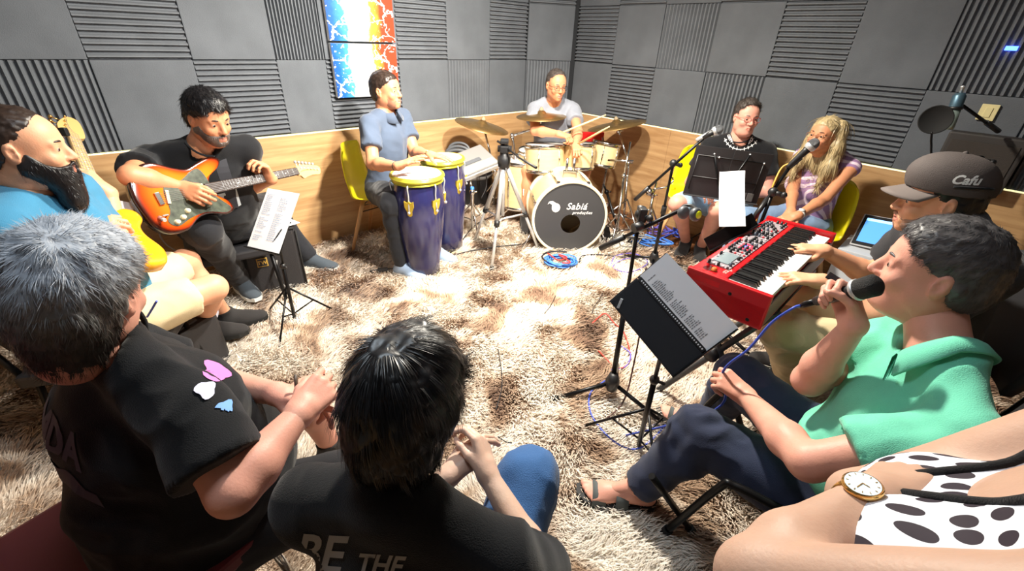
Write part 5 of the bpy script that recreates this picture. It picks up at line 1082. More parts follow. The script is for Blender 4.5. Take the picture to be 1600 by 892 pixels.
# --- music stands
def music_stand(base, ctr, right, up, w, h, label, folded=False, wire=False, name='music_stand', tri=.24, thick=.003, lip=.03, deskm=None, holes=False):
    base = np.asarray(base, float); ctr = np.asarray(ctr, float); root = empty(name, (base[0], base[1], 0), label, 'music stand', None)
    u = nrm(right); v = nrm(np.asarray(up)-u*(np.asarray(up)@u)); n = np.cross(u, v); R = np.column_stack([u, v, n]); low = ctr-v*h*.5
    for k in range(3):
        t = .6+2*math.pi*k/3; f = V3(base[0]+tri*math.cos(t), base[1]+tri*math.sin(t), .02); b = MB(); b.tube([V3(base[0], base[1], .26), f], .006, 6); b.tube([V3(base[0], base[1], .08), f*.5+V3(base[0], base[1], .26)*.5], .0045, 6); b.build('leg', BLK, root)
    b = MB(); b.tube([V3(base[0], base[1], .05), V3(base[0], base[1], .05)*.4+ctr*.6], .010, 8); b.build('lower_tube', BLK, root)
    b = MB(); b.tube([V3(base[0], base[1], .05)*.45+ctr*.55, ctr-n*.015], .007, 8); b.build('upper_tube', BLK, root)
    b = MB(); q = V3(base[0], base[1], .05)*.4+ctr*.6; b.sphere(q, .018, 8); b.tube([q, q+V3(.03, -.02, 0)], .006, 6); b.build('clamp', BLKP, root)
    if wire:
        b = MB(); P = lambda x, y: ctr+R@V3(x, y, 0)
        for a_, c_ in (((-.5, -.45), (.5, -.45)), ((-.5, .1), (.5, .1)), ((-.5, -.45), (-.42, .5)), ((.5, -.45), (.42, .5)), ((0, -.45), (-.3, .5)), ((0, -.45), (.3, .5)), ((0, -.45), (0, .3))): b.tube([P(a_[0]*w, a_[1]*h), P(c_[0]*w, c_[1]*h)], .004, 5)
        b.bbox(P(0, -.47*h)+n*.02, (w, .004, .04), R, .001); b.build('desk', BLK, root)
    else:
        b = MB()
        if folded: b.bbox(ctr+R@V3(-w*.252, 0, 0), (w*.494, h, thick), R, .001); b.bbox(ctr+R@V3(w*.252, 0, 0), (w*.494, h, thick), R, .001)
        else: b.bbox(ctr, (w, h, thick), R, .001)
        b.bbox(ctr+R@V3(0, -h/2, lip/2), (w, thick, lip), R, .001); b.build('desk', deskm or BLK, root)
    return root, R, n
# desk of the man in glasses, seen from behind: page side faces him
DESKM = mat('desk_dark_grey', S(58, 56, 58), .45, metal=.3)
dc = at(1136, 273, d=2.42); du = nrm(at(1195, 281, d=2.41)-at(1079, 265, d=2.45)); dup = at(1138, 234, d=2.37)-at(1136, 308, d=2.48); 
db = at(1118, 395, z=0)+V3(.06, .12, 0)
rs, R_, n_ = music_stand(db, dc, du, dup, .405, .27, 'black sheet-metal music desk on a stand, turned to the man in glasses', folded=True, deskm=DESKM)
fr = -1 if (R_[:, 2]@(CO-dc)) < 0 else 1
# raised ribs and braces on its back
def PB(x, y, z=.006): return dc+R_@V3(x, y, fr*z)
b = MB()
for a_, c_ in (((-.18, .085), (-.18, -.10)), ((.165, .085), (.165, -.10)), ((-.18, .085), (.165, .085)), ((-.18, -.03), (.165, -.03))): b.tube([PB(*a_, .003), PB(*c_, .003)], .0028, 5)
b.build('frame_ribs', mat('rib_black', S(34, 33, 35), .5), rs)
for a_, c_ in (((0, -.12), (-.10, .10)), ((0, -.12), (.08, .12))): b = MB(); b.tube([PB(*a_, .010), PB(*c_, .010)], .005, 6); b.build('brace', BLK, rs)
for x, y in ((-.10, .10), (.08, .12), (-.07, .085), (.165, .085)): b = MB(); b.sphere(PB(x, y, .008), .006, 6); b.build('rivet', SIL, rs)
for x in (.115, .155): b = MB(); b.bbox(dc+R_@V3(x, -.105, fr*.004), (.033, .045, .003), R_, .004); b.build('vent_plate', mat('vent_grey', S(120, 118, 118), .5), rs)
def sheet(p, R, w, h, label, lines=0, bend=.0, off=.004, name='sheet_music', cols=1, gap=.7, ink=INK):
    root = empty(name, p, label, 'paper'); V = []; nx, ny = 8, 8
    for j in range(ny+1):
        for i in range(nx+1):
            x = -w/2+w*i/nx; y = -h/2+h*j/ny; V.append(np.asarray(p)+R@V3(x, y, off+bend*(y/h)**2*2+.3*bend*math.sin(3*x/w)))
    b = MB(); F_ = [(j*(nx+1)+i, j*(nx+1)+i+1, (j+1)*(nx+1)+i+1, (j+1)*(nx+1)+i) for j in range(ny) for i in range(nx)]; m = len(V); W = [v-R[:, 2]*.0008 for v in V]
    b.add(V, F_, True); b.add(W, [f[::-1] for f in F_], True); b.build('page', PAPER, root)
    if lines:
        b = MB(); rg = random.Random(3)
        for c in range(cols):
            x0 = -w*.42+c*w*.86/cols; ww = w*.80/cols
            for k in range(lines):
                y = h*.40-k*h*.80/lines
                if rg.random() < .12: continue
                L_ = ww*(.55+.45*rg.random())*gap; z = off+bend*(y/h)**2*2+.0014; s_ = x0
                while s_ < x0+L_: 
                    wl_ = ww*rg.uniform(.05, .14); b.add([np.asarray(p)+R@V3(a_, c_, z+.3*bend*math.sin(3*a_/w)) for a_, c_ in ((s_, y), (min(s_+wl_, x0+L_), y), (min(s_+wl_, x0+L_), y+h*.30/lines), (s_, y+h*.30/lines))], [(0, 1, 2, 3)]); s_ += wl_+ww*.025
        o = b.build('print', ink, root); o['kind'] = 'stuff'
    return root
# white sheet on a second low stand in front of it
wu = nrm(at(1158, 268, d=1.98)-at(1127, 268, d=2.0)); wp = at(1143, 312, d=2.0); wv = nrm(at(1141, 268, d=2.02)-at(1151, 358, d=1.94)); Rw = np.column_stack([wu, nrm(wv-wu*(wv@wu)), np.cross(wu, nrm(wv-wu*(wv@wu)))])
lb = at(1112, 470, z=0); ld = at(1142, 362, d=1.97); lu = nrm(at(1172, 342, d=1.98)-at(1116, 372, d=1.96))
rs2, R2_, _ = music_stand(V3(lb[0]+.12, lb[1]+.22, 0), ld+V3(0, 0, .0), lu, V3(.1, .5, .8), .26, .06, 'low black music stand whose desk lies nearly flat under a curved white sheet', thick=.004, tri=.22)
sheet(wp, Rw, .105, .275, 'white curved sheet standing upright on the low black stand', bend=.02)
# --- left music stand with printed sheets
sb = at(463, 508, z=0); sc_ = at(428, 352, d=2.20); su = nrm(at(468, 338, d=2.16)-at(402, 325, d=2.26)); svv = nrm(at(437, 285, d=2.24)-at(412, 400, d=2.17))
rs3, R3_, n3_ = music_stand(sb, sc_, su, svv, .20, .30, 'thin black folding music stand in front of the guitarist', wire=True)
sgn = 1 if R3_[:, 2]@(CO-sc_) > 0 else -1
RS = R3_ if sgn > 0 else np.column_stack([-R3_[:, 0], R3_[:, 1], -R3_[:, 2]])
sheet(at(430, 345, d=2.18), RS, .215, .31, 'printed sheets clipped upright on the folding stand by the guitarist', lines=24, cols=2, off=.012, ink=mat('pale_ink', S(176, 188, 208), .8))
b = MB(); q = at(430, 365, d=2.14); b.tube([at(418, 392, d=2.15)+n3_*0, at(440, 358, d=2.13)], .003, 5); b.build('page_holder', BLK, rs3)
# --- black cajon / amplifier bag with loose sheets and a gold patch
az_ = at(432, 404, d=2.62); a0_ = at(440, 461, z=0); au = nrm(V3(.86, .50, 0)); 
aR = np.column_stack([au, np.cross(V3(0, 0, 1), au), V3(0, 0, 1)]); ac = a0_+aR@V3(-.0, .17, .225)
root = empty('padded_gear_bag', V3(ac[0], ac[1], 0), 'tall black padded gear bag with a gold patch beside the guitarist', 'bag'); b = MB(); b.bbox(ac, (.33, .30, .44), aR, .025); b.build('body', mat('black_nylon', S(38, 36, 38), .65, bump=.4, bscale=300), root)
b = MB(); 
for s_ in (-1, 1): b.tube([ac+aR@V3(s_*.165, -.152, .2), ac+aR@V3(s_*.165, -.152, -.2)], .005, 6)
b.tube([ac+aR@V3(-.16, -.152, .215), ac+aR@V3(.16, -.152, .215)], .005, 6); b.build('piping', RUB, root)
b = MB(); b.bbox(ac+aR@V3(-.06, -.153, .02), (.062, .006, .058), aR, .002); pa = b.build('patch', mat('gold_patch', S(176, 140, 62), .5), root); b = MB(); b.bbox(ac+aR@V3(-.06, -.1565, .02), (.050, .004, .046), aR, .001); b.build('patch_face', BLKP, pa)
text('patch_lettering', 'TW', .034, ac+aR@V3(-.06, -.159, .02), np.column_stack([aR[:, 0], aR[:, 2], -aR[:, 1]]), mat('gold_patch', (0, 0, 0)), pa, bold=.001)
b = MB(); b.tube(bez([ac+aR@V3(.02, -.155, .02), ac+aR@V3(.0, -.20, -.06), ac+aR@V3(.03, -.20, -.15), ac+aR@V3(.07, -.155, -.17)]), .008, 6); b.build('strap', GREYP, root)
sheet(ac+V3(0, 0, .222), np.column_stack([aR[:, 0], aR[:, 1], V3(0, 0, 1)]), .21, .297, 'loose sheets lying on top of the black gear bag', lines=20, off=.003)
sheet(ac+V3(.05, .0, .226), np.column_stack([nrm(aR[:, 0]+.5*aR[:, 1]), nrm(aR[:, 1]-.5*aR[:, 0]), V3(0, 0, 1)]), .21, .297, 'second sheet lying askew over the one on the gear bag', off=.004)
# --- front music stand with the black folder
P1, P2, P3, P4 = at(952, 462, d=1.30), at(1052, 600, d=1.20), at(1145, 512, d=1.14), at(1050, 397, d=1.24)
fo = (P1+P2+P3+P4)/4; fu = nrm((P4+P3)/2-(P1+P2)/2); fv = nrm((P1+P4)/2-(P2+P3)/2); fv = nrm(fv-fu*(fv@fu)); fn = np.cross(fu, fv)
Rf = np.column_stack([fu, fv, fn]); W_ = np.linalg.norm((P4+P3)/2-(P1+P2)/2); H_ = np.linalg.norm((P1+P4)/2-(P2+P3)/2); print('folder', W_, H_, fn)
bp = at(990, 716, z=0); bp = V3(bp[0]+.02, bp[1]+.03, 0)
rs4, R4_, _ = music_stand(bp, fo-fn*.012, fu, fv, W_*.96, H_*.98, 'black music stand in the near foreground carrying the open black folder', thick=.004, lip=.035, tri=.26)
root = empty('ring_folder', fo, 'open black folder with one white printed page on the front music stand', 'folder')
for s_ in (-1, 1): b = MB(); b.bbox(fo+Rf@V3(s_*W_*.25, 0, .002+.0), (W_*.492, H_, .004), Rf, .001); b.build('cover', mat('black_folder_vinyl', S(40, 42, 46), .42), root)
b = MB(); b.bbox(fo+Rf@V3(-W_*.245, -.0, .006), (W_*.46, H_*.96, .004), Rf, .001); b.build('clear_sleeve', mat('sleeve_black', S(46, 48, 52), .22), root)
b = MB(); b.bbox(fo+Rf@V3(W_*.02, .0, .010), (.014, H_*.94, .006), Rf, .002); b.build('binding_strip', BLKP, root)
b = MB()
for k in range(34): b.add([fo+Rf@V3(W_*.02+x, -H_*.45+H_*.9*k/34+y, .0137) for x, y in ((-.002, 0), (.002, 0), (.002, .0035), (-.002, .0035))], [(0, 1, 2, 3)])
o = b.build('binding_holes', PAPER, root); o['kind'] = 'stuff'
b = MB(); b.bbox(fo+Rf@V3(-W_*.40, H_*.40, .010), (.03, .008, .003), np.column_stack([nrm(fu+fv*.5), nrm(fv-fu*.5), fn]), .001); b.build('clip', SIL, root)
sheet(fo+Rf@V3(W_*.275, .0, .008), Rf, W_*.46, H_*.97, 'white printed page in the right half of the open folder', lines=38, off=.004, gap=.42)
# --- red stage keyboard
KL, KR, KFR, KFL = at(1197, 481, z=.80), at(1299, 371, z=.80), at(1207, 337, z=.80), at(1083, 413, z=.80)
ku = nrm(KFR-KFL+KR-KL); ku[2] = 0; ku = nrm(ku); kv = np.cross(V3(0, 0, 1), ku); kc = (KL+KR+KFR+KFL)/4; KW = (np.linalg.norm(KR-KL)+np.linalg.norm(KFR-KFL))/2; KD = (abs((KFL-KL)@kv)+abs((KFR-KR)@kv))/2; print('kb', KW, KD, ku)
RK = np.column_stack([ku, kv, V3(0, 0, 1)]); K = lambda x, y, z=0: kc+RK@V3(x, y, z)
RED = mat('keyboard_red', S(214, 22, 30), .3, spec=.5); PANELG = mat('panel_grey_red', S(150, 140, 146), .35); WKEY = mat('ivory_key', S(240, 240, 238), .25); BKEY = mat('ebony_key', S(26, 26, 28), .3)
root = empty('stage_piano', V3(kc[0], kc[1], .68), 'long red stage piano with a knob-covered panel played by the man in the cap', 'keyboard')
hw = KW/2; hd = KD/2
b = MB(); b.bbox(K(0, 0, -.075), (KW, KD, .09), RK, .006); b.bbox(K(0, hd*.56, -.015), (KW, KD*.44, .03), RK, .005); b.build('body', RED, root)
for s_ in (-1, 1): b = MB(); b.bbox(K(s_*(hw-.012), 0, -.055), (.024, KD+.004, .135), RK, .008); b.build('end_cheek', mat('keyboard_dark_red', S(176, 20, 28), .35), root)
for y, z in ((-.10, -.10), (.05, -.10), (-.02, -.03)):
    b = MB(); b.lathe([(0, .002), (.006, .002), (.007, 0)], K(-hw, y, z), -ku, 8); b.build('screw', BLK, root)
b = MB(); b.bbox(K(0, -hd+.006, -.07), (KW-.05, .014, .08), RK, .003); b.build('key_slip', mat('slip_grey', S(104, 96, 92), .4), root)
nw = 43; kx0 = -hw+.035; kw_ = (KW-.07)/nw; kd = KD*.53; yb = -hd+.012
for i in range(nw):
    b = MB(); b.bbox(K(kx0+kw_*(i+.5), yb+kd/2, -.018), (kw_*.95, kd, .02), RK, .0012); b.build('white_key', WKEY, root)
for i in range(nw-1):
    if (i+2) % 7 in (0, 1, 3, 4, 5): b = MB(); b.box(K(kx0+kw_*(i+1), yb+kd*.66, -.002), (kw_*.56, kd*.66, .017), RK, .8); b.build('black_key', BKEY, root)
b = MB(); b.bbox(K(.03, hd*.56, .002), (KW*.80, KD*.30, .004), RK, .001); pn = b.build('control_panel', PANELG, root)
b = MB(); b.bbox(K(-KW*.26, hd*.58, .0055), (KW*.13, KD*.19, .004), RK, .001); b.build('display', mat('display_grey', S(120, 134, 140), .25), pn)
b = MB(); b.bbox(K(-KW*.055, hd*.50, .0055), (KW*.09, KD*.16, .004), RK, .001); b.build('red_section', mat('panel_red', S(206, 60, 84), .35), pn)
b = MB(); b.bbox(K(-KW*.055, hd*.56, .008), (.03, .012, .002), RK, .0005); b.build('lit_display', mat('blue_led', S(60, 70, 220), emis=(.15, .2, 1), estr=1.5), pn)
rg = random.Random(11); cols = [mat('knob_black', S(30, 30, 34), .4), mat('button_grey', S(190, 186, 188), .4), mat('button_red', S(206, 50, 60), .4), mat('knob_slate', S(70, 76, 90), .4)]
nk = 0
for ix in range(26):
    for iy in range(5):
        x = -KW*.36+KW*.78*ix/25; y = hd*.56-KD*.12+KD*.24*iy/4
        if -KW*.33 < x-(.0) < -KW*.19 and abs(y-hd*.58) < KD*.11: continue
        q = rg.random()
        if q < .45: b = MB(); b.lathe([(0, .014), (.0045, .014), (.0062, .0), (.0062, -.002)], K(x, y, .005), n=8); b.build('knob', cols[0 if rg.random() < .7 else 3], pn)
        elif q < .85: b = MB(); b.box(K(x, y, .006), (.011, .0065, .005), RK); b.build('button', cols[rg.choice((1, 1, 2, 0))], pn)
b = MB(); b.lathe([(0, .010), (.009, .010), (.012, 0)], K(-hw+.07, hd*.52, .003), n=12); b.build('pitch_stick', mat('knob_amber', S(190, 110, 40), .4), root)
text('lettering', 'Stage 88' if False else 'stage', .03, K(-hw+.10, hd*.10, .002) if False else K(-hw+.11, hd*.30, .0006), np.column_stack([ku, kv, V3(0, 0, 1)]), mat('pale_red_print', S(250, 190, 180), .5), root)
# X stand
rsx = empty('keyboard_stand', V3(kc[0], kc[1], 0), 'black folding stand carrying the red stage piano', 'stand'); 
for s_ in (-1, 1):
    for q in (-1, 1):
        b = MB(); b.tube([K(s_*hw*.55, -q*.15, -.125), K(s_*hw*.55, q*.22, -.78)], .014, 8); b.build('leg', mat('stand_grey', S(70, 72, 76), .4, metal=.4), rsx)
    b = MB(); b.lathe([(0, -.03), (.03, -.03), (.03, .03), (0, .03)], K(s_*hw*.55, .02, -.42), ku, 14); b.build('pivot', BLKP, rsx)
b = MB(); b.tube([K(-hw*.62, .22, -.77), K(hw*.62, .22, -.77)], .012, 8); b.build('foot_bar', BLK, rsx); b = MB(); b.tube([K(-hw*.62, -.22, -.77), K(hw*.62, -.22, -.77)], .012, 8); b.build('foot_bar', BLK, rsx)
for s_ in (-1, 1): b = MB(); b.tube([K(-hw*.6, s_*.14, -.125), K(hw*.6, s_*.14, -.125)], .012, 8); b.build('support_bar', BLK, rsx)
# --- laptop on a white box
bx = at(1345, 408, z=.30); root = empty('equipment_box', V3(bx[0]+.16, bx[1]+.12, 0), 'white carton marked BOX under the laptop', 'box'); RBx = yaw(-.35); bc_ = V3(bx[0]+.16, bx[1]+.10, .19)
lp = at(1385, 372, d=2.62); ls = nrm(at(1425, 340, d=2.60)-at(1374, 331, d=2.70)); lz = nrm(at(1374, 331, d=2.70)-at(1354, 386, d=2.62)); lz = nrm(lz-ls*(lz@ls)); ln = np.cross(ls, lz); RL = np.column_stack([ls, lz, ln]); sg = 1 if ln@(CO-lp) > 0 else -1
lc = at(1395, 368, d=2.66); lb_ = lc-lz*.13
bcx = V3(lb_[0]+.04, lb_[1]+.06, 0); zb = lb_[2]-.02; b = MB(); RX = np.column_stack([ls*V3(1, 1, 0)/np.linalg.norm((ls*V3(1, 1, 0))), np.cross(V3(0, 0, 1), nrm(ls*V3(1, 1, 0))), V3(0, 0, 1)])
b.bbox(V3(bcx[0], bcx[1], zb/2), (.40, .34, zb), RX, .004); root.location = Vector((bcx[0], bcx[1], 0)); bo_ = b.build('carton', mat('white_carton', S(206, 212, 220), .6), root)
text('lettering', 'BOX', .075, V3(bcx[0], bcx[1], 0)+RX@V3(-.08, -.1715, zb-.075), np.column_stack([RX[:, 0], RX[:, 2], -RX[:, 1]]), mat('dark_print', S(60, 60, 66), .6), root, bold=.004)
root = empty('laptop', lb_, 'open laptop with a bright blue screen on the white carton', 'laptop')
b = MB(); b.bbox(lc-ln*sg*.004, (.36, .25, .008), RL, .003); b.build('lid', mat('laptop_silver', S(206, 206, 208), .35, metal=.4), root)
b = MB(); b.bbox(lc+ln*sg*.001, (.346, .236, .004), RL, .002); b.build('bezel', BLKP, root)
b = MB(); b.bbox(lc+ln*sg*.003, (.31, .19, .003), RL, .0008); scn = b.build('screen', mat('screen_blue', S(90, 150, 225), .3, emis=S(70, 140, 235), estr=.6), root)
b = MB(); b.bbox(lc+lz*.083+ln*sg*.0048, (.31, .02, .001), RL, .0003); b.build('screen_bar', mat('screen_pale', S(150, 200, 240), emis=S(150, 205, 245), estr=.8), scn)
b = MB(); b.bbox(lc+ls*.03*1-lz*.01+ln*sg*.0048, (.11, .06, .001), RL, .0003); b.build('screen_window', mat('screen_window', S(220, 225, 235), emis=S(170, 190, 220), estr=.7), scn)
bg = at(1328, 398, z=.08); b = MB(); b.sphere(bg, (.10, .08, .09), 12); o = b.build('small_bag', mat('slate_bag', S(70, 72, 84), .7)); tag(o, 'small dark slate bag on the floor left of the white carton', 'bag')
# --- studio microphone with pop filter on the right
sm = at(1490, 175, d=2.25); smd = nrm(at(1499, 152, d=2.22)-at(1480, 203, d=2.28)); root = empty('studio_microphone', sm, 'silver-green studio microphone hanging tilted before the foam wall', 'microphone')
b = MB(); b.lathe([(0, -.085), (.024, -.085), (.026, -.07), (.026, .01), (0, .01)], sm, smd, 20); b.build('body', mat('satin_green_grey', S(140, 156, 150), .35, metal=.4), root)
b = MB(); b.lathe([(.0255, .01), (.027, .02), (.027, .075), (.018, .09), (0, .092)], sm, smd, 20); b.build('grille', mat('teal_grille', S(84, 112, 128), .4, metal=.6), root); b = MB(); b.lathe([(.027, .012), (.031, .012), (.031, .026), (.027, .026)], sm, smd, 20); b.build('ring', BLKP, root)
b = MB(); b.lathe([(0, .09), (.008, .09), (.008, .115), (.012, .118), (0, .125)], sm, smd, 10); b.build('tip', SIL, root)
pf = at(1462, 187, d=2.2); root = empty('pop_filter', pf, 'round black pop filter on a gooseneck beside the studio microphone', 'pop filter'); pfn = nrm(CO-pf+V3(.3, 0, 0))
b = MB(); b.lathe([(0, -.002), (.062, -.002), (.066, -.006), (.068, 0), (.066, .006), (.062, .002), (0, .002)], pf, pfn, 30); b.build('mesh_disc', mat('black_mesh', S(14, 14, 15), .8), root); b = MB(); b.tube(bez([at(1456, 206, d=2.22), at(1455, 225, d=2.24), at(1460, 250, d=2.26), at(1500, 262, d=2.3)]), .005, 6); b.build('gooseneck', BLK, root)
smb = V3(2.22, 1.95, 0); smb = at(1520, 330, d=2.35); boomstand('boom_stand', V3(smb[0], smb[1], .13), at(1530, 250, d=2.35), at(1560, 205, d=2.4), at(1497, 160, d=2.26), 'black boom stand with the studio microphone by the right wall', a0=.1, cw=True, br=.25)
# --- handheld microphone of the singer, its cable
mh0 = at(1285, 468, d=1.17); mh1 = at(1372, 444, d=1.03); dd = nrm(mh1-mh0)
root = empty('microphone', mh0, 'large black handheld microphone held by the man in mint green', 'microphone'); Lm = np.linalg.norm(mh1-mh0)
b = MB(); b.lathe([(0, -.02), (.012, -.02), (.014, 0), (.016, Lm*.5), (.021, Lm*.68), (0, Lm*.68)], mh0, dd, 20); b.build('handle', BLKP, root)
b = MB(); b.lathe([(.020, Lm*.62), (.026, Lm*.7), (.027, Lm*.95), (.020, Lm), (0, Lm)], mh0, dd, 20); b.build('grille', mat('foam_black', S(22, 22, 24), .7, bump=1, bscale=500), root)
b = MB(); b.lathe([(.0215, Lm*.60), (.0275, Lm*.64), (.0275, Lm*.685), (.024, Lm*.70)], mh0, dd, 20); b.build('collar_ring', SIL, root)
b = MB(); b.lathe([(0, -.07), (.006, -.07), (.009, -.055), (.009, -.02), (0, -.02)], mh0, dd, 12); b.build('plug', BLK, root)
mc = mh0-dd*.07
cable('microphone_cable', [mc, at(1238, 482, d=1.22), at(1205, 505, d=1.27), at(1170, 545, d=1.33), at(1130, 580, d=1.42), at(1118, 640, d=1.5), V3(.52, 1.35, .05), at(1040, 660, z=.04), at(1000, 700, z=.05), at(960, 690, z=.05), at(925, 650, z=.05), at(922, 615, z=.05), at(945, 595, z=.06)], .0042, BLUEC, 'blue cable from the singer\'s microphone looping down to the carpet')
cable('floor_cable', [at(1010, 420, z=.9), at(1003, 500, z=.45), at(990, 570, z=.2), at(975, 625, z=.06), at(945, 655, z=.05), at(905, 668, z=.04)], .004, mat('brown_cable', S(70, 40, 36), .5), 'thin dark brown cable hanging by the front boom stand to the carpet')
# --- floor cables and small things
cc_ = at(876, 411, z=.05); b = MB(); pts = []
for k in range(150): t = k*.32; rr = .115+.018*math.sin(k*.7)-.0002*k; pts.append(cc_+V3(rr*math.cos(t), rr*.8*math.sin(t), .012*math.sin(t*.7+1)+.02))
b.tube(pts, .006, 5); o = b.build('cable_coil', mat('bright_blue_cable', S(70, 130, 220), .5)); tag(o, 'coil of bright blue cable on the carpet before the bass drum', 'cable')
b = MB(); b.tube(bez([cc_+V3(-.1, .06, .05), cc_+V3(-.03, -.07, .06), cc_+V3(.04, -.02, .06), cc_+V3(-.02, .02, .06), cc_+V3(.06, -.08, .05), cc_+V3(.0, -.10, .05)]), .006, 5); o = b.build('cable_coil', REDC); tag(o, 'short red cable lying in the middle of the blue coil', 'cable')
b = MB(); b.tube([cc_+V3(.145*math.cos(t), .115*math.sin(t), .045) for t in np.linspace(1.2, 3.8, 16)], .007, 5); o = b.build('floor_cable', BLACKC); tag(o, 'black cable curved along the left edge of the blue coil', 'cable')
cable('floor_cable', [at(905, 410, z=.05), at(910, 400, z=.05), at(935, 398, z=.05), at(975, 402, z=.05), at(1030, 408, z=.05), at(1060, 420, z=.05)], .006, BLACKC, 'black cable bent beside the blue coil towards the boom stand')
cable('floor_cable', [at(955, 412, z=.05), at(962, 400, z=.05), at(990, 396, z=.05), at(1012, 410, z=.05), at(985, 425, z=.05), at(958, 418, z=.05), at(975, 405, z=.05), at(1020, 400, z=.05)], .004, VIOC, 'violet cable looped on the carpet left of the far boom stand')
cable('floor_cable', [at(925, 505, z=.05), at(945, 490, z=.06), at(960, 505, z=.05), at(975, 520, z=.06), at(985, 560, z=.05), at(965, 575, z=.05), at(935, 548, z=.05)], .004, REDC, 'red cable snaking over the carpet left of the black folder')
cable('floor_cable', [at(970, 540, z=.05), at(985, 553, z=.06), at(978, 572, z=.05), at(955, 578, z=.05)], .004, VIOC, 'short violet cable bent near the hub of the front boom stand')
rgc = random.Random(4)
for i, (m_, lab) in enumerate(((BLUEC, 'blue cable tangled by the right foot of the man at the music desk'), (BLACKC, 'black cable heaped between the drum hardware and the far boom stand'), (VIOC, 'violet cable tangled behind the far boom stand'), (mat('grey_cable', S(120, 116, 110), .5), 'grey cable heaped right of the bass drum'), (mat('bright_blue_cable', (0, 0, 0)), 'bright blue cable under the boom by the seated man\'s foot'))):
    c_ = (at(1045, 372, z=.05), at(1000, 378, z=.05), at(1030, 360, z=.05), at(985, 384, z=.05), at(1020, 386, z=.05))[i]
    cable('cable_tangle', [c_+V3(rgc.uniform(-.16, .16), rgc.uniform(-.12, .12), rgc.uniform(.0, .09)) for _ in range(14)], .006, m_, lab, n=6)
cable('power_cable', [at(790, 330, z=.05), at(745, 350, z=.05), at(715, 385, z=.05), at(700, 400, z=.05), at(735, 392, z=.05), at(780, 385, z=.05), at(820, 380, z=.05), at(835, 366, z=.05)], .005, BLACKC, 'black cable winding between the congas and the tripod feet')
pl_ = at(598, 421, z=.055); b = MB(); b.bbox(pl_, (.07, .035, .025), yaw(.2), .006); b.tube(bez([pl_, pl_+V3(.07, .02, .0), pl_+V3(.14, .015, .0)]), .004, 5); b.tube(bez([pl_+V3(-.03, 0, 0), pl_+V3(-.08, -.03, 0), pl_+V3(-.05, -.05, 0)]), .004, 5); o = b.build('cable_adapter', BLKP); tag(o, 'small black cable adapter on the carpet left of the near conga', 'adapter')
for i, pts in enumerate(([(942, 458), (935, 470), (928, 480), (925, 490)], [(868, 462), (860, 478), (850, 490)])):
    cable('dark_thread', [at(x, y, z=.055) for x, y in pts], .0025, BLACKC, ('short dark thread on the carpet left of the folder', 'short dark thread on the carpet below the blue coil')[i])
cable('dark_thread', [at(778, 545, z=.055), at(783, 575, z=.055), at(784, 605, z=.055), at(775, 640, z=.055)], .0025, BLACKC, 'long dark thread on the carpet right of the boy\'s head')
cable('dark_thread', [at(778, 682, z=.055), at(790, 690, z=.055), at(800, 692, z=.055)], .0025, BLACKC, 'tiny dark thread on the carpet beside the boy\'s clasped hands')
cable('power_cable', [at(741, 262, d=4.1), at(736, 250, d=4.1), at(745, 244, d=4.1), at(757, 262, d=4.1), at(760, 290, d=4.1), at(752, 310, d=4.1)], .005, BLACKC, 'black cable drooping on the oak wall behind the hose')
b = MB(); q = wall_pt = C1+D1*1.70+n1*.03+V3(0, 0, .915); RW = np.column_stack([-D1, n1, V3(0, 0, 1)]); b.bbox(q, (.05, .03, .05), RW, .006); b.build('power_plug', BLKP); o = COL.objects[-1] if False else [x for x in COL.objects if x.name == 'power_plug'][0]; tag(o, 'small black plug at the foam edge left of the conga player', 'plug')
b = MB(); RQ = np.column_stack([D2, n2, V3(0, 0, 1)]); q = C2+D2*3.16+n2*.035+V3(0, 0, 1.26); b.bbox(q, (.075, .012, .085), RQ, .003); o = b.build('light_switch', mat('cream_switch', S(226, 214, 160), .4)); tag(o, 'cream wall switch on the foam right of the studio microphone', 'switch'); b = MB(); b.bbox(q+n2*.008, (.03, .006, .05), RQ, .002); b.build('rocker', mat('cream_switch', (0, 0, 0)), o)
b = MB(); q = C2+D2*3.12+n2*.035+V3(0, 0, 1.58); b.bbox(q, (.05, .01, .022), RQ, .003); o = b.build('status_light', mat('blue_light', S(40, 60, 255), emis=(.05, .12, 1), estr=4)); tag(o, 'small glowing blue light high on the right wall', 'light')
# dark hatch on the right wall: frame and recessed flap
q = C2+D2*3.22+n2*.04+V3(0, 0, 1.0); root = empty('speaker_cabinet', q, 'dark boxy wall speaker under the switch on the right wall', 'speaker'); b = MB(); b.bbox(q+n2*.03, (.34, .10, .30), RQ, .01); b.build('cabinet', mat('dark_brown_cabinet', S(52, 48, 46), .6), root); b = MB(); b.bbox(q+n2*.082-V3(0, 0, .01), (.29, .008, .24), RQ, .002); b.build('grille_cloth', mat('dark_cloth', S(60, 54, 50), .9, bump=.6, bscale=500), root)
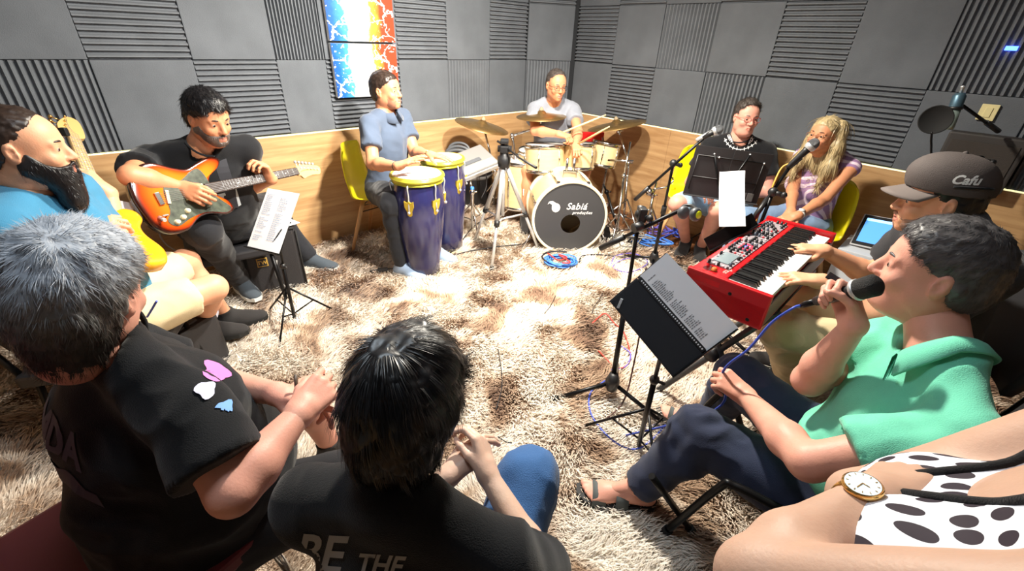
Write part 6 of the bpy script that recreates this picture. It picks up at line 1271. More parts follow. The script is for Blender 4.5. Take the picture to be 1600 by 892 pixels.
# ------------------------------------------------------------ the woman in polka dots, nearest right
def polka(rt):
    m = bpy.data.materials.new('polka_dot_cloth'); m.use_nodes = True; nt = m.node_tree; bs = nt.nodes['Principled BSDF']; bs.inputs['Roughness'].default_value = .75
    tc = nt.nodes.new('ShaderNodeTexCoord'); dt = nt.nodes.new('ShaderNodeVectorMath'); dt.operation = 'DOT_PRODUCT'; dt.inputs[1].default_value = tuple(rt); nt.links.new(tc.outputs['Object'], dt.inputs[0])
    sx = nt.nodes.new('ShaderNodeSeparateXYZ'); nt.links.new(tc.outputs['Object'], sx.inputs[0]); cb = nt.nodes.new('ShaderNodeCombineXYZ'); nt.links.new(dt.outputs['Value'], cb.inputs[0]); nt.links.new(sx.outputs[2], cb.inputs[1])
    v = nt.nodes.new('ShaderNodeTexVoronoi'); v.voronoi_dimensions = '2D'; v.inputs['Scale'].default_value = 33; v.inputs['Randomness'].default_value = .35; nt.links.new(cb.outputs[0], v.inputs['Vector'])
    lt = nt.nodes.new('ShaderNodeMath'); lt.operation = 'LESS_THAN'; lt.inputs[1].default_value = .32; nt.links.new(v.outputs['Distance'], lt.inputs[0])
    # swirly grey flower bands between the dots
    n = nt.nodes.new('ShaderNodeTexNoise'); n.inputs['Scale'].default_value = 7; n.inputs['Detail'].default_value = 2; nt.links.new(cb.outputs[0], n.inputs['Vector'])
    msk = nt.nodes.new('ShaderNodeMath'); msk.operation = 'GREATER_THAN'; msk.inputs[1].default_value = .66; nt.links.new(n.outputs[0], msk.inputs[0])
    w = nt.nodes.new('ShaderNodeTexWave'); w.inputs['Scale'].default_value = 18; w.inputs['Distortion'].default_value = 9; w.inputs['Detail'].default_value = 3; nt.links.new(cb.outputs[0], w.inputs['Vector'])
    r = nt.nodes.new('ShaderNodeValToRGB'); r.color_ramp.elements[0].color = (*S(40, 38, 52), 1); r.color_ramp.elements[1].color = (*S(232, 236, 246), 1); r.color_ramp.elements[0].position = .15; r.color_ramp.elements[1].position = .5; nt.links.new(w.outputs[0], r.inputs[0])
    d = nt.nodes.new('ShaderNodeMix'); d.data_type = 'RGBA'; d.inputs[6].default_value = (*S(236, 240, 250), 1); d.inputs[7].default_value = (*S(38, 26, 40), 1); nt.links.new(lt.outputs[0], d.inputs[0])
    x = nt.nodes.new('ShaderNodeMix'); x.data_type = 'RGBA'; nt.links.new(msk.outputs[0], x.inputs[0]); nt.links.new(d.outputs[2], x.inputs[6]); nt.links.new(r.outputs[0], x.inputs[7]); nt.links.new(x.outputs[2], bs.inputs['Base Color']); return m
M = V3(.628, .285, 1.155); t, f, r = trunk(M, (-.62, .785, 0), off=(.05, -.17, -.44), sw=.185, hw=.10)
def vcut(S_, tp, T, sp):
    z0 = sp['_TL']; S_.cone(tp(0, .24, z0*.72), tp(0, .20, z0*1.14), .012, .115, .012, op='s'); S_.ell(tp(0, .12, z0*1.05), (.085, .10, .07), T, k=.012, op='s')
sp = dict(t, hb=.0065, hh=.004, H=M+V3(.06, -.06, .235), face=(-.6, .8, -.05), hs=1., fat=1.32, arm=1.05, belly=.06, bust=1.75, skin=skin_mat('skin_olive', S(198, 160, 138)), chub=.01, hair=dict(cap=dict(style='full', thick=.025, top=.01), mat=HBRN),
          shirt=dict(mat=polka(np.cross(nrm(V3(-.62, .785, 0)), UPV)), sleeve=0, hem=.14, name='sleeveless_top', e=.008, nr=.07, amp=.002, cut=vcut), trousers=dict(mat=JBLK, name='trousers'), shoes=dict(mat=DSHOE, solem=SOLEB), hairm=HBRN)
sp['_TL'] = float(np.linalg.norm(M-sp['P']))
sp['eL'] = at(1180, 905, d=.52); sp['wL'] = at(1366, 776, d=.585); sp['eR'] = at(1340, 778, d=.74); sp['wR'] = at(1480, 840, d=.72)
for k in 'RL': sp['k'+k] = sp['h'+k]+V3(.02, .36, -.10); sp['a'+k] = V3(*(sp['k'+k]+f*.05)[:2], .10); sp['t'+k] = f
sp['handL'] = (nrm(sp['wL']-sp['eL']+V3(.02, .02, -.03)), nrm(V3(-.3, .5, .8)), dict(curl=.35)); sp['handR'] = (nrm(sp['wR']-sp['eR']), nrm(V3(-.5, .2, .8)), dict(curl=.4))
PEOPLE['polka'] = sp; person('woman in a polka dot top with crossed arms and a gold watch, nearest right', sp)
b = MB(); tq = sp['tp']; TL = sp['TL']; bv = bvh_of(sp['shirt_o'])
def onto(p, d=None):
    d = Vector(nrm(-sp['fw'] if d is None else d)); h = bv.ray_cast(Vector(p)-d*.3, d); return np.array(h[0])-np.array(d)*.001 if h[0] is not None else np.asarray(p)
pts = [onto(tq(s_*(.004+.090*k/8), .1, TL*(.79+.26*k/8))) for s_, ks in ((-1, range(8, -1, -1)), (1, range(9))) for k in ks]; b.tube(bez(pts, 3), .0065, 6)
b.build('black_trim', TNAVY, sp['root'])
def ring_on(root, a, e, r, w, name, m, off=.03):
    """a band around the limb from a towards e"""
    d = nrm(np.asarray(e)-np.asarray(a)); c = np.asarray(a)+d*off; b = MB(); b.lathe([(r-.003, -w/2), (r, -w/2), (r+.001, 0), (r, w/2), (r-.003, w/2), (r-.003, -w/2)], c, d, 24); return b.build(name, m, root), c, d
GOLDW = mat('watch_gold', S(214, 170, 100), .2, metal=.9)
o, c, d = ring_on(sp['root'], sp['wL'], sp['eL'], .0335, .016, 'watch_band', GOLDW, .028)
nn = nrm(V3(-.25, .12, .9)); nn = nrm(nn-d*(nn@d)); b = MB(); b.lathe([(0, 0), (.0205, 0), (.022, .003), (.022, .007), (.0195, .009)], c+nn*.031, nn, 28); wf = b.build('watch_case', GOLDW, sp['root']); b = MB(); b.lathe([(0, .0088), (.0192, .0088)], c+nn*.031, nn, 28); b.build('watch_face', mat('watch_face', S(226, 240, 244), .2), wf)
b = MB(); 
for k in range(12):
    t = k*math.pi/6; u = d*math.cos(t)+np.cross(nn, d)*math.sin(t); b.tube([c+nn*.0404+u*.0145, c+nn*.0404+u*.017], .0005, 4)
b.tube([c+nn*.0404, c+nn*.0404+d*.011], .0006, 4); b.tube([c+nn*.0404, c+nn*.0404+np.cross(nn, d)*.008], .0006, 4); b.build('watch_hands', GOLDW, wf)
# ------------------------------------------------------------ things the people wear and hold
q = PEOPLE['cap']; o, c, d = ring_on(q['root'], q['wL'], q['eL'], .031, .022, 'watch_band', BLKP, .025); b = MB(); b.bbox(c+V3(0, 0, .031), (.036, .040, .010), frame(y=-d, z=V3(-.1, -.4, 1)), .005); b.build('watch_case', mat('watch_black_glass', S(26, 28, 34), .12), q['root'])
q = PEOPLE['woman']; o, c, d = ring_on(q['root'], q['wL'], q['eL'], .026, .014, 'watch_band', SOLEW, .02); b = MB(); b.lathe([(0, 0), (.016, 0), (.016, .007), (0, .007)], c+V3(0, 0, .024), V3(-.1, -.2, 1), 16); b.build('watch_case', SOLEW, q['root'])
q = PEOPLE['conga']; ring_on(q['root'], q['wR'], q['eR'], .029, .007, 'wristband', BLKP, .02); o, c, d = ring_on(q['root'], q['wL'], q['eL'], .029, .010, 'watch_band', GOLDW, .02)
# fabric belt piece of the woman
q = PEOPLE['woman']; S_ = SDF(q['P']-.3, q['P']+.4, .008); S_.ell(q['tp'](0, .01, q['TL']*.16), (.150, .108, .055), q['T'], k=.02); V, Q = S_.mesh(); V = wrinkle(V, Q, .006, 16, 4); link('waist_band', mesh_np('waist_band', V, Q), q['root'], cloth('cream_lace', S(214, 196, 176)))
# lettering on clothes
def arc_text(txt, size, R0, step, a_mid, bold=0., sub=1):
    """letters along an arc, tops outward from its centre"""
    V = []; F_ = []; n = len(txt)
    for i, ch in enumerate(txt):
        if ch == ' ': continue
        me = text_mesh(ch, size, bold, 0, sub=sub); a = a_mid+(i-(n-1)/2)*step; o = len(V); c_, s_ = math.cos(a), math.sin(a)
        for v in me.vertices: V.append((v.co.x*c_-v.co.y*s_+R0*s_, v.co.x*s_+v.co.y*c_-R0*c_, 0))
        F_ += [tuple(o+k for k in p.vertices) for p in me.polygons]; bpy.data.meshes.remove(me)
    me = bpy.data.meshes.new('lettering'); me.from_pydata(V, [], F_); me.update(); return me
q = PEOPLE['desk']; RD = np.column_stack([-q['rt'], q['up'], q['fw']]); oc = q['NB']+q['fw']*.08+q['up']*.062
decal('lettering', arc_text('Convenção 2020', .034, .100, .165, 0, bold=.0012), oc+q['up']*(.035), RD, q['shirt_o'], WHITE, q['root'], .003)
vine = []
for k in range(13):
    a = -1.1+2.2*k/12; vine.append((.132*math.sin(a), -.132*math.cos(a)))
b = MB(); 
for i in range(12):
    x0, y0 = vine[i]; x1, y1 = vine[i+1]; dx, dy = x1-x0, y1-y0; L_ = math.hypot(dx, dy); nx_, ny_ = -dy/L_, dx/L_
    b.add([(x0-nx_*.002, y0-ny_*.002, 0), (x1-nx_*.002, y1-ny_*.002, 0), (x1+nx_*.002, y1+ny_*.002, 0), (x0+nx_*.002, y0+ny_*.002, 0)], [(0, 1, 2, 3)])
    for sg_ in (-1, 1): b.add([((x0+x1)/2-dx*.2, (y0+y1)/2-dy*.2, 0), ((x0+x1)/2+dx*.2, (y0+y1)/2+dy*.2, 0), ((x0+x1)/2+sg_*nx_*.012, (y0+y1)/2+sg_*ny_*.012, 0)], [(0, 1, 2)])
me = bpy.data.meshes.new('thorn_print'); me.from_pydata(b.v, [], b.f); decal('thorn_print', me, oc+q['up']*(.035), RD, q['shirt_o'], WHITE, q['root'], .003)
# guitarist: pale print and strap
q = PEOPLE['guitarist']; RD = np.column_stack([-q['rt'], q['up'], q['fw']])
def blob_mesh(name, w, h, seed=1):
    me = bpy.data.meshes.new(name); V = [(0, 0, 0)]; n = 22
    for k in range(1, 4):
        for i in range(n):
            t = 2*math.pi*i/n; r_ = k/3*(1+.16*math.sin(3*t+seed)+.08*math.sin(5*t+seed*2)); V.append((w/2*r_*math.cos(t), h/2*r_*math.sin(t), 0))
    me.from_pydata(V, [], [(0, 1+i, 1+(i+1) % n) for i in range(n)]+[(1+k*n+i, 1+(k+1)*n+i, 1+(k+1)*n+(i+1) % n, 1+k*n+(i+1) % n) for k in range(2) for i in range(n)]); me.update(); return me
def grid_mesh(name, w, h, n=10, mfun=None):
    me = bpy.data.meshes.new(name); V = [(-w/2+w*i/n, -h/2+h*j/n, 0) for j in range(n+1) for i in range(n+1)]; me.from_pydata(V, [], [(j*(n+1)+i, j*(n+1)+i+1, (j+1)*(n+1)+i+1, (j+1)*(n+1)+i) for j in range(n) for i in range(n)]); me.update(); return me
pc = q['tp'](-.01, .2, q['TL']*.60); decal('chest_print', grid_mesh('chest_print', .19, .10), pc, RD, q['shirt_o'], mat('pale_grey_print', S(186, 192, 196), .8, var=.08, vscale=20), q['root'], .003)
decal('print_lettering', text_mesh('ok', .05, .001, sub=1) if False else grid_mesh('print_mark', .012, .03, 2), pc+RD@V3(.02, -.02, 0), RD, q['shirt_o'], TNAVY, q['root'], .0045)
bv = bvh_of(q['shirt_o']); 
def surf(bv, p, c): 
    d = Vector(nrm(np.asarray(c)-np.asarray(p))); h = bv.ray_cast(Vector(p), d); return (np.array(h[0])-np.array(d)*.004) if h[0] is not None else np.asarray(p)
cen = q['tp'](0, 0, q['TL']*.6); pts = [surf(bv, q['tp'](x, y, z*q['TL']), q['tp'](x*.4, 0, (z*.5+.3)*q['TL'])) for x, y, z in ((-.10, .5, .45), (-.11, .5, .65), (-.12, .45, .85), (-.12, .3, 1.15), (-.12, .0, 1.35), (-.12, -.3, 1.2), (-.10, -.5, .9), (-.04, -.5, .5))]
def strap_mesh(pts, w, side, m, root, name='strap', th=.004):
    P = bez(pts, 4); b = MB(); V = []
    for i, p in enumerate(P):
        T_ = nrm(P[min(i+1, len(P)-1)]-P[max(i-1, 0)]); s_ = nrm(np.asarray(side)-T_*(np.asarray(side)@T_)); n = np.cross(T_, s_); V += [p-s_*w/2-n*th/2, p+s_*w/2-n*th/2, p+s_*w/2+n*th/2, p-s_*w/2+n*th/2]
    F_ = [(4*i+a, 4*i+(a+1) % 4, 4*i+4+(a+1) % 4, 4*i+4+a) for i in range(len(P)-1) for a in range(4)]+[(0, 1, 2, 3), tuple(len(V)-4+k for k in range(4))[::-1]]; b.add(V, F_, False); return b.build(name, m, root)
strap_pts = pts
# silver-haired man: back lettering, chest print
q = PEOPLE['silver']; RB_ = np.column_stack([q['rt'], q['up'], -q['fw']]); GP = mat('dull_grey_print', S(96, 94, 104), .8)
decal('lettering', text_mesh('MDA', .095, .004, sub=2, spacing=.95), q['tp'](-.015, -.2, q['TL']*.80), RB_, q['shirt_o'], GP, q['root'], .003)
wv_ = [(x, .022*math.sin(x*26)) for x in np.linspace(-.13, .13, 15)]; me = bpy.data.meshes.new('wave_print'); me.from_pydata([(x, y+s_*.02, 0) for x, y in wv_ for s_ in (-1, 1)], [], [(2*i, 2*i+2, 2*i+3, 2*i+1) for i in range(14)]); decal('wave_print', me, q['tp'](-.01, -.2, q['TL']*.60), RB_, q['shirt_o'], GP, q['root'], .003)
RC = np.column_stack([-q['rt'], q['up'], q['fw']]); PK = mat('pink_print', S(222, 130, 206), .7); BLP = mat('sky_blue_print', S(110, 160, 236), .7); PAL = mat('pale_lilac_print', S(214, 214, 240), .7)
cpr = at(372, 596, d=1.0); RCP = frame(z=nrm(CO-cpr), x=V3(.8, -.3, -.5))
for x, y, w, h, m_ in ((-.03, .06, .13, .06, BLP), (.03, .02, .12, .05, PK), (-.05, -.01, .06, .035, PK), (-.03, -.045, .035, .03, PAL), (.02, -.05, .03, .03, BLP), (.0, -.075, .03, .022, PK), (.045, -.07, .03, .02, PAL)):
    decal('chest_print', blob_mesh('chest_print', w, h, w*90), cpr+RCP@V3(x, y, 0), RCP, q['shirt_o'], m_, q['root'], .003+abs(x)*.02, back=.15)
q = PEOPLE['boy']; RB_ = np.column_stack([q['rt'], q['up'], -q['fw']])
PG = mat('grey_print', S(150, 150, 148), .8)
bpr = at(500, 868, d=.70); RBP = frame(z=nrm(CO-bpr), x=V3(1, .1, -.25))
decal('lettering', text_mesh('BE', .070, .0015, sub=2), bpr, RBP, q['shirt_o'], PG, q['root'], .003)
decal('lettering', text_mesh('THE', .036, .001, sub=2), at(592, 884, d=.70), RBP, q['shirt_o'], PG, q['root'], .003)
# mint polo: chest emblem, pocket fold
q = PEOPLE['mint']; RD = np.column_stack([-q['rt'], q['up'], q['fw']]); me = bpy.data.meshes.new('emblem'); me.from_pydata([(0, 0, 0), (.03, .012, 0), (.034, -.002, 0), (.012, -.02, 0)], [], [(0, 1, 2, 3)]); decal('emblem', me, q['tp'](-.07, .3, q['TL']*.72), RD, q['shirt_o'], mat('dark_green_print', S(20, 140, 100), .7), q['root'], .004)
# sandals
for k in 'LR':
    A = q['a'+k] if 'a'+k in q else q['J']['a'+k]; A = q['J']['a'+k]; tt = nrm(q['t'+k]); tt = nrm(V3(tt[0], tt[1], 0)); R = frame(y=tt, z=(0, 0, 1)); P = lambda x, y, z: A+R@V3(x, y, z)
    S_ = SDF(A-.27, A+.27, .005); S_.cone(P(0, -.035, -.055), P(0, .02, -.05), .034, .034, .02); S_.cone(P(0, .0, -.03), P(0, .11, -.058), .036, .028, .03); S_.ell(P(0, .12, -.062), (.044, .06, .020), R, k=.03)
    for i, (x, y, rr) in enumerate(((.028, .195, .0135), (.008, .192, .0105), (-.009, .184, .0100), (-.024, .174, .0095), (-.038, .162, .0090))): S_.cone(P(x*.8, y-.06, -.062), P(x, y, -.066), rr*1.1, rr, .008)
    V, Q = S_.mesh(); link('foot', mesh_np('foot', V, Q), q['root'], SKC)
    b = MB(); prof = [(-.036, -.06), (-.040, .0), (-.046, .08), (-.052, .13), (-.044, .19), (-.01, .222), (.03, .222), (.046, .18), (.048, .10), (.040, .0), (.034, -.06), (.0, -.078)]; b.prism(prof, P(0, 0, -.108), R[:, 0], R[:, 1], R[:, 2], .032); so = b.build('sandal', mat('sandal_black', S(34, 34, 36), .7), q['root'])
    for y0, y1 in ((.115, .165), (.035, .080)):
        b = MB(); V = []; n_ = 12
        for i in range(n_+1):
            a = math.pi*i/n_; rx = .052; rz = .052 if y0 > .1 else .066
            for y_ in (y0, y1): V.append(P(rx*math.cos(a), y_, -.092+rz*math.sin(a)**.8)); 
        F_ = [(2*i, 2*i+1, 2*i+3, 2*i+2) for i in range(n_)]; b.add(V, F_, True); st = b.build('strap', mat('sandal_strap', S(84, 90, 90), .75), so); 
        mo = st.modifiers.new('thick', 'SOLIDIFY'); mo.thickness = .004
# cap
q = PEOPLE['cap']; RhC, HC_, hsC = q['Rh'], q['H'], q['hs']; Sc = SDF((-.14, -.16, -.08), (.14, .26, .19), .0045)
Sc.ell((0, -.018, .050), (.092, .112, .098), k=0); Sc.ell((0, .03, .085), (.07, .08, .065), k=.03); Sc.clip((0, 0, .035), (0, .10, -1)); Sc.ell((0, -.018, .035), (.085, .106, .095), k=.0, op='s')
V, Q = Sc.mesh(); CAPM = mat('cap_charcoal', S(84, 76, 74), .8, var=.12, bump=.4, bscale=400); o = link('cap', mesh_np('cap', xf(V, RhC, HC_, hsC), Q), q['root'], CAPM)
b = MB(); V = []; NB_ = 16
for j in range(5):
    for i in range(NB_+1):
        a = -1.18+2.36*i/NB_; rr = 1+.0*j; x = .088*math.sin(a); y = .082*math.cos(a)-.005; e = j/4; yy = y+e*.085*math.cos(a)**.7; V.append(xf(np.array([[x*(1+.05*e), yy, .052-.024*e-.02*(x/.088)**2-.004]]), RhC, HC_, hsC)[0])
F_ = [(j*(NB_+1)+i, j*(NB_+1)+i+1, (j+1)*(NB_+1)+i+1, (j+1)*(NB_+1)+i) for j in range(4) for i in range(NB_)]; b.add(V, F_, True); br_ = b.build('brim', mat('cap_brim', S(112, 102, 98), .8), o); mo = br_.modifiers.new('thick', 'SOLIDIFY'); mo.thickness = .004
b = MB(); b.sphere(xf(np.array([[0, -.018, .150]]), RhC, HC_, hsC)[0], .008, 10); b.build('button', CAPM, o)
RT_ = np.column_stack([RhC[:, 1], RhC[:, 2], -RhC[:, 0]]) ; RT_ = np.column_stack([-RhC[:, 1], RhC[:, 2], -RhC[:, 0]]) if np.linalg.det(RT_) < 0 else RT_
decal('embroidery', text_mesh('Cafu', .036, .0012, .35, sub=2), xf(np.array([[-.2, -.02, .085]]), RhC, HC_, hsC)[0], np.column_stack([-RhC[:, 1], RhC[:, 2], -RhC[:, 0]]), o, WHITE, o, .003)
b = MB(); b.tube([xf(np.array([[-.03+.012*k, .088-.006*k, .095+.012*k]]), RhC, HC_, hsC)[0] for k in range(4)], .007, 6); b.build('front_emblem', mat('cream_embroidery', S(232, 214, 170), .7), o)
b = MB(); pts = [xf(np.array([[-.104*math.cos(t)*.9, -.02-.112*math.sin(t), .045+.02*math.cos(t)]]), RhC, HC_, hsC)[0] for t in np.linspace(-.2, .75, 9)]; b.tube(pts, .004, 6); b.build('seam', TNAVY, o)
# ------------------------------------------------------------ guitars
def outline(pts, n=6):
    P = [V3(x, y, 0) for x, y in pts]; P = [P[-1]]+P+[P[0], P[1]]; out = []
    for i in range(1, len(P)-2):
        for k in range(n):
            t = k/n; a, b_, c, d = P[i-1:i+3]; out.append((.5*((2*b_)+(-a+c)*t+(2*a-5*b_+4*c-d)*t*t+(-a+3*b_-3*c+d)*t**3))[:2])
    return [tuple(p) for p in out]
GOUT = [(-.205, -.05), (-.208, .04), (-.17, .125), (-.09, .158), (-.01, .125), (.05, .108), (.11, .128), (.185, .148), (.222, .128), (.20, .095), (.155, .072), (.125, .035), (.125, -.02), (.14, -.045), (.175, -.078), (.178, -.118), (.13, -.132), (.06, -.110), (.0, -.118), (-.07, -.158), (-.15, -.150), (-.192, -.105)]
def inset(P, k):
    c = np.mean(P, 0); return [tuple(np.asarray(p)*(1-k)+c*k) for p in P]
def burst():
    m = bpy.data.materials.new('sunburst_lacquer'); m.use_nodes = True; nt = m.node_tree; bs = nt.nodes['Principled BSDF']; bs.inputs['Roughness'].default_value = .12; bs.inputs['Coat Weight'].default_value = .6
    at_ = nt.nodes.new('ShaderNodeAttribute'); at_.attribute_name = 'edge'; r = nt.nodes.new('ShaderNodeValToRGB'); e = r.color_ramp.elements; e[0].position = 0; e[0].color = (*S(26, 12, 8), 1); e[1].position = 1; e[1].color = (*S(240, 130, 34), 1)
    for p, c in ((.12, S(60, 18, 8)), (.30, S(186, 60, 14)), (.6, S(232, 100, 22))): k = e.new(p); k.color = (*c, 1)
    nt.links.new(at_.outputs['Fac'], r.inputs[0]); nt.links.new(r.outputs[0], bs.inputs['Base Color']); return m
def guitar_body(name, R, o, root, m, sc=1., th=.044, out=GOUT):
    """rounded slab with concentric rings so the finish can shade towards its edge"""
    P = outline(out, 4); c = np.mean(P, 0); n = len(P); rings = [(1., -th/2+.006, 0), (1., th/2-.008, 0), (.985, th/2-.002, .02), (.95, th/2, .10), (.85, th/2, .35), (.65, th/2, .75), (.3, th/2, 1.), (0.02, th/2, 1.)]; rings = [(.96, -th/2, 0)]+rings
    V = []; att = []
    for k, z, e in rings:
        for p in P: q_ = c+(np.asarray(p)-c)*k; V.append(np.asarray(o)+R@(V3(q_[0], q_[1], z)*sc)); att.append(e)
    F_ = [(i*n+j, i*n+(j+1) % n, (i+1)*n+(j+1) % n, (i+1)*n+j) for i in range(len(rings)-1) for j in range(n)]+[tuple(range(n))[::-1], tuple((len(rings)-1)*n+j for j in range(n))]
    me = bpy.data.meshes.new(name); me.from_pydata([tuple(v) for v in V], [], F_); a = me.attributes.new('edge', 'FLOAT', 'POINT'); a.data.foreach_set('value', att); me.polygons.foreach_set('use_smooth', [True]*(len(F_)-2)+[False]*2); me.update(); return link(name, me, root, m)
def guitar(label, R, o, m, neckL=.47, headL=.16, bass=False, sc=1., finger=None, guard=None, headm=None, name='electric_guitar'):
    o = np.asarray(o, float); root = empty(name, o, label, 'guitar'); P = lambda x, y, z: o+R@(V3(x, y, z)*sc)
    guitar_body('body', R, o, root, m, sc)
    RR = R; x0 = .10; x1 = x0+neckL+.06; fm = finger or mat('rosewood', S(52, 36, 30), .5); nm = headm or mat('maple_neck', S(222, 178, 112), .35)
    b = MB(); pr = [(-.024, .0), (-.021, -.012), (-.010, -.020), (.010, -.020), (.021, -.012), (.024, .0)]; V = []
    for x, k in ((x0, 1.12), (x1, .88)):
        for y, z in pr: V.append(P(x, y*k, z+.026))
    b.add(V, [(i, (i+1) % 6, 6+(i+1) % 6, 6+i) for i in range(6)]+[tuple(range(6))[::-1], tuple(range(6, 12))], False); b.build('neck', nm, root)
    b = MB(); V = []
    for x, k in ((x0-.01, 1.12), (x1, .88)):
        for y, z in ((-.0245, .0), (.0245, .0), (.022, .006), (-.022, .006)): V.append(P(x, y*k, z+.026))
    b.add(V, [(0, 1, 2, 3), (7, 6, 5, 4), (0, 4, 5, 1), (1, 5, 6, 2), (2, 6, 7, 3), (3, 7, 4, 0)]); b.build('fingerboard', fm, root)
    b = MB(); sl = neckL*1.42
    for k in range(1, 21):
        x = x1-sl*(1-2**(-k/12)); 
        if x < x0: break
        kk = .88+.24*(x1-x)/(x1-x0); b.tube([P(x, -.0225*kk, .0330), P(x, .0225*kk, .0330)], .0011*sc, 4)
    fo_ = b.build('frets', SIL, root); fo_['kind'] = 'stuff'
    b = MB()
    for k in (3, 5, 7, 9, 12, 15): x = x1-sl*(1-2**(-(k-.5)/12)); b.lathe([(0, .0335), (.0032, .0332)], P(x, 0, 0), R[:, 2], 8)
    b.build('inlays', WHITE, root)['kind'] = 'stuff'
    hp_ = [(x1, -.022), (x1+.015, -.026), (x1+.03, -.045), (x1+.055, -.040), (x1+.10, -.036), (x1+headL*.9, -.040), (x1+headL, -.022), (x1+headL*.96, .008), (x1+.06, .030), (x1+.02, .028), (x1, .022)] if not bass else [(x1, -.024), (x1+.02, -.045), (x1+.05, -.052), (x1+.12, -.055), (x1+headL, -.048), (x1+headL*1.0, -.01), (x1+.10, .034), (x1+.03, .040), (x1, .024)]
    b = MB(); b.prism([(x*sc, y*sc) for x, y in outline(hp_, 3)], P(0, 0, .006), R[:, 0], R[:, 1], R[:, 2], .014*sc); b.build('headstock', nm, root)
    ns = 4 if bass else 6
    for k in range(ns):
        x = x1+.03+k*(headL-.05)/(ns-1); y = .030-.0058*k if not bass else .034-.006*k; b = MB(); b.tube([P(x, y-.01, .0), P(x, y+.022, .0)], .003*sc, 6); b.sphere(P(x, y+.026, .0), .009*sc, 8, None); b.tube([P(x, y-.014, .018), P(x, y-.014, .030)], .004*sc, 6); b.build('tuner', GOLDW if bass else SIL, root)
    b = MB()
    for k in range(ns):
        y = (-.5+k/(ns-1))*.036; b.tube([P(-.115, y*1.1, .036), P(x1, y*.8, .036), P(x1+.03+k*(headL-.05)/(ns-1), .018-.0058*k, .028)], .0007*sc, 4)
    b.build('strings', SIL, root)['kind'] = 'stuff'
    b = MB(); b.bbox(P(-.12, 0, .028), V3(.020, .055, .008)*sc, R, .003); b.build('bridge', CHR, root)
    if guard is not None:
        b = MB(); b.prism([(x*sc, y*sc) for x, y in outline([(-.10, -.055), (-.13, -.10), (-.10, -.130), (-.03, -.108), (.05, -.100), (.13, -.122), (.165, -.105), (.135, -.060), (.118, -.03), (.118, .045), (.10, .098), (.06, .092), (.0, .06), (-.08, .045)], 4)], P(0, 0, .0215), R[:, 0], R[:, 1], R[:, 2], .003*sc); b.build('pickguard', guard, root)
        for x, an in ((-.085, .25), (-.01, 0), (.075, 0)):
            Rp = R@yaw(-an); b = MB(); b.bbox(P(x, .0, .028), V3(.013, .060, .008)*sc, Rp, .004); b.build('pickup', mat('cream_pickup', S(222, 212, 178), .4), root)
        for x, y in ((-.035, -.075), (-.065, -.098), (-.098, -.112)):
            b = MB(); b.lathe([(0, .014), (.009, .014), (.011, .004), (.0125, 0)], P(x, y, .024), R[:, 2], 14); b.build('knob', mat('cream_pickup', (0, 0, 0)), root)
    return root, P
# guitarist's
gq = PEOPLE['guitarist']; go = at(288, 304, d=2.03); gt = jt(go, 496, 262, .80, True); gx = nrm(gt-go); gz = nrm(nrm(CO-go)*.9+V3(.12, 0, .15)); gz = nrm(gz-gx*(gz@gx)); RGt = np.column_stack([gx, np.cross(gz, gx), gz]); 
TORT = mat('pearl_guard', S(62, 68, 56), .3, var=.6, vscale=40)
gr_, GPt = guitar('sunburst electric guitar with a pearly green guard and pale headstock', RGt, go, burst(), guard=TORT, headL=.165)
print('guitar tip d', (gt-CO)@CF, 'go', go, 'wL', gq['wL'], gq['wR'])
st_ = strap_mesh(strap_pts[:5]+strap_pts[5:], .055, gq['rt'], mat('strap_charcoal', S(46, 46, 52), .8), gr_, 'strap')
b = MB(); jp = GPt(-.155, -.075, .024); b.tube([jp, jp+RGt[:, 2]*.03+RGt[:, 1]*-.02], .008, 8); b.build('jack', SIL, gr_)
cable('guitar_cable', [jp+RGt[:, 2]*.03, at(262, 336, d=1.93), at(240, 345, d=1.98), at(229, 335, d=2.05), at(226, 318, d=2.1)], .0035, mat('clear_grey_cable', S(150, 148, 150), .3), 'grey cable looping from the sunburst guitar to the transmitter clip')
b = MB(); q_ = at(222, 316, d=2.12); b.bbox(q_, (.03, .05, .022), RGt, .008); b.tube([q_, q_+V3(.01, 0, .06)], .006, 6); o = b.build('transmitter', mat('grey_clear_plastic', S(140, 138, 140), .25)); tag(o, 'small grey transmitter clipped behind the sunburst guitar', 'transmitter')
cable('guitar_cable', [at(247, 350, d=2.1), at(250, 368, d=2.15), at(260, 382, d=2.2), at(275, 392, d=2.3)], .0035, mat('clear_grey_cable', (0, 0, 0)), 'thin grey cable hanging between the two guitar players')
# bass guitar
bq = PEOPLE['bassist']; bo = at(168, 362, d=1.66); bt = jt(bo, 99, 192, .90, True); bxx = nrm(bt-bo); bz = nrm(V3(.85, -.35, .25)); bz = nrm(bz-bxx*(bz@bxx)); RBs = np.column_stack([bxx, np.cross(bz, bxx), bz]); print('bass tip', (bt-CO)@CF, bt, 'wL', bq['wL'])
guitar('amber yellow bass guitar with a long pale neck and gold tuners', RBs, bo, mat('amber_lacquer', S(236, 160, 30), .15, var=.1), neckL=.56, headL=.20, bass=True, sc=1.02, finger=mat('pale_fingerboard', S(206, 168, 116), .4), name='bass_guitar')
b = MB(); qq = bt-bxx*.2+V3(-.02, -.02, -.02); b.bbox(at(100, 206, d=(bt-CO)@CF-.15), (.03, .02, .035), None, .006); o = b.build('clip_tuner', BLKP); tag(o, 'small black clip-on tuner behind the bass headstock', 'tuner')
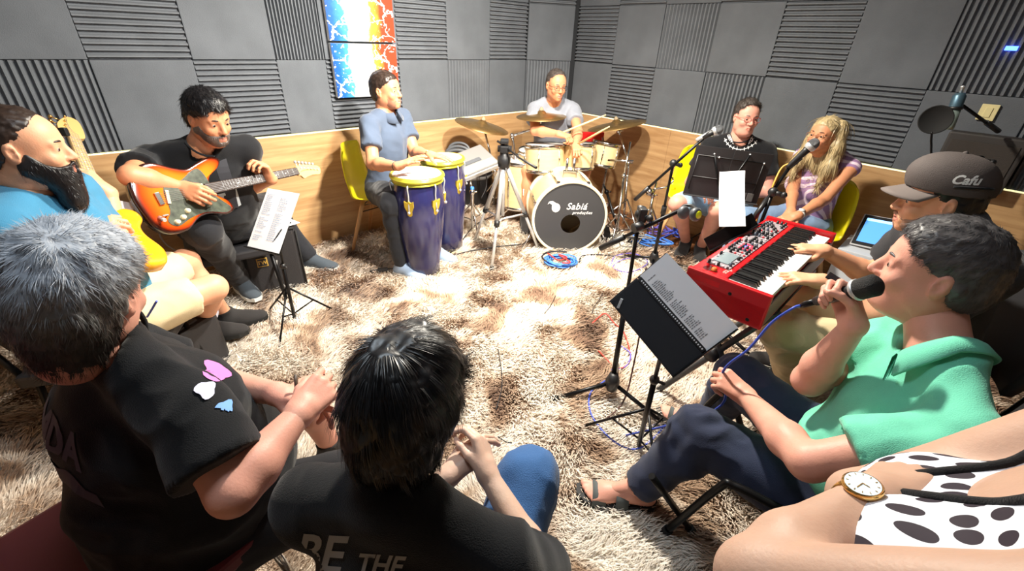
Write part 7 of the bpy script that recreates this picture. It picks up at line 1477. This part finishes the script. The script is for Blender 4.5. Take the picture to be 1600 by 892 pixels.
# paper card on a clamp between the players, with a pale strap
cp = at(191, 330, d=1.86); Rcp = frame(z=nrm(CO-cp+V3(.5, .2, 0)), x=V3(1, 0, -.1)); sheet(cp, Rcp, .07, .085, 'small white card clamped between the bassist and the guitarist', off=.0)
b = MB(); b.bbox(cp+Rcp@V3(.03, -.02, -.01), (.06, .08, .006), Rcp, .002); b.bbox(cp+Rcp@V3(.0, -.06, 0), (.03, .04, .02), Rcp, .005); b.tube([cp+Rcp@V3(0, -.06, -.01), V3(cp[0]-.05, cp[1]+.05, .02)], .009, 8); o = b.build('card_holder', mat('dark_grey_plastic', (0, 0, 0))); tag(o, 'dark grey clamp on a thin rod holding the small white card', 'holder')
b = MB(); b.tube(bez([at(196, 342, d=1.82), at(200, 360, d=1.8), at(208, 378, d=1.8), at(222, 395, d=1.8)]), .010, 6); o = b.build('pale_strap', mat('cream_strap', S(222, 204, 156), .7)); tag(o, 'cream strap hanging below the small white card', 'strap')
# drumsticks
dq = PEOPLE['drummer']
for w_, tip, lab in (('wR', at(938, 183, d=3.55), 'pale drumstick raised across the drummer\'s chest to the right'), ('wL', jt(dq['wL'], 952, 198, .40), 'pale drumstick low over the small rack tom')):
    h0 = dq[w_]+nrm(tip-dq[w_])*.06; d_ = nrm(tip-h0); b = MB(); b.tube([h0-d_*.06, h0+d_*.25, h0+d_*.32, h0+d_*.335], [.0085, .0080, .0055, .003], 8); b.sphere(h0+d_*.338, .006, 8); o = b.build('drumstick', mat('hickory', S(232, 206, 150), .5)); tag(o, lab, 'drumstick', 'the drummer\'s two sticks')
# pen and phone of the silver-haired man
sq = PEOPLE['silver']; p0 = at(462, 585, d=1.10); p1 = at(464, 622, d=1.10); b = MB(); b.tube([p0, p1], .005, 8); b.tube([p1, p1+nrm(p1-p0)*.01], [.004, .001], 8); o = b.build('pen', mat('pen_brown', S(96, 80, 66), .3)); tag(o, 'upright brown pen in the hand of the silver-haired man', 'pen')
# ------------------------------------------------------------ seats
def plain_chair(loc, face, label, m, legm=BLK, z=.44, back=True, w=.44, arms=False, name='chair', backh=.42, sink=0.):
    loc = np.asarray(loc, float); root = empty(name, (loc[0], loc[1], 0), label, 'chair'); R = yaw(tow(face)); P = lambda x, y, z_: V3(loc[0], loc[1], 0)+R@V3(x, y, z_)
    b = MB(); b.bbox(P(0, 0, z-.03), (w, .42, .05), R, .02); b.build('seat', m, root)
    if back:
        b = MB(); V = []; n = 12; hh_ = 8
        for k, (off) in enumerate((0, .035)):
            for j in range(hh_+1):
                for i in range(n+1):
                    x = -1+2*i/n; zz = j/hh_; ww = (w/2)*(1-.10*abs(2*zz-1)**4); V.append(P(x*ww, -.20-.05*zz-off+.05*x*x, z+.10+zz*backh*(1-.10*abs(x)**5)))
        m_ = (n+1)*(hh_+1); F_ = [(j*(n+1)+i, j*(n+1)+i+1, (j+1)*(n+1)+i+1, (j+1)*(n+1)+i) for j in range(hh_) for i in range(n)]; F2 = [tuple(q+m_ for q in f_)[::-1] for f_ in F_]
        e = [i for i in range(n+1)]+[(j+1)*(n+1)+n for j in range(hh_)]+[hh_*(n+1)+i for i in range(n-1, -1, -1)]+[j*(n+1) for j in range(hh_-1, 0, -1)]
        F3 = [(e[i], e[i]+m_, e[(i+1) % len(e)]+m_, e[(i+1) % len(e)]) for i in range(len(e))]; b.add(V, F_+F2+F3, True); b.build('backrest', m, root)
        for s_ in (-1, 1): b = MB(); b.tube([P(s_*w*.42, -.20, z-.04), P(s_*w*.42, -.25, z+.12), P(s_*w*.42, -.28, z+.3)], .011, 8); b.build('back_tube', legm, root)
    for sx in (-1, 1):
        for sy in (-1, 1): b = MB(); b.tube([P(sx*w*.42, sy*.17, z-.05), P(sx*w*.46, sy*.21, .02)], .012, 8); b.build('leg', legm, root); 
    return root
q = PEOPLE['silver']; MARO = mat('maroon_padding', S(104, 22, 34), .7, sheen=.3)
plain_chair(q['P']-q['fw']*.10, q['fw'], 'dark red padded chair under the silver-haired man', MARO, CHR, w=.52, backh=.46)
for k, lab in (('boy', 'black chair under the dark-haired boy'), ('bassist', 'black padded chair under the bassist'), ('guitarist', 'black chair against the wall under the guitarist'), ('cap', 'black chair under the man in the cap'), ('polka', 'black chair under the woman in polka dots')):
    q = PEOPLE[k]; plain_chair(q['P'], q['fw'], lab, mat('black_padding', S(30, 30, 34), .6), z=.42 if k != 'boy' else .40, back=k != 'boy')
# folding chair under the man in mint
q = PEOPLE['mint']; fc0 = q['P']; root = empty('folding_chair', (fc0[0], fc0[1], 0), 'black folding chair under the man in the mint polo', 'chair'); R = frame(y=V3(q['fw'][0], q['fw'][1], 0), z=(0, 0, 1)); P = lambda x, y, z_: V3(fc0[0], fc0[1], 0)+R@V3(x, y, z_)
b = MB(); b.bbox(P(0, .02, .415), (.42, .42, .04), R, .015); b.build('seat', mat('black_padding', (0, 0, 0)), root)
b = MB(); b.bbox(P(0, -.30, .74), (.46, .035, .26), R@np.array(Matrix.Rotation(.25, 3, 'X')), .012); b.build('backrest', mat('black_padding', (0, 0, 0)), root)
fl1, fl2 = at(1037, 833, z=.03), at(1081, 830, z=.03); bn = at(1133, 754, z=.40); bn2 = at(1235, 803, z=.40); bk2 = P(-.23, -.28, .84)
b = MB(); b.tube(bez([fl1, fl1*.1+bn*.9, bn*.85+bn2*.15+V3(0, 0, .005), bn2, bn2+(bn2-bn)*1.2], 6), .0125, 10); b.build('side_tube', BLK, root); b = MB(); b.tube([fl1+nrm(bn-fl1)*.0, fl1+nrm(bn-fl1)*.035], .017, 8); b.build('rubber_foot', RUB, root)
up_ = at(1036, 768, z=.26); b = MB(); b.tube([fl2, up_, up_*1.35-fl2*.35], .0115, 8); b.build('cross_tube', BLK, root); b = MB(); b.tube([fl2, fl2+nrm(up_-fl2)*.03], .016, 8); b.build('rubber_foot', RUB, root)
off_ = R[:, 0]*.44
b = MB(); b.tube(bez([fl1+off_, bn+off_, bn2+off_, bn2+(bn2-bn)*1.2+off_], 6), .0125, 8); b.build('side_tube', BLK, root)
for s_ in (-1, 1): b = MB(); b.tube([P(s_*.22, -.18, .40), P(s_*.225, -.30, .72), P(s_*.20, -.35, .88)], .0125, 8); b.build('back_tube', BLK, root); b = MB(); b.tube([P(s_*.22, .12, .40), P(s_*.22, -.30, .02)], .0125, 8); b.build('rear_leg', BLK, root)
# black case with a phone on it beside the bassist
cs0 = at(262, 505, z=.30); Rcs = yaw(-.25); root = empty('equipment_case', (cs0[0], cs0[1], 0), 'black soft case standing between the silver-haired man and the bassist\'s legs', 'case'); b = MB(); b.bbox(V3(cs0[0], cs0[1], .15), (.26, .30, .30), Rcs, .02); b.build('body', mat('black_nylon', (0, 0, 0)), root)
b = MB(); b.tube(bez([V3(cs0[0], cs0[1], 0)+Rcs@V3(-.12, .12, .31), V3(cs0[0], cs0[1], 0)+Rcs@V3(-.02, .10, .33), V3(cs0[0], cs0[1], 0)+Rcs@V3(.11, .13, .31)]), .010, 6); b.build('handle', BLKP, root); b = MB(); b.bbox(V3(cs0[0], cs0[1], .305)+Rcs@V3(.03, -.03, 0), (.16, .18, .010), Rcs, .004); b.build('pocket_flap', mat('charcoal_nylon', S(52, 50, 52), .7), root)
ph = V3(cs0[0], cs0[1], .317)+Rcs@V3(.03, -.03, 0); root = empty('phone', ph, 'dark phone in a pale frame lying on the black soft case', 'phone'); b = MB(); b.bbox(ph, (.078, .155, .009), Rcs@yaw(.5), .003); b.build('frame', mat('phone_frame', S(176, 164, 150), .4), root); b = MB(); b.bbox(ph+V3(0, 0, .0045), (.070, .140, .002), Rcs@yaw(.5), .0006); b.build('screen', mat('phone_glass', S(14, 14, 18), .08), root)
# cable of the bassist with a blue plug
cable('bass_cable', [at(245, 470, d=1.6), at(238, 482, d=1.62), at(230, 495, d=1.66)], .004, BLUEC, 'short blue-ended cable over the shorts of the bassist')
# socks of the bassist
bq = PEOPLE['bassist']; b = MB(); b.tube([bq['J']['aR']*.62+bq['J']['kR']*.38, bq['J']['aR']*.80+bq['J']['kR']*.20], [.052, .047], 14); b.build('shin_band', mat('grey_knit', S(150, 150, 158), .85), bq['root'])
